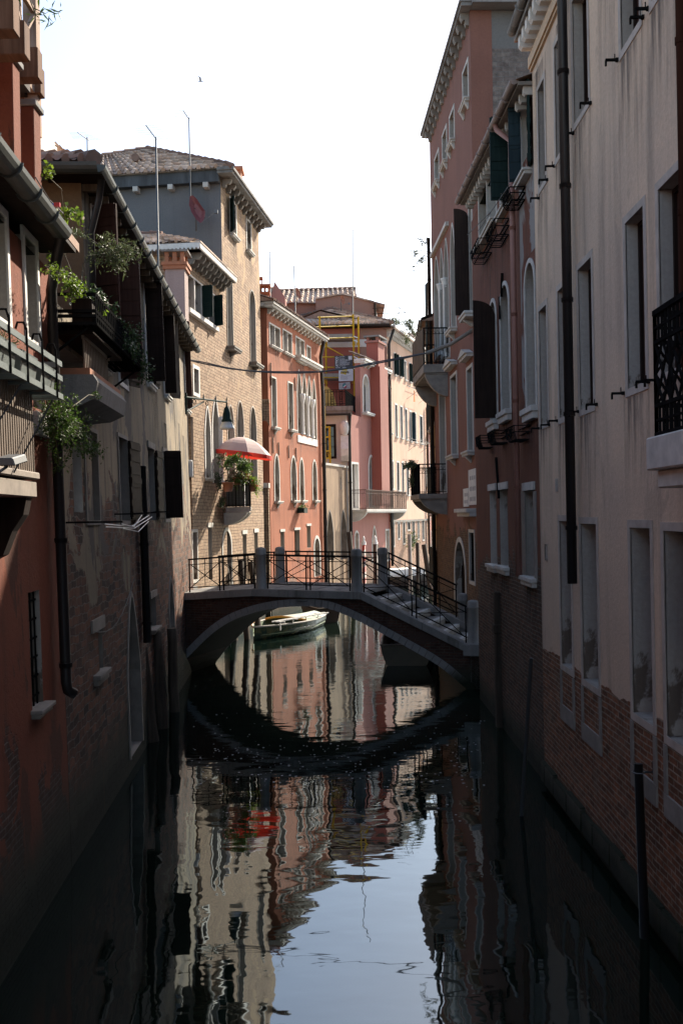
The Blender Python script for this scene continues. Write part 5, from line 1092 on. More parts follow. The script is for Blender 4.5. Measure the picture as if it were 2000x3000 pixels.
# bracket street lamp on the corner of the tan house
p0 = at(546, 1196, 29.0); tipx = at(664, 1180, 30.6); lamp = thing('street_lamp', 'green iron bracket lamp with a white glass shade on the corner of the tan house', 'street lamp', p0)
X = Vector((tipx.x - p0.x, tipx.y - p0.y, 0)); Lx = X.length; X.normalize(); z = tipx.z + 0.02
def LP(t, dz): return Vector((p0.x, p0.y, z)) + X * t + Vector((0, 0, dz))
m = MB(); m.tube([LP(-0.05, -0.02), LP(Lx, 0.0)], 0.028, 8); m.tube([LP(0.0, -0.42), LP(Lx * 0.42, -0.08)], 0.024, 8); m.bar(LP(0, -0.5), LP(0, 0.1), 0.05, 0.05)
for cx, rr in ((0.18, 0.09), (0.36, 0.07), (Lx * 0.5, 0.06)): m.tube([LP(cx + rr * math.cos(t * 0.6), -0.12 + rr * math.sin(t * 0.6)) for t in range(11)], 0.012, 5)
for t in (Lx * 0.42, Lx * 0.72, Lx): m.tube([LP(t, 0), LP(t, 0.10), LP(t, 0.16)], [0.03, 0.018, 0.004], 8)
m.build('bracket', M['green'], lamp)
m = MB(); c = LP(Lx, 0); m.lathe([(0.02, -0.02), (0.03, -0.12), (0.085, -0.2), (0.12, -0.36), (0.135, -0.5), (0.165, -0.56), (0.15, -0.6)], tuple(c), 16); m.build('lamp_hood', M['green'], lamp)
m = MB(); m.lathe([(0.15, -0.6), (0.215, -0.74), (0.225, -0.8), (0.21, -0.81), (0.02, -0.8)], tuple(c), 16); m.build('lamp_shade', simple('milky_glass', (0.75, 0.76, 0.78), 0.15, 0.05, 3, 0.02), lamp)
m = MB(FL); q = FL.h('A2', 1240, 1720, 0.05); bx = thing('meter_box', 'rounded white meter box on the far corner of the tan house', 'box', FL.w((q[0], 0.05, q[1]))); m.box(uC - 0.02, uC + 0.14, -0.2, 0.12, q[1] - 0.3, q[1] + 0.25); m.build('casing', M['white'], bx, 0.04)

# ---- red house past the tower
F4 = Fac((-3.19, 46), (-0.99, 55.2), 1)
r4 = House('canal_house', 'terracotta red palace with a four light arched window left of the scaffolding', 'house', F4, REDM, 0, F4.L, 14.0, 8.0)
kw = dict(depth=0.24, fw=0.075, fm='stone', rm='reveal', panel='glass', bars=(0, 2))
for a, b, c, d, s_ in ((332, 498, 945, 1285, 1), (553, 692, 1045, 1395, 1), (765, 897, 1165, 1530, 1), (945, 1000, 1312, 1595, 0)): r4.win('B3', a, b, c, d, **dict(kw, split=s_, sill=(0.12, 0.1, 0.08), panel='blue' if a == 765 else 'glass'))
r4.win('S', 795.7, 808.5, 1106, 1250, **dict(kw, sill=(0.17, 0.12, 0.1), bracket=True)); r4.win('S', 844.5, 857.5, 1121, 1257, **dict(kw, sill=(0.17, 0.12, 0.1), bracket=True))
for a, b, c, d in ((870.5, 882.5, 1084, 1268), (885.5, 897.5, 1093, 1274), (900.5, 911.5, 1104, 1279), (914.5, 925, 1112, 1285)): r4.win('S', a, b, c, d, **dict(kw, arch='gothic', rise=1.1, fw=0.09))
for a, b, c, d in ((804, 817, 1334, 1468), (852.5, 867, 1339, 1466), (877.5, 889, 1345, 1466), (915, 927, 1350, 1466)): r4.win('S', a, b, c, d, **dict(kw, arch='round', rise=0.9, fw=0.1, sill=(0.16, 0.11, 0.08), bracket=True))
for a, b, c, d in ((822, 833, 1558, 1628), (863, 878, 1553, 1628), (899, 910, 1541, 1605)): r4.win('S', a, b, c, d, **dict(kw, lintel=True, panel='dark'))
r4.win('S', 921, 936, 1578, 1690, **dict(kw, arch='round', fw=0.16, panel='dark', depth=0.4))
m = r4.mb(); ha = r4.holes[6:10]; a, b = ha[0]['u0'] - 0.3, ha[3]['u1'] + 0.3; z = ha[0]['z1'] + 0.45; m.box(a, b, -0.02, 0.28, z, z + 0.14); m.box(a - 0.05, b + 0.05, -0.02, 0.36, z + 0.14, z + 0.24); m.build('label_moulding', M['stone'], r4.root)
m = r4.mb(); m.box(a + 0.2, b - 0.2, -0.02, 0.04, ha[0]['z0'] - 0.45, ha[0]['z0'] - 0.1); m.build('apron_panel', M['stone_w'], r4.root)
for i in range(3):
    u = (ha[i]['u1'] + ha[i + 1]['u0']) / 2; m = r4.mb(); z0, zz = ha[i]['z0'], ha[i]['zs']; m.lathe([(0.14, 0), (0.10, 0.1), (0.09, zz - z0 - 0.5), (0.16, zz - z0 - 0.15), (0.17, zz - z0)], (u, 0.02, z0), 10); m.build('column', M['stone_w'], r4.root)
for px, y0, y1 in ((793, 1063, 1128), (864, 1106, 1145), (799, 1281, 1328), (816, 1296, 1334), (845, 1305, 1342), (867, 1312, 1352)):
    a = F4.hit(px, y0, 0.04); b = F4.hit(px, y1, 0.04); m = r4.mb(); m.bar((a[0], 0.04, a[1]), (a[0] + 0.06, 0.04, b[1]), 0.06, 0.04); m.build('tie_rod', M['rust'], r4.root)
for h in r4.holes: stain(r4, h['u0'] - 0.15, h['u1'] + 0.15, h['z0'] - 0.1, 1.4)
z4 = 14.0; r4.z1 = z4; r4.wall()
r4.corbels([0.15 + 0.6 * i for i in range(16)], z4 - 0.02, 0.28, 0.22, 0.14, M['stone'])
m = r4.mb(); m.box(-0.35, F4.L + 0.2, -0.02, 0.38, z4, z4 + 0.1); m.box(-0.4, F4.L + 0.25, -0.02, 0.46, z4 + 0.1, z4 + 0.22); m.box(-0.4, 0, -8, -0.02, z4 + 0.02, z4 + 0.2); m.build('cornice', M['stone'], r4.root, 0.01)
tile_roof(r4.root, F4.w((-0.5, 0.5, z4 + 0.25)), F4.w((F4.L + 0.2, 0.5, z4 + 0.25)), F4.w((F4.L + 0.2, -4, z4 + 1.9)), F4.w((-0.5, -4, z4 + 1.9)), M['tile_d'], rng=rng)
m = r4.mb(); m.poly([(-0.5, 0.5, z4 + 0.22), (-0.5, -8, z4 + 0.22), (-0.5, -4, z4 + 1.9)]); m.build('gable', M['tile_d'], r4.root)
u = F4.hit(938, 1200, 0.12)[0]; r4.pipe([(F4.L - 0.9, 0.45, z4 - 0.1), (F4.L - 0.5, 0.15, z4 - 0.9), (F4.L - 0.12, 0.14, z4 - 3.0), (F4.L - 0.12, 0.14, 1.0)], 0.10, M['pipe'], bands=2.5)
for px, py, pt, w in ((773, 885, 833, 0.42), (758, 870, 812, 0.25)):
    a = at(px, pt, 48); m = MB(); m.box(a.x - w / 2, a.x + w / 2, 48, 48 + w, 13.9, a.z - 0.45); m.box(a.x - w * 0.65, a.x + w * 0.65, 47.93, 48.07 + w, a.z - 0.45, a.z - 0.35)
    for dx in (-0.5, 0.0, 0.42):
        for dy in (0, 0.8): m.box(a.x + dx * w, a.x + (dx + 0.14) * w, 48 + dy * w, 48 + (dy + 0.2) * w, a.z - 0.35, a.z - 0.08)
    m.box(a.x - w * 0.7, a.x + w * 0.7, 47.9, 48.1 + w, a.z - 0.08, a.z); m.build('chimney', REDM, r4.root)
m = MB(F4); q = F4.hit(890, 1488, 0.3); wb = thing('window_box', 'small plant box hanging under the third arched window of the terracotta palace', 'window box', F4.w((q[0], 0.2, q[1]))); m.box(q[0] - 0.3, q[0] + 0.35, 0.05, 0.4, q[1] - 0.25, q[1]); m.build('box', M['green'], wb)
mm = MB(); rg = random.Random(2)
for i in range(90): add_leaf(mm, F4.w((q[0] + rg.uniform(-0.3, 0.4), rg.uniform(0.05, 0.45), q[1] + rg.uniform(-0.05, 0.1))), Vector((rg.gauss(0, 1), rg.gauss(0, 1), rg.gauss(0.3, 1))), 0.1, rg)
mm.build('foliage', M['leaf'], wb)
# brick garden wall with an arch between tower and palace
gw_ = thing('garden_wall', 'brick wall with an arched top niche between the brick tower and the terracotta palace', 'wall', (-3.6, 45.4, 0))
x0, x1 = -3.95, -3.2; m = MB(); zt_ = at(770, 1430, 45.4).z; m.box(x0 - 1.5, x1, 45.2, 45.6, -0.8, zt_); m.build('wall', TANBRICK, gw_)
za = at(780, 1180, 45.4).z; zb_ = at(780, 1262, 45.4).z
m = MB(); n = 8; xa, xb = at(760, 1250, 45.4).x, at(790, 1250, 45.4).x
m.poly([(xa - 1, 45.35, za), (xb, 45.35, za)] + [((xa + xb) / 2 + (xb - xa) / 2 * math.cos(math.pi * i / n), 45.35, zb_ + 0.45 * math.sin(math.pi * i / n)) for i in range(n + 1)] + [(xa - 1, 45.35, zb_)])
m.box(xa - 1, xb, 45.3, 45.7, za, za + 0.15); m.build('arch', TANBRICK, gw_)
m = MB(); m.box(x0 - 1.5, x1 + 0.03, 45.1, 45.7, zt_, zt_ + 0.22); m.build('coping', M['stone'], gw_)
for i in range(8): 
    pass
# ================================================================== THE BEND: houses facing the camera
FW = Fac((-0.99, 55.2), (0.585, 60.45), 1)
gar = thing('garden_wall', 'mottled tan canal wall with two pointed water windows below the scaffolding', 'wall', (-0.2, 57.8, 0))
zt = FW.hit(980, 1366)[1]
class _W(House):
    def __init__(s, root, F, mat, u0, u1, z1, depth=0.5): s.root, s.F, s.mat, s.u0, s.u1, s.z0, s.z1, s.depth, s.ends, s.holes = root, F, mat, u0, u1, -0.8, z1, depth, (True, True), []
gw2 = _W(gar, FW, TANW, 0.02, FW.L, zt, 1.0)
kw = dict(depth=0.5, fw=0.1, fm='stone_d', rm='stone_d', panel='dark', bars=(0, 1), arch='gothic', rise=1.2)
gw2.win('B6', 158, 235, 1265, 1880, **kw); gw2.win('B6', 330, 400, 1265, 1860, **kw)
kw2 = dict(depth=0.3, panel='dark', bars=(0, 1), arch='round', noframe=True)
gw2.win('B6', 322, 342, 838, 990, **kw2); gw2.win('B6', 400, 418, 845, 990, **kw2)
gw2.wall(); m = gw2.mb(); m.box(-0.02, FW.L, -1.0, 0.06, zt, zt + 0.12); m.build('coping', M['stone'], gar)
# terrace block over it
FT = Fac((-3.2, 59.5), (0.42, 59.5), 1)
zt2 = at(985, 1213, 59.5).z
ter = House('terrace_block', 'grey white terrace block with a big window behind the tan canal wall', 'house', FT, WHITEW, 0, FT.L, zt2, 6.6, z0=-0.5)
ter.win('B6', -60, 255, 205, 595, depth=0.2, fw=0.09, fm='dkbrown', panel='glass', bars=(2, 3), barmat='dkbrown')
ter.wall()
m = ter.mb(); m.box(-0.2, FT.L + 0.3, -7, 0.35, zt2, zt2 + 0.16); m.box(-0.2, FT.L + 0.35, 0.0, 0.42, zt2 + 0.16, zt2 + 0.42); m.build('terrace_slab', M['stone_g'], ter.root)
ter.gutter(0, FT.L + 0.2, 0.5, zt2 - 0.02, 0.12, M['pipe'], rings=3)
q = FT.hit(1009, 1300); m = ter.mb(); zc = q[1]                      # carved console with a head
b_ = FT.hit(1003, 1238)[1]; z0_ = FT.hit(1003, 1352)[1]
m.extrude([(0, z0_), (0.35, z0_), (0.62, z0_ + 0.3), (0.68, z0_ + 0.7), (0.45, z0_ + 1.1), (0.3, z0_ + 1.5), (0.34, b_ - 0.75), (0, b_ - 0.75)], 0, q[0] - 0.22, q[0] + 0.22); m.build('carved_console', M['stone_w'], ter.root, 0.03)
cons = ter.root.children[-1]
m = ter.mb(); m.lathe([(0.12, -0.5), (0.22, -0.4), (0.27, -0.2), (0.28, 0), (0.24, 0.2), (0.13, 0.33)], (q[0], 0.25, b_ - 0.25), 14); m.lathe([(0.03, -0.06), (0.05, -0.02), (0.02, 0.06)], (q[0], 0.52, b_ - 0.27), 8); m.build('carved_head', M['stone_w'], cons)
ter.pipe([(FT.L + 0.15, 0.4, zt2 - 0.1), (FT.L + 0.15, 0.3, zt2 - 0.4), (FT.L + 0.12, 0.2, zt2 - 1.0), (FT.L + 0.12, 0.2, 1.0)], 0.10, M['pipe'], bands=3)
# terrace railing
m = MB(); zr = zt2 + 0.44; ztop = at(970, 1143, 59.3).z; xa, xb = at(934, 1150, 59.2).x, at(1011, 1150, 59.2).x; xc = at(1050, 1150, 64.0).x
def scroll_rail(m, p, q, z0, z1):
    p, q = Vector(p), Vector(q); L = (q - p).length; n = max(2, int(L / 0.42)); X = (q - p) / L
    for z in (z0, z0 + 0.12, z1 - 0.12, z1): m.bar(p + Vector((0, 0, z)), q + Vector((0, 0, z)), 0.035, 0.03)
    for i in range(n):
        c = p + X * (L * (i + 0.5) / n)
        for dx in (-0.08, 0.08): m.tube([c + X * dx + Vector((0, 0, z0)), c + X * dx + Vector((0, 0, z1))], 0.018, 5)
        for cz in (z0 + 0.3, z1 - 0.3):
            for dz in (-0.13, 0.13): m.tube([c + X * 0.09 * math.cos(t * math.pi / 4) + Vector((0, 0, cz + dz + 0.09 * math.sin(t * math.pi / 4))) for t in range(9)], 0.016, 4, False)
        m.tube([p + X * (L * i / n) + Vector((0, 0, z0)), p + X * (L * i / n) + Vector((0, 0, z1))], 0.02, 5)
scroll_rail(m, (xa, 59.2, 0), (xb, 59.2, 0), zr, ztop); scroll_rail(m, (xb, 59.2, 0), (xc, 64.5, 0), zr, ztop); m.build('terrace_railing', M['iron'], ter.root)
m = MB(); c0, c1 = at(934, 1170, 60.3), at(985, 1170, 60.3); zc = at(950, 1133, 60.3).z
m.extrude([(c0.x - 1, zc), ((c0.x + c1.x) / 2, zc), (c1.x - 0.2, zc - 0.3), (c1.x, zc - 1.1), (c0.x - 1, zc - 1.4)], 1, 60.2, 60.6)
cv = m.build('awning', simple('yellow_cloth', (0.36, 0.30, 0.10), 0.9, 0.2, 4)); tag(cv, 'rounded yellow cloth cover standing behind the terrace railing', 'cover')

# red and peach block behind the terrace
FA = Fac((-5.1, 68.0), (3.2, 68.0), 1)
za = at(1030, 962, 68.0).z
att = House('canal_house', 'deep red walled house behind the scaffolding with a tiled hip roof', 'house', FA, PINKD, 0, FA.L, za, 9.0, z0=0)
uq = at(1056, 1050, 68.0).x + 5.1
att.wall()
m = att.mb(); m.poly([(uq, 0.02, 5), (FA.L, 0.02, 5), (FA.L, 0.02, za - 0.02), (uq, 0.02, za - 0.02)]); m.build('peach_corner', ROSEW, att.root)
m = att.mb(); m.box(0, FA.L, 0.0, 0.05, za - 1.25, za - 0.75); m.build('frieze', WHITEW, att.root)
m = att.mb(); m.box(-0.2, FA.L + 0.25, -0.1, 0.5, za, za + 0.1); m.build('eaves_board', M['dkbrown'], att.root)
att.gutter(0, FA.L + 0.2, 0.55, za + 0.16, 0.13, M['pipe'], rings=3)
AP = at(951, 903, 72.2); E0 = Vector((-5.3, 67.45, za + 0.2)); E1 = Vector((3.55, 67.45, za + 0.2))
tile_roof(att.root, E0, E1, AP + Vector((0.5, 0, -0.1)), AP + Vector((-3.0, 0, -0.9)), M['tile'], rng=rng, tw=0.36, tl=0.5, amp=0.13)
ridge_tiles(att.root, AP + Vector((0.5, 0, -0.05)), E1 + Vector((0, 0, 0.05)), 0.14); ridge_tiles(att.root, AP + Vector((-3, 0, -0.85)), AP + Vector((0.5, 0, -0.05)), 0.14)
m = att.mb(); m.poly([(FA.L + 0.35, 0.55, za + 0.2), (FA.L + 0.35, -9, za + 0.2), (AP.x + 5.5, -4.2, AP.z)]); m.build('roof_slope', M['tile'], att.root)
# upper pink blocks and their roofs
Fu = Fac((at(803, 900, 73).x - 1.0, 73), (at(1092, 900, 73).x, 73), 1)
zu = at(870, 887, 73).z
up = House('upper_house', 'dusty rose house rising behind the red one, roofed with sunlit tiles', 'house', Fu, ROSEW, 0, Fu.L, zu, 6.0, z0=10); up.wall()
rl, rr = at(816, 852, 75.5), at(1040, 845, 75.5)
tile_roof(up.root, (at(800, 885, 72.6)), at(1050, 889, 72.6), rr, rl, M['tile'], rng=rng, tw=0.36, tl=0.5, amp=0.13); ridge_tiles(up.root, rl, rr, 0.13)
gp = [at(925, 880, 72.8), at(1003, 866, 72.8), at(1093, 889, 72.8)]
m = MB(); base = 12.0
m.extrude([(gp[0].x, base), (gp[2].x, base), (gp[2].x, gp[2].z), (gp[1].x, gp[1].z), (gp[0].x, gp[0].z)], 1, 72.5, 77); m.build('gable_wall', ROSEW, up.root)
m = MB(); q = gp[2]; m.extrude([(q.x - 0.25, q.z + 0.02), (q.x + 0.8, q.z - 0.28), (q.x + 0.8, q.z - 0.16), (q.x - 0.25, q.z + 0.14)], 1, 72.3, 77); m.build('eaves', M['tile_d'], up.root)
m = MB(); m.bar((gp[0].x, 72.45, gp[0].z + 0.05), (gp[1].x, 72.45, gp[1].z + 0.05), 0.2, 0.1); m.bar((gp[1].x, 72.45, gp[1].z + 0.05), (gp[2].x, 72.45, gp[2].z + 0.05), 0.2, 0.1); m.build('verge_tiles', M['tile'], up.root)
Fs = Fac((gp[2].x, 72.5), (gp[2].x + 0.45, 76), 1)
m = MB(Fs); m.poly([(0, 0, 12), (Fs.L, 0, 12), (Fs.L, 0, gp[2].z), (0, 0, gp[2].z)]); m.build('side_wall', PINKC, up.root)
m = MB(Fs); z0_, z1_ = at(1098, 945, 73).z, at(1098, 905, 73).z; m.box(0.6, 2.2, 0.0, 0.06, z0_, z1_); m.build('shutter', simple('pale_blue_shutter', (0.45, 0.5, 0.5), 0.6, 0.1), up.root)
m = MB(); m.tube([(gp[2].x + 0.1, 72.3, gp[2].z - 0.1), (gp[2].x + 0.1, 72.3, 14)], 0.09, 8); m.build('downpipe', M['pipe'], up.root)
d0, d1 = at(787, 880, 70), at(820, 880, 70); zd = at(800, 824, 70).z; zd2 = at(800, 866, 70).z
dm = thing('dormer', 'small tiled dormer with a pink cheek behind the terracotta palace chimneys', 'dormer', (d0.x, 70, 14))
m = MB(); m.extrude([(d1.x - 0.35, zd), (d1.x + 0.35, zd2 - 0.1), (d1.x + 0.35, 14), (d0.x, 14), (d0.x, zd2 - 0.7)], 1, 70.1, 72); m.build('cheek', PINKC, dm)
tile_roof(dm, (d0.x - 0.4, 69.7, zd2 - 0.9), (d1.x - 0.35, 69.7, zd2 - 0.7), (d1.x - 0.35, 71.5, zd), (d0.x, 71.5, zd - 0.05), M['tile'], rng=rng, tw=0.27, amp=0.08)

# pink house with the chimney breast
FK = Fac((0.585, 60.45), (3.2, 68.15), 1)
zk = FK.hit(1052, 1062)[1]
zlow = zt2 + 0.1; uU = FK.hit(1055, 1100)[0]
pk = House('canal_house', 'sunlit pink house with a projecting chimney breast and long iron balcony at the bend', 'house', FK, PINKC, 0.02, FK.L - 0.02, zk, 0.35)
kw = dict(depth=0.28, fw=0.12, fm='stone_w', rm='white', panel='reveal', bars=(0, 1))
pk.win('B5', 605, 680, 1180, 1640, **dict(kw, arch='round', rise=0.8, sill=(0.3, 0.16, 0.2))); 
ub0 = FK.hit(1088, 1300, 0.0)[0]; ub1 = FK.hit(1112, 1300, 0.0)[0]
pk.win('B6', 470, 545, 672, 1220, **kw); pk.win('B6', 680, 738, 580, 1215, **dict(kw, arch='round', rise=0.8))
pk.win('B5', 808, 838, 1235, 1700, **kw); pk.win('B6', 872, 908, 580, 1000, **dict(kw, arch='round', rise=0.7, panel='dark'))
gk = dict(depth=0.4, fw=0.12, fm='stone', panel='dark', bars=(0, 1))
pk.win('S', 1040, 1050, 1560, 1680, **dict(gk, arch='round')); pk.win('S', 1090, 1103, 1545, 1650, **dict(gk, arch='gothic', rise=1.0)); pk.win('S', 1130, 1139, 1555, 1640, **gk)
_hs = pk.holes; pk.z1 = zlow; pk.holes = [h for h in _hs if h['z1'] < zlow] + [dict(h, z1=zlow + 1, arch=None) for h in _hs if h['z0'] < zlow < h['z1']]; pk.wall()
pk.u0, pk.z0, pk.z1 = uU, zlow, zk; pk.holes = [h for h in _hs if h['z1'] >= zlow]; pk.wall(); pk.u0, pk.z0 = 0.02, -0.8
m = pk.mb(); br_t = zk + 0.02; m.box(ub0, ub1, -0.02, 0.62, 5.2, br_t); m.build('chimney_breast', PINKC, pk.root)
m = pk.mb(); m.poly([(ub0 - 0.006, 0, 5.2), (ub0 - 0.006, 0.63, 5.2), (ub0 - 0.006, 0.63, br_t), (ub0 - 0.006, 0, br_t)]); m.build('breast_shade_side', PINKD, pk.root)  # near face of the breast painted deeper red as its shaded side
c0 = at(1070, 985, 64.2); zc = c0.z
m = pk.mb(); m.box(ub0 + 0.1, ub1 - 0.25, -0.25, 0.5, br_t, zc - 0.35); m.box(ub0, ub1 - 0.15, -0.35, 0.6, zc - 0.35, zc - 0.22)
for du in (0.12, 0.5):
    for o in (-0.25, 0.35): m.box(ub0 + du, ub0 + du + 0.18, o, o + 0.15, zc - 0.22, zc)
m.build('chimney', PINKC, pk.root); m = pk.mb(); m.poly([(ub0 + 0.094, -0.26, br_t), (ub0 + 0.094, 0.51, br_t), (ub0 + 0.094, 0.51, zc - 0.36), (ub0 + 0.094, -0.26, zc - 0.36)]); m.build('chimney_shade_side', PINKD, pk.root); m = pk.mb(); m.box(ub0 - 0.06, ub1 - 0.1, -0.4, 0.65, zc, zc + 0.1); m.build('chimney_cap', M['stone_g'], pk.root)  # deep red sheet paints shade on the near face of the stack
m = pk.mb(); m.box(uU - 0.05, FK.L, -0.36, 0.28, zk, zk + 0.12); m.box(uU - 0.1, FK.L, -0.36, 0.38, zk + 0.12, zk + 0.26); m.build('cornice', M['stone_w'], pk.root, 0.01)
tile_roof(pk.root, FK.w((uU - 0.1, 0.36, zk + 0.3)), FK.w((FK.L, 0.36, zk + 0.3)), FK.w((FK.L, -0.7, zk + 0.75)), FK.w((uU - 0.1, -0.7, zk + 0.75)), M['tile'], rng=rng)
pk.corbels([uU + 0.1 + 0.7 * i for i in range(7) if uU + 0.1 + 0.7 * i < FK.L], zk - 0.0, 0.22, 0.2, 0.15, M['stone'])
a = FK.hit(1037, 1490, 0.95)[0]; b = FK.hit(1176, 1490, 0.95)[0]; zb_ = FK.hit(1040, 1492, 0.95)[1]
slab_balcony(pk, 0.05, FK.L + 0.9, 0.95, zb_, 0.16, 1.15, 'long', M['stone'], M['rust'], cd=0.5)
m = pk.mb(); m.poly([(0.02, 0.012, -0.8), (FK.L - 0.02, 0.012, -0.8), (FK.L - 0.02, 0.012, 1.2), (0.02, 0.012, 1.2)]) ; m = None
pk.pipe([(FK.L - 0.8, 0.45, zk - 0.05), (FK.L - 0.6, 0.2, zk - 0.5), (FK.L - 0.05, 0.15, zk - 1.2), (FK.L - 0.05, 0.15, 1.2)], 0.09, M['pipe'], bands=3)

# long peach house
FH = Fac((3.2, 68.15), (6.95, 80.7), 1)
zh = FH.hit(1138, 972)[1]
pe = House('canal_house', 'long peach house with rows of narrow dark windows at the far end of the canal', 'house', FH, PEACH, 0.02, FH.L, zh, 9.0)
kw = dict(depth=0.07, fw=0.1, fm='stone_w', panel='dark', bars=(0, 1))
for i, (a, b, c, d) in enumerate(((917, 938, 875, 1140), (992, 1010, 915, 1175), (1058, 1075, 958, 1200), (1118, 1138, 1010, 1235), (1180, 1196, 1040, 1265), (1238, 1254, 1070, 1290))):
    pe.win('B5', a, b, c, d, **dict(kw, panel='green', sill=(0.1, 0.1, 0.05), shut=() if i in (0, 3, 5) else (('near', 120, 'green'), ('far', 120, 'green'))))
for i, (a, b, c, d) in enumerate(((935, 957, 1520, 1900), (1005, 1030, 1548, 1945), (1070, 1095, 1575, 1960), (1130, 1152, 1605, 1980), (1185, 1205, 1635, 2000), (1243, 1262, 1655, 2010), (1310, 1342, 1690, 2025))):
    pe.win('B5', a, b, c, d, **dict(kw, panel=('blue', 'reveal', 'reveal', 'reveal', 'blue', 'dark', 'blue')[i], sill=(0.1, 0.1, 0.05), shut=(('far', 120, 'blue'),) if i == 4 else ()))
for a, b, c, d in ((953, 980, 640, 985), (1027, 1053, 655, 1005), (1090, 1112, 660, 1020), (1147, 1172, 672, 1060), (1205, 1235, 690, 1010), (1262, 1282, 700, 1010), (1392, 1418, 745, 950)):
    pe.win('B6', a, b, c, d, **dict(kw, panel='dark', sill=(0.1, 0.1, 0.05)))
for a, b, c, d in ((972, 992, 1415, 1690), (1040, 1060, 1412, 1600), (1103, 1125, 1405, 1660), (1158, 1188, 1400, 1490), (1220, 1243, 1390, 1635), (1284, 1300, 1385, 1600), (1343, 1362, 1380, 1615)):
    pe.win('B6', a, b, c, d, **dict(kw, panel='dark', bars=(1, 4), fm='stone'))
pe.wall()
m = pe.mb(); m.box(0, FH.L, -0.02, 0.5, zh, zh + 0.12); m.box(0, FH.L, -0.02, 0.62, zh + 0.12, zh + 0.3); m.build('cornice', M['stone_w'], pe.root)
pe.corbels([0.2 + 0.42 * i for i in range(31)], zh, 0.42, 0.42, 0.18, M['stone_w'])
zz = FH.hit(1200, 1524)[1]; m = pe.mb(); m.box(0, FH.L, -0.02, 0.07, zz - 0.08, zz + 0.06); m.build('string_course', M['stone_d'], pe.root)
pe.roof(0.3, 0.6); pe.pipe([(0.08, 0.55, zh + 0.2), (0.1, 0.4, zh - 0.2), (0.12, 0.14, zh - 0.9), (0.12, 0.14, 1.5)], 0.10, M['pipe'], bands=3)
u = FH.hit(1248, 1400)[0]; pe.pipe([(u, 0.14, zh - 4), (u, 0.14, 1.5)], 0.09, M['rust'], bands=3)
def drying(F, px0, y0, px1, y1, label):
    a, b = F.hit(px0, y0, 0.15), F.hit(px1, y1, 0.15); t = thing('drying_rack', label, 'drying rack', F.w((a[0], 0.1, a[1])), 'drying racks on the peach wall'); m = MB(F)
    for o in (0.15, 0.5, 0.9): m.tube([(a[0], o, a[1] - (0.3 if o > 0.2 else 0)), (b[0], o, b[1] - (0.3 if o > 0.2 else 0))], 0.014, 5)
    for u, z in (a, b): m.tube([(u, 0.0, z + 0.1), (u, 0.9, z - 0.3)], 0.016, 5); m.tube([(u, 0.0, z - 0.9), (u, 0.9, z - 0.3)], 0.012, 5)
    m.build('rods', M['steel'], t)
drying(FH, 1196, 1132, 1232, 1146, 'wire drying rack under the top row windows of the peach house'); drying(FH, 1200, 1284, 1236, 1291, 'wire drying rack under the second row windows of the peach house')
m = MB(FH); q = FH.hit(1212, 1150, 0.4); cl = thing('hanging_cloth', 'small orange cloth hanging from the upper drying rack', 'cloth', FH.w((q[0], 0.4, q[1]))); m.extrude([(q[0] - 0.2, q[1] - 0.7), (q[0] + 0.25, q[1] - 0.65), (q[0] + 0.12, q[1] + 0.15), (q[0] - 0.05, q[1] + 0.15)], 1, 0.4, 0.43); m.build('cloth', simple('orange_cloth', (0.6, 0.22, 0.08), 0.9, 0.1), cl)
# rooftop terrace with shrubs and wire pergola over the peach house
q0, q1 = at(1132, 998, 70), at(1180, 1000, 70); zt = at(1150, 960, 70).z
al = thing('roof_terrace', 'brown screened roof terrace with a wire pergola above the peach house', 'roof terrace', (q0.x, 70, zh + 0.5))
m = MB(); m.box(q0.x, q1.x - 0.25, 70, 74, zh + 0.3, zt); m.build('screen', M['dkbrown'], al)
m = MB()
P = [at(1090, 903, 71), at(1169, 901, 71), at(1187, 916, 69.5), at(1090, 920, 69.5)]
for i in range(3): m.tube([P[i], P[i + 1]], 0.025, 5)
for p in (P[1], P[2]): m.tube([p, (p.x, p.y, zh + 0.4)], 0.025, 5)
m.tube([at(1169, 948, 71), at(1190, 965, 69.5)], 0.02, 5); m.build('wire_pergola', M['iron'], al)
plant('terrace_shrub', 'airy shrub on the roof terrace, left of the pergola corner', 'shrub', at(1155, 965, 71.5), [((0, 0, 0.6), (0.7, 0.5, 0.5), 260), ((-0.4, 0, 0.3), (0.4, 0.4, 0.4), 120)], 'leaf_o', 0.15, 0.5, 61, 'shrubs on the far roof terrace', stem=0.012)
plant('terrace_shrub', 'airy shrub on the roof terrace, right of the pergola corner', 'shrub', at(1197, 985, 70.5), [((0, 0, 0.9), (0.6, 0.5, 0.7), 300), ((0.3, 0, 0.3), (0.4, 0.4, 0.4), 140), ((-0.1, 0, -0.2), (0.25, 0.3, 0.4), 120)], 'leaf_o', 0.15, 0.5, 62, 'shrubs on the far roof terrace', stem=0.012)
# houses past the peach one
Ff = Fac((at(1196, 1000, 84).x, 84), (8.3, 84.4), 1); zf = at(1225, 1003, 84).z
ff = House('far_house', 'rose house with a sunlit tiled roof rising beyond the peach house', 'house', Ff, ROSEW, 0, Ff.L, zf, 6, z0=0); ff.wall()
tile_roof(ff.root, Ff.w((-0.2, 0.5, zf)), Ff.w((Ff.L, 0.5, zf)), Ff.w((Ff.L, -3, zf + 1.35)), Ff.w((0.0, -3, zf + 1.35)), M['tile'], rng=rng, tw=0.32, tl=0.45, amp=0.09)
m = MB(Ff); m.box(-0.2, Ff.L, 0.0, 0.55, zf - 0.6, zf - 0.05); m.build('eaves_board', M['stone_g'], ff.root)
Fe = Fac((6.95, 80.7), (8.7, 91.5), 1)
fe = House('far_house', 'narrow pink house glimpsed beside the far corner of the peach house', 'house', Fe, PINKC, 0, Fe.L, 11.0, 6)
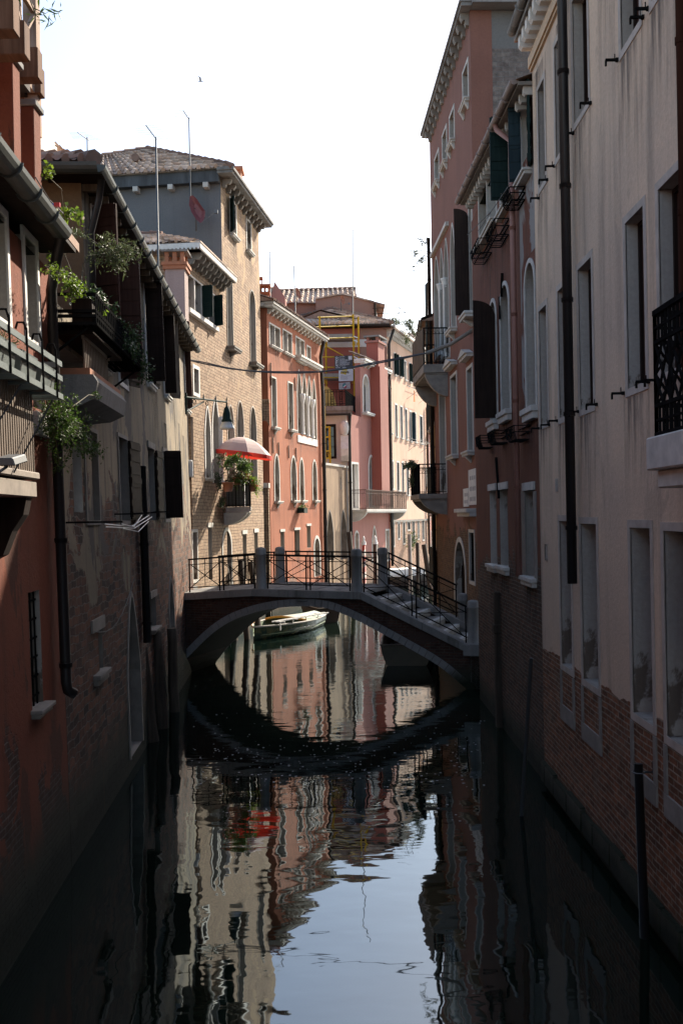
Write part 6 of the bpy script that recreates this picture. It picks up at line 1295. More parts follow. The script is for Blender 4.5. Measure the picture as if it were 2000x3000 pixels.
for i in range(4):
    for z0, z1 in ((1.5, 3.2), (4.4, 6.4), (7.6, 9.6)): fe.win_uz(0.9 + 2.3 * i, 1.9 + 2.3 * i, z0, z1, depth=0.25, panel='dark', fm='stone_w', bars=(0, 1))
fe.wall(); fe.roof(0.3, 0.5)
plant('waterside_shrub', 'small palm like shrub on the sunny quay wall under the peach house', 'shrub', FH.w((FH.hit(1186, 1580)[0], 0.5, 2.6)), [((0, 0, 0.3), (0.35, 0.35, 0.4), 130), ((0, 0, -0.2), (0.3, 0.3, 0.3), 80)], 'leaf', 0.3, 0.16, 63, stem=0.02)
# ---- scaffolding with its signs
SY = 66.6
sc = thing('scaffold', 'yellow tube scaffolding in front of the deep red wall', 'scaffolding', (at(990, 1150, SY).x, SY, zt2))
def SP(px, py, Y=SY): return at(px, py, Y)
for px, y0, y1, Y in ((936, 927, 1140, SY - 0.3), (954, 1000, 1140, SY + 0.9), (1034, 921, 1200, SY - 0.3), (1049, 928, 1205, SY - 1.5)):
    a, b = SP(px, y0, Y), SP(px, y1, Y); m = MB(); m.tube([(a.x, Y, a.z), (a.x, Y, b.z)], 0.06, 8); m.build('standard', M['yellow'], sc)
for y, x0, x1 in ((930, 930, 1034), (958, 925, 1034), (992, 936, 1050), (1046, 936, 1034), (1076, 936, 1034), (1106, 936, 1034)):
    a, b = SP(x0, y, SY - 0.3), SP(x1, y - (4 if y < 1000 else 0), SY - 0.3); m = MB(); m.tube([a, b], 0.04, 6); m.build('ledger', M['yellow'], sc)
m = MB(); m.tube([SP(942, 1007), SP(1005, 1042)], 0.04, 6); m.build('brace', M['yellow'], sc)
for y, dy in ((980, 12), (1095, 11)):
    a, b = SP(936, y), SP(1034, y); m = MB(); m.box(a.x, b.x, SY - 0.2, SY + 0.8, a.z - 0.38, a.z - 0.02); m.build('platform', M['board'], sc)
for y in (990, 1102):
    for px in (954, 1036, 1049):
        a = SP(px, y); m = MB(); m.tube([a, SP(px - 4, y + 22)], 0.04, 6); m.tube([a, SP(px + 4, y + 22)], 0.04, 6); m.build('bracket', M['yellow'], sc)
for dy in (0, 12, 52, 60, 74, 94): m = MB(); m.tube([SP(1036, 985 + dy, SY - 0.3), SP(1050, 991 + dy, SY - 1.4)], 0.035, 6); m.build('transom', M['white'], sc)
# lower scaffold tower in front of the white block
sc2 = thing('scaffold', 'narrow yellow scaffold ladder tower in front of the big terrace window', 'scaffolding', (at(957, 1360, 59).x, 58.8, zt))
for px in (950, 965):
    y0 = 1190 if px == 950 else 1250
    a, b = at(px, y0, 58.8), at(px, 1362, 58.8); m = MB(); m.tube([(a.x, 58.8, a.z), (a.x, 58.8, b.z)], 0.06, 8); m.build('standard', M['yellow'], sc2)
for y in (1252, 1281, 1322, 1343): m = MB(); m.tube([at(938, y, 58.8), at(966, y - 1, 58.8)], 0.045, 6); m.build('ledger', M['yellow'], sc2)
m = MB(); m.tube([at(951, 1344, 58.8), at(958, 1322, 58.8), at(965, 1344, 58.8)], 0.04, 6); m.build('brace', M['yellow'], sc2)
SYS = SY - 0.5
def board(name, label, corners, col, yoff=0.0):
    """flat panel; corners = photo corners tl, tr, br, bl"""
    P = [at(x, y, SYS + yoff) for x, y in corners]; r = thing(name, label, 'sign', P[3].lerp(P[2], 0.5)); m = MB(); m.poly(P); m.poly([p + Vector((0, 0.06, 0)) for p in P])
    for i in range(4): m.poly([P[i], P[(i + 1) % 4], P[(i + 1) % 4] + Vector((0, 0.06, 0)), P[i] + Vector((0, 0.06, 0))])
    m.build('board', simple(name + '_face_' + str(len(corners)) + label[:5].replace(' ', '_'), col, 0.6, 0.05, 4, 0.02), r)
    def Q(a, b, d=0.012): p = P[0].lerp(P[1], a).lerp(P[3].lerp(P[2], a), b); return p - Vector((0, d, 0))
    return r, Q
def strokes(Q, root, name, mat, rows, d=0.012, seed=1):
    rg = random.Random(seed); m = MB()
    for a0, a1, b, h in rows:
        x = a0
        while x < a1 - 0.005:
            w = rg.uniform(0.02, 0.07); e = min(x + w, a1); m.poly([Q(x, b - h / 2, d), Q(e, b - h / 2, d), Q(e, b + h / 2, d), Q(x, b + h / 2, d)]); x = e + rg.uniform(0.008, 0.02)
    return m.build(name, mat, root)
def words_at(txt, root, name, mat, org, xdir, ydir, height, width=None, bold=0.0):
    c = bpy.data.curves.new(name, 'FONT'); c.body = txt; c.size = 1.0; c.extrude = 0.004; c.offset = bold; o = bpy.data.objects.new(name, c); COL.objects.link(o)
    bpy.context.view_layer.update(); me = bpy.data.meshes.new_from_object(o.evaluated_get(bpy.context.evaluated_depsgraph_get())); bpy.data.objects.remove(o)
    xs = [v.co.x for v in me.vertices]; ys = [v.co.y for v in me.vertices]; w, h = max(xs) - min(xs), max(ys) - min(ys); x0, y0 = min(xs), min(ys)
    k = height / h; kx = (width / w) if width else k
    X, Y = Vector(xdir).normalized(), Vector(ydir).normalized(); N = X.cross(Y)
    for v in me.vertices: v.co = Vector(org) + X * ((v.co.x - x0) * kx) + Y * ((v.co.y - y0) * k) + N * v.co.z
    me.materials.clear(); me.materials.append(mat); ob = bpy.data.objects.new(name, me); COL.objects.link(ob); adopt(ob, root); return ob
ink_w = simple('white_print', (0.62, 0.62, 0.64), 0.7, 0.05); ink_d = simple('dark_print', (0.05, 0.05, 0.06), 0.7, 0.05); ink_y = simple('yellow_print', (0.62, 0.46, 0.06), 0.7, 0.05)
r, Q = board('site_sign', 'dark grey building site sign with big white upright lettering on the scaffolding', [(980, 1042.5), (1032, 1041), (1033, 1080), (980.5, 1080.5)], (0.035, 0.038, 0.045))
a, b = Q(0.19, 0.84), Q(0.19, 0.08); words_at('ATTICO', r, 'lettering', ink_w, a, (0, 0, 1), (-1, 0, 0), abs(Q(0.19, 0.5).x - Q(0.05, 0.5).x), (b - a).length, 0.02)
m = MB(); m.poly([Q(0.26, 0.08), Q(0.275, 0.08), Q(0.275, 0.84), Q(0.26, 0.84)]); m.build('rule', ink_w, r)
strokes(Q, r, 'small_print', ink_w, [(0.31, 0.56, 0.10, 0.03), (0.31, 0.57, 0.25, 0.03), (0.31, 0.74, 0.325, 0.03), (0.31, 0.86, 0.40, 0.03), (0.31, 0.68, 0.475, 0.03), (0.31, 0.86, 0.55, 0.03), (0.31, 0.83, 0.63, 0.03), (0.31, 0.81, 0.70, 0.03), (0.31, 0.6, 0.79, 0.03), (0.05, 0.3, 0.925, 0.035), (0.42, 0.64, 0.92, 0.04), (0.78, 0.95, 0.92, 0.04)], seed=2)
m = MB(); m.poly([Q(0.77, 0.05), Q(0.97, 0.05), Q(0.97, 0.33), Q(0.77, 0.33)]); m.build('corner_label', ink_w, r)
r, Q = board('site_sign', 'white building site sign with a yellow patch, below the dark grey one', [(992, 1081.5), (1034, 1080.5), (1034.5, 1116), (992, 1117)], (0.60, 0.62, 0.66), 0.02)
m = MB(); m.poly([Q(0.2, 0.02), Q(0.6, 0.02), Q(0.56, 0.14), Q(0.22, 0.14)]); m.poly([Q(0.14, 0.2), Q(0.62, 0.16), Q(0.48, 0.48), Q(0.3, 0.4), Q(0.12, 0.38)]); m.build('yellow_patch', ink_y, r)
a, b = Q(0.14, 0.36, 0.03), Q(0.7, 0.35, 0.03); words_at('resve', r, 'lettering', ink_d, a, (1, 0, 0), (0, 0, 1), (Q(0.14, 0.19) - Q(0.14, 0.36)).length, (b - a).length, 0.012)
strokes(Q, r, 'small_print', simple('grey_print', (0.25, 0.26, 0.3), 0.7, 0.05), [(0.12, 0.3, 0.50, 0.03), (0.12, 0.86, 0.57, 0.025), (0.12, 0.62, 0.63, 0.025), (0.12, 0.58, 0.70, 0.025), (0.12, 0.65, 0.77, 0.025), (0.12, 0.58, 0.84, 0.025)], seed=3)
r, Q = board('site_sign', 'small grey building site sign with a round tricolour emblem, lowest on the scaffolding', [(992, 1122), (1025, 1119), (1026, 1139), (993, 1141)], (0.42, 0.40, 0.40), 0.04)
m1, m2, m3 = MB(), MB(), MB(); n = 20
m3.poly([Q(0.5 + 0.2 * math.cos(2 * math.pi * i / n), 0.52 + 0.42 * math.sin(2 * math.pi * i / n), 0.012) for i in range(n)]); m3.build('emblem_ring', simple('navy_ring', (0.08, 0.1, 0.2), 0.7, 0.05), r)
def seg(m, a0, a1): m.poly([Q(0.5 + 0.165 * math.cos(a0 + (a1 - a0) * i / 10), 0.52 + 0.345 * math.sin(a0 + (a1 - a0) * i / 10), 0.024) for i in range(11)])
seg(m1, math.pi * 0.85, math.pi * 1.75); m1.build('emblem_green', simple('teal_print', (0.06, 0.25, 0.24), 0.7, 0.05), r); seg(m2, -math.pi * 0.05, math.pi * 0.7); m2.build('emblem_red', simple('red_print', (0.45, 0.06, 0.08), 0.7, 0.05), r)
m = MB(); m.poly([Q(0.36, 0.62, 0.03), Q(0.62, 0.33, 0.03), Q(0.68, 0.42, 0.03), Q(0.42, 0.75, 0.03)]); m.build('emblem_band', ink_w, r)
strokes(Q, r, 'small_print', simple('grey_print_2', (0.2, 0.2, 0.24), 0.7, 0.05), [(0.04, 0.28, 0.3, 0.05), (0.74, 0.94, 0.3, 0.05), (0.74, 0.94, 0.8, 0.05), (0.04, 0.28, 0.75, 0.05)], seed=4)
# ================================================================== BRIDGE
BR = Fac((-4.5, 29.4), (3.4, 26.8), 1); W = 3.0
bridge = thing('footbridge', 'brick arched footbridge with stone coping, iron railings and steps down to the right', 'bridge', (-0.5, 29.5, 0))
zdk = BR.hit(900, 1724)[1]
prof = [(-0.3, BR.hit(551, 1741)[1]), BR.hit(740, 1725), BR.hit(1057, 1734), BR.hit(1360, 1885), (9.6, BR.hit(1362, 1886)[1])]
prof[0] = (-0.6, prof[0][1]); uS, uE = prof[2][0], prof[3][0]
def ztop(u):
    for (a, za), (b, zb_) in zip(prof, prof[1:]):
        if a <= u <= b: return za + (zb_ - za) * (u - a) / (b - a)
    return prof[-1][1] if u > prof[-1][0] else prof[0][1]
ucr = BR.hit(890, 1775)[0]
IP = [(-0.9, -0.9), (-0.45, 0.1)] + [BR.hit(*p) for p in ((573, 1902), (634, 1846), (698, 1810), (790, 1784), (890, 1776), (960, 1783), (1030, 1810), (1109, 1851), (1189, 1895), (1285, 1952), (1362, 2016))] + [(8.5, -0.35), (8.8, -0.9)]
def zin(u):
    for i in range(len(IP) - 1):
        if IP[i][0] <= u <= IP[i + 1][0]:
            p0, p1, p2, p3 = IP[max(i - 1, 0)], IP[i], IP[i + 1], IP[min(i + 2, len(IP) - 1)]; t = (u - p1[0]) / (p2[0] - p1[0])
            m1 = (p2[1] - p0[1]) / (p2[0] - p0[0]) * (p2[0] - p1[0]); m2 = (p3[1] - p1[1]) / (p3[0] - p1[0]) * (p2[0] - p1[0])
            return (2 * t**3 - 3 * t**2 + 1) * p1[1] + (t**3 - 2 * t**2 + t) * m1 + (-2 * t**3 + 3 * t**2) * p2[1] + (t**3 - t**2) * m2
    return -0.9
N = 70; us = [-0.6 + 9.6 * i / N for i in range(N + 1)]; TH = 0.2
m = MB(BR)
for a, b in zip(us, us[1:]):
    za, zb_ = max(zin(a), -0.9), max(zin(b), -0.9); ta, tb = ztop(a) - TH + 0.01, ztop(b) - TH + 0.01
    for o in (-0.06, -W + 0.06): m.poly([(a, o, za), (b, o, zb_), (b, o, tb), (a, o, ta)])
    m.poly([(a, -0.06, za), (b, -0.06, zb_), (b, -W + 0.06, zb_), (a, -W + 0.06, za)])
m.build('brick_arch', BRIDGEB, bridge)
m = MB(BR); vs_ = [IP[0][0] + 0.2 + i * 0.0 for i in range(1)]
def nrm(u): d = 0.02; dz = (zin(u + d) - zin(u - d)) / (2 * d); l = math.hypot(1, dz); return -dz / l, 1 / l
cur = [u / 100.0 for u in range(-40, 840, 18)]
ARCHST = plaster('arch_stone', (0.26, 0.255, 0.25), (0.21, 0.205, 0.20), (0.12, 0.115, 0.11), 0.6, None, damp_shade=0.25)
for o0, o1 in ((-0.10, -0.02), (-W + 0.02, -W + 0.1)):
    m = MB(BR)
    for a, b in zip(cur, cur[1:]):
        b2 = b - 0.012; A = (a, zin(a)); B = (b2, zin(b2)); na, nb = nrm(a), nrm(b2); t = 0.2
        m.extrude([(A[0], A[1] - 0.004), (B[0], B[1] - 0.004), (B[0] + nb[0] * t, B[1] + nb[1] * t), (A[0] + na[0] * t, A[1] + na[1] * t)], 1, o0, o1)
    m.build('arch_ring', ARCHST, bridge, 0.008)
m = MB(BR); cu = sorted(set([-0.6, prof[1][0], uS, uE] + [x * 0.95 + 0.3 for x in range(-1, 10)])); cu = [c for c in cu if -0.6 <= c <= uE]
ze_ = ztop(uE)
for o0, o1, p0, p1 in ((-0.34, 0.05, -0.46, 0.12), (-W - 0.05, -W + 0.34, -W - 0.12, -W + 0.46)):
    m = MB(BR)
    for a, b in zip(cu, cu[1:]):
        a2, b2 = a + 0.006, b - 0.006; m.extrude([(a2, ztop(a2) - TH), (b2, ztop(b2) - TH), (b2, ztop(b2)), (a2, ztop(a2))], 1, o0, o1)
    m.build('stone_coping', M['stone_g'], bridge, 0.012)
    m = MB(BR); m.box(uE - 0.02, uE + 0.56, p0, p1, ze_ - 0.32, ze_); m.build('end_block', M['stone_g'], bridge, 0.015)
m = MB(BR); u = -0.6
while u < uS - 0.1:
    w = min(0.62, uS - u); m.box(u, u + w - 0.01, -W + 0.34, -0.34, ztop(u + w / 2) - 0.12, ztop(u + w / 2) - 0.015); u += w
m.build('deck_paving', M['stone_g'], bridge)
nst = 7; rise = (ztop(uS) - 0.02 - (ze_ - 0.22)) / nst; tread = (uE - uS + 0.15) / nst
edge = simple('worn_step_edge', (0.42, 0.41, 0.39), 0.75, 0.15, 6)
for i in range(nst):
    z = ztop(uS) - 0.02 - rise * (i + 1); u = uS + tread * i
    m = MB(BR); m.box(u, u + tread + 0.02, -W + 0.34, -0.34, z - rise, z); m.build('step', M['stone_d'], bridge); sp = bridge.children[-1]
    m = MB(BR); m.box(u + tread - 0.10, u + tread + 0.025, -W + 0.35, -0.35, z - 0.07, z + 0.006); m.build('step_nosing', edge, sp)
def stone_post(u, o, z, h, r=0.145):
    m = MB(BR); m.lathe([(r * 1.12, 0), (r * 1.12, 0.16), (r, 0.19), (r * 0.98, h - 0.22), (r * 1.1, h - 0.2), (r * 1.1, h - 0.17), (r * 1.02, h - 0.15), (r * 1.04, h - 0.05), (r * 0.8, h - 0.005), (r * 0.4, h + 0.012)], (u, o, z), 18); m.build('stone_post', M['stone_g'], bridge)
oN, oF = -0.15, -W + 0.15
un = [BR.hit(765, 1700, oN)[0], BR.hit(1045, 1700, oN)[0], BR.hit(1386, 1860, oN)[0]]
uf = [BR.hit(821, 1690, oF)[0], BR.hit(1121, 1690, oF)[0], BR.hit(1355, 1780, oF)[0]]
for u in un[:2]: stone_post(u, oN, ztop(u) - 0.01, 1.16)
for u in uf[:2]: stone_post(u, oF, ztop(u) - 0.01, 1.10)
stone_post(un[2], oN, ze_, 1.12); stone_post(uf[2], oF, ze_ - 0.0, 1.08)
def railing(u0, u1, o, h=0.95, panels=2):
    m = MB(BR); rg = 0.02
    def P(u, dz): return (u, o, ztop(u) + dz)
    for dz, t in ((h, 0.045), (h * 0.84, 0.022), (0.14, 0.028)): m.bar(P(u0, dz), P(u1, dz), t, t)
    for i in range(panels + 1):
        c = u0 + (u1 - u0) * i / panels
        for d in ((-0.06, 0.06) if 0 < i < panels else (0.03 if i == 0 else -0.03,)): m.bar(P(c + d, -0.02), P(c + d, h), 0.032, 0.032)
    for i in range(panels):
        a, b = u0 + (u1 - u0) * i / panels + 0.07, u0 + (u1 - u0) * (i + 1) / panels - 0.07
        m.bar(P(a, 0.14), P(b, h * 0.84), 0.02, 0.02); m.bar(P(a, h * 0.84), P(b, 0.14), 0.02, 0.02)
        mid = (a + b) / 2; s = (b - a) * 0.2; zc = 0.14 + (h * 0.84 - 0.14) / 2
        m.bar(P(mid, h * 0.84), P(mid, h), 0.018); m.bar(P(mid, 0.14), P(mid, h * 0.84), 0.014)
    return m.build('railing', M['iron'], bridge)
railing(0.02, un[0] - 0.17, oN); railing(un[0] + 0.17, un[1] - 0.17, oN, panels=2); railing(un[1] + 0.17, un[2] - 0.17, oN, panels=2)
railing(-0.3, uf[0] - 0.17, oF); railing(uf[0] + 0.17, uf[1] - 0.17, oF, panels=2); railing(uf[1] + 0.17, uf[2] - 0.17, oF, panels=2)
m = MB(BR); p = BR.hit(885, 1759); m.tube([(p[0] - 0.14, 0.0, p[1]), (p[0] + 0.14, 0.0, p[1])], 0.03, 8); m.build('arch_lamp', M['stone_g'], bridge)
m = MB(BR); m.box(8.2, 14.0, -W - 0.6, -0.06, -0.8, ze_ - 0.24); q = m.build('quay', M['stone_g']); tag(q, kind='structure')
m = MB(); m.box(-12, -4.75, 29.6, 33.6, -0.8, ztop(-0.5) - 0.05); q = m.build('pavement', M['stone_g']); tag(q, kind='structure')

# ================================================================== WATER
g = G('canal_water')
tc = g.n('TexCoord').outputs['Object']
def wmap(sx, sy, off=0): return g.n('Mapping', {0: tc, 1: (off, off * 0.7, 0), 3: (sx, sy, 1)}).outputs[0]
y = g.n('SeparateXYZ', {0: tc}).outputs[1]
n1 = g.noise(wmap(0.55, 0.75), 1.0, 2, 0.5, 0.4); n2 = g.noise(wmap(1.5, 3.0, 5), 1.0, 2, 0.5, 0.3); n3 = g.noise(wmap(4.0, 9.0, 9), 1.0, 2, 0.5)
far = g.n('MapRange', {0: y, 1: 14.0, 2: 34.0, 3: 0.0, 4: 1.0}).outputs[0]
hgt = g.math('ADD', g.math('MULTIPLY', n1, 0.022), g.math('ADD', g.math('MULTIPLY', n2, 0.0035), g.math('MULTIPLY', g.math('MULTIPLY', n3, far), 0.004)))
bn = g.n('Bump', {'Strength': 0.55, 'Distance': 1.0, 'Height': hgt})
murk = g.mix(g.ramp(g.noise(wmap(0.12, 0.05, 3), 1.0, 4), 0.35, 0.7), (0.002, 0.005, 0.0035), (0.006, 0.012, 0.007))
df = g.n('BsdfDiffuse', {0: murk, 2: bn.outputs[0]}); gl = g.n('BsdfAnisotropic', {0: (0.82, 0.94, 1.0, 1), 'Roughness': 0.02, 'Normal': bn.outputs[0]})
fr = g.n('Fresnel', {0: 2.05, 'Normal': bn.outputs[0]}); mx = g.n('MixShader', {0: fr.outputs[0]})
g.t.links.new(df.outputs[0], mx.inputs[1]); g.t.links.new(gl.outputs[0], mx.inputs[2]); g.t.links.new(mx.outputs[0], g.t.nodes['Material Output'].inputs[0])
m = MB(); m.poly([(-150, -60, 0), (150, -60, 0), (150, 400, 0), (-150, 400, 0)]); wtr = m.build('water', g.m); tag(wtr, kind='structure')
m = MB(); m.poly([(-200, -80, -3), (200, -80, -3), (200, 420, -3), (-200, 420, -3)]); gd = m.build('ground', M['stone_d']); tag(gd, kind='structure')
rg = random.Random(77); m = MB()
for i in range(420):
    px = rg.uniform(560, 1420); py = rg.choice((rg.uniform(2080, 2330), rg.uniform(2180, 2300), rg.uniform(2080, 2420))); Y = 4.62 * 3000 / (py - 1510); p = at(px, py, Y); s = rg.uniform(0.008, 0.03); a = rg.uniform(0, 6.28)
    m.poly([(p.x + s * math.cos(a + k * 1.2566) * rg.uniform(0.6, 1.2), p.y + s * math.sin(a + k * 1.2566) * rg.uniform(0.6, 1.2), 0.006) for k in range(5)])
fl_ = m.build('floating_specks', simple('pale_flotsam', (0.30, 0.32, 0.34), 0.6, 0.3)); tag(fl_, 'scattered pale specks drifting on the dark water', None, None, 'stuff')

# ================================================================== BOATS AND PILES
def boat(name, label, loc, ang, L, B, H, hull, rim, deck=None, inner='dkbrown', sheer=1.6, transom=0.55):
    F = Off(loc, ang); r = thing(name, label, 'boat', loc); n = 14; S = []
    for i in range(n + 1):
        t = i / n; w = B / 2 * (1 - max(0, (t - 0.35) / 0.65) ** 2.4) * (transom + (1 - transom) * min(1, t / 0.35)) + 0.02; sh = H * (1 + 0.5 * max(0, t - 0.3) ** 2 * sheer); kb = -0.25 + 0.3 * max(0, t - 0.7) ** 1.2
        x = -L / 2 + L * t + (0.0); S.append((x, w, sh, kb))
    m = MB(F); mi = MB(F); mr = MB(F)
    def sec(s, k=1.0): x, w, sh, kb = s; return [(x, w * k, sh), (x, w * 0.96 * k, sh * 0.6), (x, w * 0.8 * k, 0.05), (x, w * 0.45 * k, kb * 0.8), (x, 0, kb), (x, -w * 0.45 * k, kb * 0.8), (x, -w * 0.8 * k, 0.05), (x, -w * 0.96 * k, sh * 0.6), (x, -w * k, sh)]
    for a, b in zip(S, S[1:]):
        A, C = sec(a), sec(b)
        for i in range(8): m.poly([A[i], A[i + 1], C[i + 1], C[i]], True)
        A2, C2 = sec(a, 0.93), sec(b, 0.93)
        for i in (0, 7): mi.poly([A2[i], A2[i + 1], C2[i + 1], C2[i]])
        z0, z1 = max(0.06, a[2] * 0.3), max(0.06, b[2] * 0.3); mi.poly([(a[0], a[1] * 0.9, z0), (b[0], b[1] * 0.9, z1), (b[0], -b[1] * 0.9, z1), (a[0], -a[1] * 0.9, z0)])
        mi.poly([A2[1], C2[1], (b[0], b[1] * 0.9, z1), (a[0], a[1] * 0.9, z0)]); mi.poly([A2[7], C2[7], (b[0], -b[1] * 0.9, z1), (a[0], -a[1] * 0.9, z0)])
    m.poly(sec(S[0])); m.build('hull', hull, r); mi.build('inside', M[inner], r)
    for sgn in (1, -1): mr.tube([(s[0], s[1] * sgn, s[2] + 0.01) for s in S], 0.035, 6)
    mr.tube([(S[0][0], S[0][1], S[0][2] + 0.01), (S[0][0], -S[0][1], S[0][2] + 0.01)], 0.035, 6); mr.build('gunwale', rim, r)
    return r, F, S
M['tarp'] = simple('faded_green_boards', (0.14, 0.19, 0.12), 0.7, 0.3, 4)
gh = G('blue_green_hull'); gn = gh.noise(gh.uv(), 2.5, 5, 0.7); gh_m = gh.out(gh.mix(gh.ramp(gn, 0.45, 0.6), (0.02, 0.045, 0.035), (0.10, 0.10, 0.05)), 0.25, gn, 0.2, 0.02)
dk_h = simple('dark_varnished_hull', (0.045, 0.03, 0.022), 0.4, 0.3, 3)
b1, F1, S1 = boat('moored_boat', 'pale green decked boat with a yellow edged hold, moored left beyond the arch', (-2.3, 41.0, 0), rad(-113), 5.5, 1.95, 0.44, gh_m, M['stone'], inner='tarp', sheer=0.35)
m = MB(F1); s = [x for x in S1 if x[0] <= 0.1]
for a, b in zip(s, s[1:]): m.poly([(a[0], a[1] * 0.93, a[2] + 0.03), (b[0], b[1] * 0.93, b[2] + 0.03), (b[0], 0, b[2] + 0.16), (a[0], 0, a[2] + 0.16)]); m.poly([(a[0], -a[1] * 0.93, a[2] + 0.03), (b[0], -b[1] * 0.93, b[2] + 0.03), (b[0], 0, b[2] + 0.16), (a[0], 0, a[2] + 0.16)])
m.build('deck_cover', simple('pale_green_tarp', (0.30, 0.37, 0.31), 0.6, 0.15, 4), b1)
yl = simple('orange_yellow_trim', (0.62, 0.30, 0.04), 0.5, 0.12)
sx = s[-1]; m = MB(F1); m.tube([(sx[0] + 0.35 * math.sin(math.pi * i / 12), sx[1] * 0.93 - sx[1] * 1.86 * i / 12, sx[2] + 0.05 + 0.14 * math.sin(math.pi * i / 12)) for i in range(13)], 0.05, 6)
m.tube([(q[0], -q[1] * 1.03, q[2] + 0.0) for q in S1 if q[0] > 0.2], 0.045, 6); m.build('yellow_coaming', yl, b1)
m = MB(F1)
for y0 in (0.55, 0.72): m.bar((-1.8, y0 + 0.35, 0.62), (2.2, y0 - 0.05, 0.64), 0.05, 0.04)
for x in (-1.5, -0.3, 0.9, 2.0): m.bar((x, 0.55, 0.62), (x, 0.95, 0.62), 0.06, 0.03); m.bar((x, 0.75, 0.3), (x, 0.75, 0.62), 0.04)
m.build('side_rack', M['white'], b1)
boat('moored_boat', 'black boat half hidden behind the pale green decked boat', (-1.1, 47.0, 0), rad(100), 5.5, 1.7, 0.6, dk_h, M['pile'])
boat('moored_boat', 'dark wooden boat with a square stern, tucked under the right end of the bridge', (2.2, 34.0, 0), rad(84), 5.6, 1.7, 0.62, dk_h, M['stone_d'], transom=0.9)
b4, F4b, S4 = boat('moored_boat', 'distant boat under a grey white cover, seen through the right bridge railing', (4.0, 66.0, 0), rad(20), 5.0, 2.0, 0.7, dk_h, M['white'])
m = MB(F4b); m.extrude([(-2.2, 0.72), (1.2, 0.78), (0.9, 1.15), (-1.8, 1.1)], 1, -0.75, 0.75); m.build('boat_cover', M['white'], b4, 0.08)
sp_r = G('barber_stripes'); uvv = sp_r.n('TexCoord').outputs['Object']; wv = sp_r.n('TexWave', {'Vector': sp_r.n('Mapping', {0: uvv, 2: (0, 0.6, 0), 3: (1, 1, 1)}).outputs[0], 'Scale': 0.6}, bands_direction='Z'); sp_r.out(sp_r.mix(sp_r.ramp(wv.outputs[0], 0.45, 0.55), (0.42, 0.06, 0.04), (0.5, 0.46, 0.4)), 0.6)
def mpost(px, y0, Y, r, mat, label, lean=0.0, group='mooring posts beyond the bridge', cap=False):
    t = at(px, y0, Y); p = thing('mooring_pile', label, 'post', (t.x + lean, Y, 0), group); m = MB(); m.tube([(t.x + lean, Y, -0.8), (t.x, Y, t.z)], [r, r * 0.9], 10); m.build('pole', mat, p)
    if cap: m = MB(); m.lathe([(r * 1.2, 0), (r * 1.3, 0.1), (r * 0.5, 0.28), (r * 0.7, 0.36), (0.02, 0.5)], (t.x, Y, t.z), 10); m.build('finial', M['white'], p)
mpost(1065, 1596, 58.5, 0.11, sp_r.m, 'red mooring pole with a white finial, left of the pair under the iron balcony', cap=True); mpost(1098, 1594, 58.5, 0.13, M['rust'], 'brown mooring pole with a white finial, right of the pair under the iron balcony', cap=True)
mpost(1199, 1565, 57.0, 0.12, M['stone_d'], 'pale grey square looking mooring post in the sunlit water beyond the railing'); mpost(1222, 1590, 60, 0.12, M['pile'], 'thin dark mooring pole right of the pale grey one')
mpost(1241, 1595, 58, 0.16, M['pile'], 'leaning dark mooring pole nearest the ochre house', lean=0.5); mpost(1022, 1558, 56.5, 0.16, M['pile'], 'leaning mooring pole wrapped in white below the tan canal wall', lean=0.35)
for i, (px, y0, Y, ln) in enumerate(((660, 1655, 38.5, 0.4), (705, 1640, 38.8, 0.25), (735, 1645, 40.0, 0.35))): mpost(px, y0, Y, 0.13, M['pile'], ['leaning brown mooring pole before the arched brick door, nearest the tan house', 'leaning brown mooring pole in the middle of the row before the brick tower', 'leaning brown mooring pole farthest along the brick tower'][i], lean=ln)
t = at(1868, 2237, 11.15); b = at(1889, 2800, 11.05); p = thing('mooring_pile', 'slim black mooring pole held by a ring to the cream house', 'post', (b.x, b.y, 0)); d = (b - t); e = t + d * ((t.z + 0.9) / (t.z - b.z)); m = MB(); m.tube([t, e], [0.048, 0.055], 10); m.build('pole', M['pipe'], p)
c = t + d * 0.045; m = MB(); m.tube([(c.x + 0.07 * math.cos(k * 0.7), c.y + 0.07 * math.sin(k * 0.7), c.z) for k in range(10)], 0.008, 5); m.tube([(c.x + 0.07, c.y, c.z), (3.36, c.y, c.z)], 0.012, 5); m.tube([(3.34, c.y, c.z + 0.12), (3.34, c.y, c.z - 0.02)], 0.012, 5); m.build('ring_bracket', M['steel'], p)
m = MB(); t = at(1555, 1928, 15.5); b = at(1515, 2160, 15.6); p = thing('leaning_pole', 'grey leaning pole propped against the brick of the dark red house', 'pole', (b.x, b.y, b.z)); m.tube([t, (b.x, b.y, -0.5)], 0.03, 8); m.build('pole', M['steel'], p)
m = MB(FR); q = FR.h('C6', 125, 870, 0.1); q2 = FR.h('C6', 135, 1730, 0.1); dd = thing('drain_shaft', 'stone drain shaft standing in the water against the dark red house', 'drain', FR.w((q[0], 0.1, 0))); m.box(q[0] - 0.11, q[0] + 0.11, -0.02, 0.12, -0.5, q[1]); m.box(q[0] - 0.14, q[0] + 0.14, -0.02, 0.15, q[1] - 0.9, q[1] - 0.7); m.build('shaft', M['pile'], dd, 0.02)

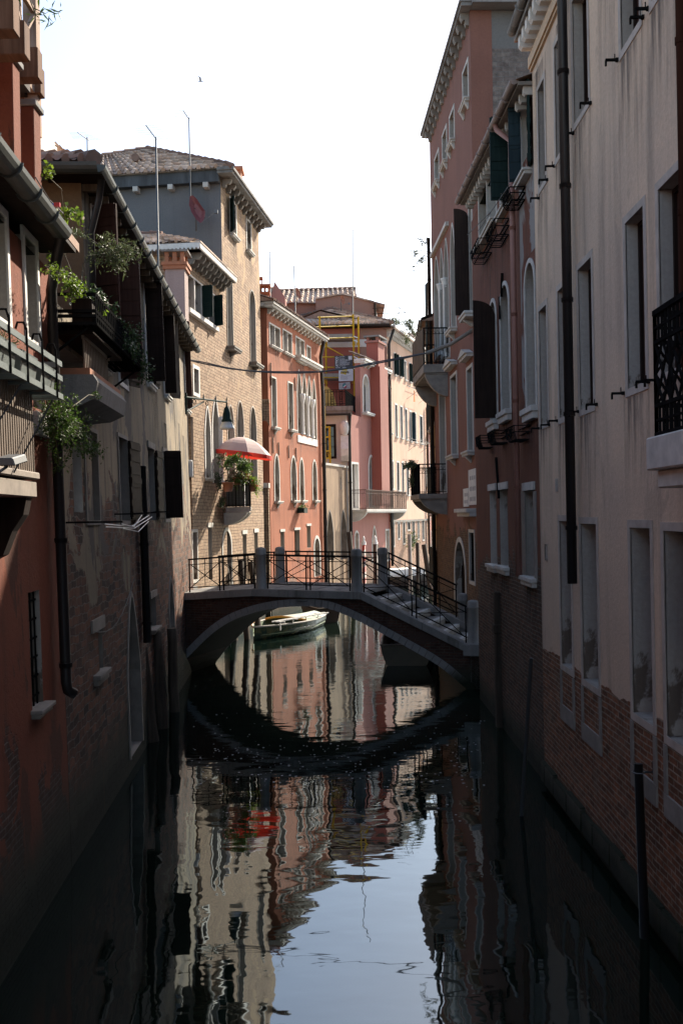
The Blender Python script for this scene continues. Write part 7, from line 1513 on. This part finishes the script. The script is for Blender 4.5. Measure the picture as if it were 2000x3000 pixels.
# ================================================================== ROOF GEAR, CABLE, BIRD
def cable_pts(P): return P
pts = [(556, 1056, 33.5), (600, 1066, 33.4), (665, 1079, 33.2), (730, 1087, 33.0), (800, 1092, 32.8), (870, 1093, 32.5), (935, 1090, 32.2), (1010, 1081, 31.9), (1100, 1065, 31.5), (1180, 1050, 31.2), (1250, 1034, 31.0), (1320, 1008, 30.6), (1392, 962, 30.0)]
P = [at(*q) for q in pts]; c = thing('overhead_cable', 'thick twisted grey cable sagging across the canal between the brick house and rose palace', 'cable', P[0]); m = MB(); m.tube(P, 0.024, 6); m.tube([p + Vector((0, 0.03, 0.032 + 0.02 * math.sin(i * 1.7))) for i, p in enumerate(P)], 0.018, 5); m.build('cable', M['cable'], c)
m = MB(); m.tube(P[-3:], 0.06, 8); m.build('cable_sleeve', M['stone_d'], c)
def antenna(px, y0, y1, Y, label, boom=None, r=0.025, n=7, el=0.5):
    a, b = at(px[0], y0, Y), at(px[1], y1, Y); t = thing('tv_antenna', label, 'antenna', b, 'television antennas on the roofs'); m = MB(); m.tube([b - Vector((0, 0, 0.4)), a], [r * 1.3, r], 6); m.build('mast', M['steel'], t)
    if boom:
        p, q = at(boom[0], boom[1], Y - 0.5), at(boom[2], boom[3], Y + 0.3); m = MB(); m.tube([p, q], 0.018, 5); d = (q - p); s = Vector((1, 0.15, 0)).normalized()
        for i in range(n): c_ = p + d * (i / n); w = el * (0.6 + 0.5 * i / n); m.tube([c_ - s * w, c_ + s * w], 0.005, 4)
        m.build('aerial', M['steel'], t)
antenna((457, 464), 402, 745, 33.0, 'tallest antenna, rising in front of the grey side of the brick tower', (428, 367, 460, 410), 0.03, 8, 0.55)
antenna((554, 558), 345, 575, 38.0, 'antenna fixed to the grey side of the tower above the red dish', (537, 324, 556, 352), 0.025, 6, 0.5)
antenna((256, 257), 402, 462, 40.5, 'short antenna at the left end of the tower roof ridge', (228, 388, 262, 412), 0.025, 6, 0.55)
antenna((790, 792), 736, 866, 52.0, 'thin antenna above the terracotta palace chimneys', (766, 731, 793, 738), 0.025, 3, 0.2)
antenna((861, 866), 780, 935, 62.0, 'antenna beside the pinkish dish on the far tiled roof', (850, 773, 862, 782), 0.035, 3, 0.2)
antenna((1033, 1033), 670, 925, 70.0, 'very tall bare mast above the scaffolding', (1028, 672, 1036, 674), 0.035, 2, 0.1)
def dish(pts, Y, mat, label, thick=0.05, mount=None):
    cx = sum(p[0] for p in pts) / len(pts); cy = sum(p[1] for p in pts) / len(pts); c = at(cx, cy, Y); t = thing('satellite_dish', label, 'satellite dish', c, 'satellite dishes')
    m = MB(); rim = [at(x, y, Y - 0.0) for x, y in pts]; cen = c + Vector((0.03, 0.14, -0.02)); n = len(rim)
    for i in range(n):
        a, b = rim[i], rim[(i + 1) % n]; am, bm = a.lerp(cen, 0.5) + Vector((0, 0.05, 0)), b.lerp(cen, 0.5) + Vector((0, 0.05, 0)); m.poly([a, b, bm, am], True); m.poly([am, bm, cen], True)
        m.poly([a, b, b + Vector((0, 0.03, 0)), a + Vector((0, 0.03, 0))])
    m.build('reflector', mat, t); m = MB(); m.tube([c + Vector((-0.1, 0.12, 0.1)), c + Vector((-0.1, 0.3, -0.1)), c + Vector((-0.1, 0.3, -0.7))], 0.03, 6)
    if mount: q = at(*mount, Y - 0.5); m.tube([rim[2 * n // 3], q], 0.012, 5); m.box(q.x - 0.05, q.x + 0.07, q.y, q.y + 0.1, q.z - 0.06, q.z + 0.06)
    m.build('arm', M['steel'], t)
dr = simple('maroon_dish_paint', (0.16, 0.045, 0.05), 0.5, 0.1)
dish([(556, 575), (566, 572), (578, 584), (590, 603), (601, 618), (600, 634), (594, 651), (588, 654), (574, 642), (561, 622), (554, 600)], 37.7, dr, 'maroon dish with a feed arm on the grey side of the brick tower', mount=(632, 619))
dp = simple('terracotta_dish_paint', (0.38, 0.17, 0.11), 0.5, 0.1)
dish([(864, 848), (868, 842), (873, 845), (879, 856), (882, 870), (881, 876), (875, 874), (868, 864), (865, 856)], 66.0, dp, 'pinkish dish against the far sunlit tiles, left of the scaffolding')
dish([(998, 868), (1001, 865), (1006, 868), (1009, 878), (1009, 890), (1005, 893), (1000, 886), (997, 876)], 70.0, dp, 'pinkish dish on the rose gable above the scaffolding', mount=(1022, 889))
bq = at(588, 236, 60); bd = thing('seagull', 'small gull gliding alone in the white sky', 'bird', bq)
m = MB(); s = 0.32; BK = 0.55
m.lathe([(0.01, -0.3), (0.05, -0.18), (0.075, 0.0), (0.05, 0.16), (0.035, 0.2), (0.045, 0.25), (0.01, 0.33)], (0, 0, 0), 10)
m2 = MB()
for v in m.v: m2.v.append((bq.x + v[2] * 0.9 * BK, bq.y + v[1] * BK, bq.z - 0.05 + v[0] * BK))
m2.f, m2.sm = m.f, m.sm
for sg in (-1, 1):
    A = [bq + BK * Vector(p) for p in ((0.1, 0.04 * sg, -0.06), (-0.12, 0.04 * sg, -0.06), (-0.12, 0.32 * sg, 0.16), (0.08, 0.34 * sg, 0.18))]; B = [bq + BK * Vector(p) for p in ((-0.12, 0.32 * sg, 0.16), (0.08, 0.34 * sg, 0.18), (-0.2, 0.7 * sg, 0.22))]
    m2.poly(A); m2.poly(B)
m2.poly([bq + BK * Vector(p) for p in ((-0.22, 0, -0.1), (-0.42, 0.07, -0.1), (-0.42, -0.07, -0.1))]); m2.build('body', simple('gull_grey', (0.5, 0.5, 0.52), 0.8, 0.1), bd)
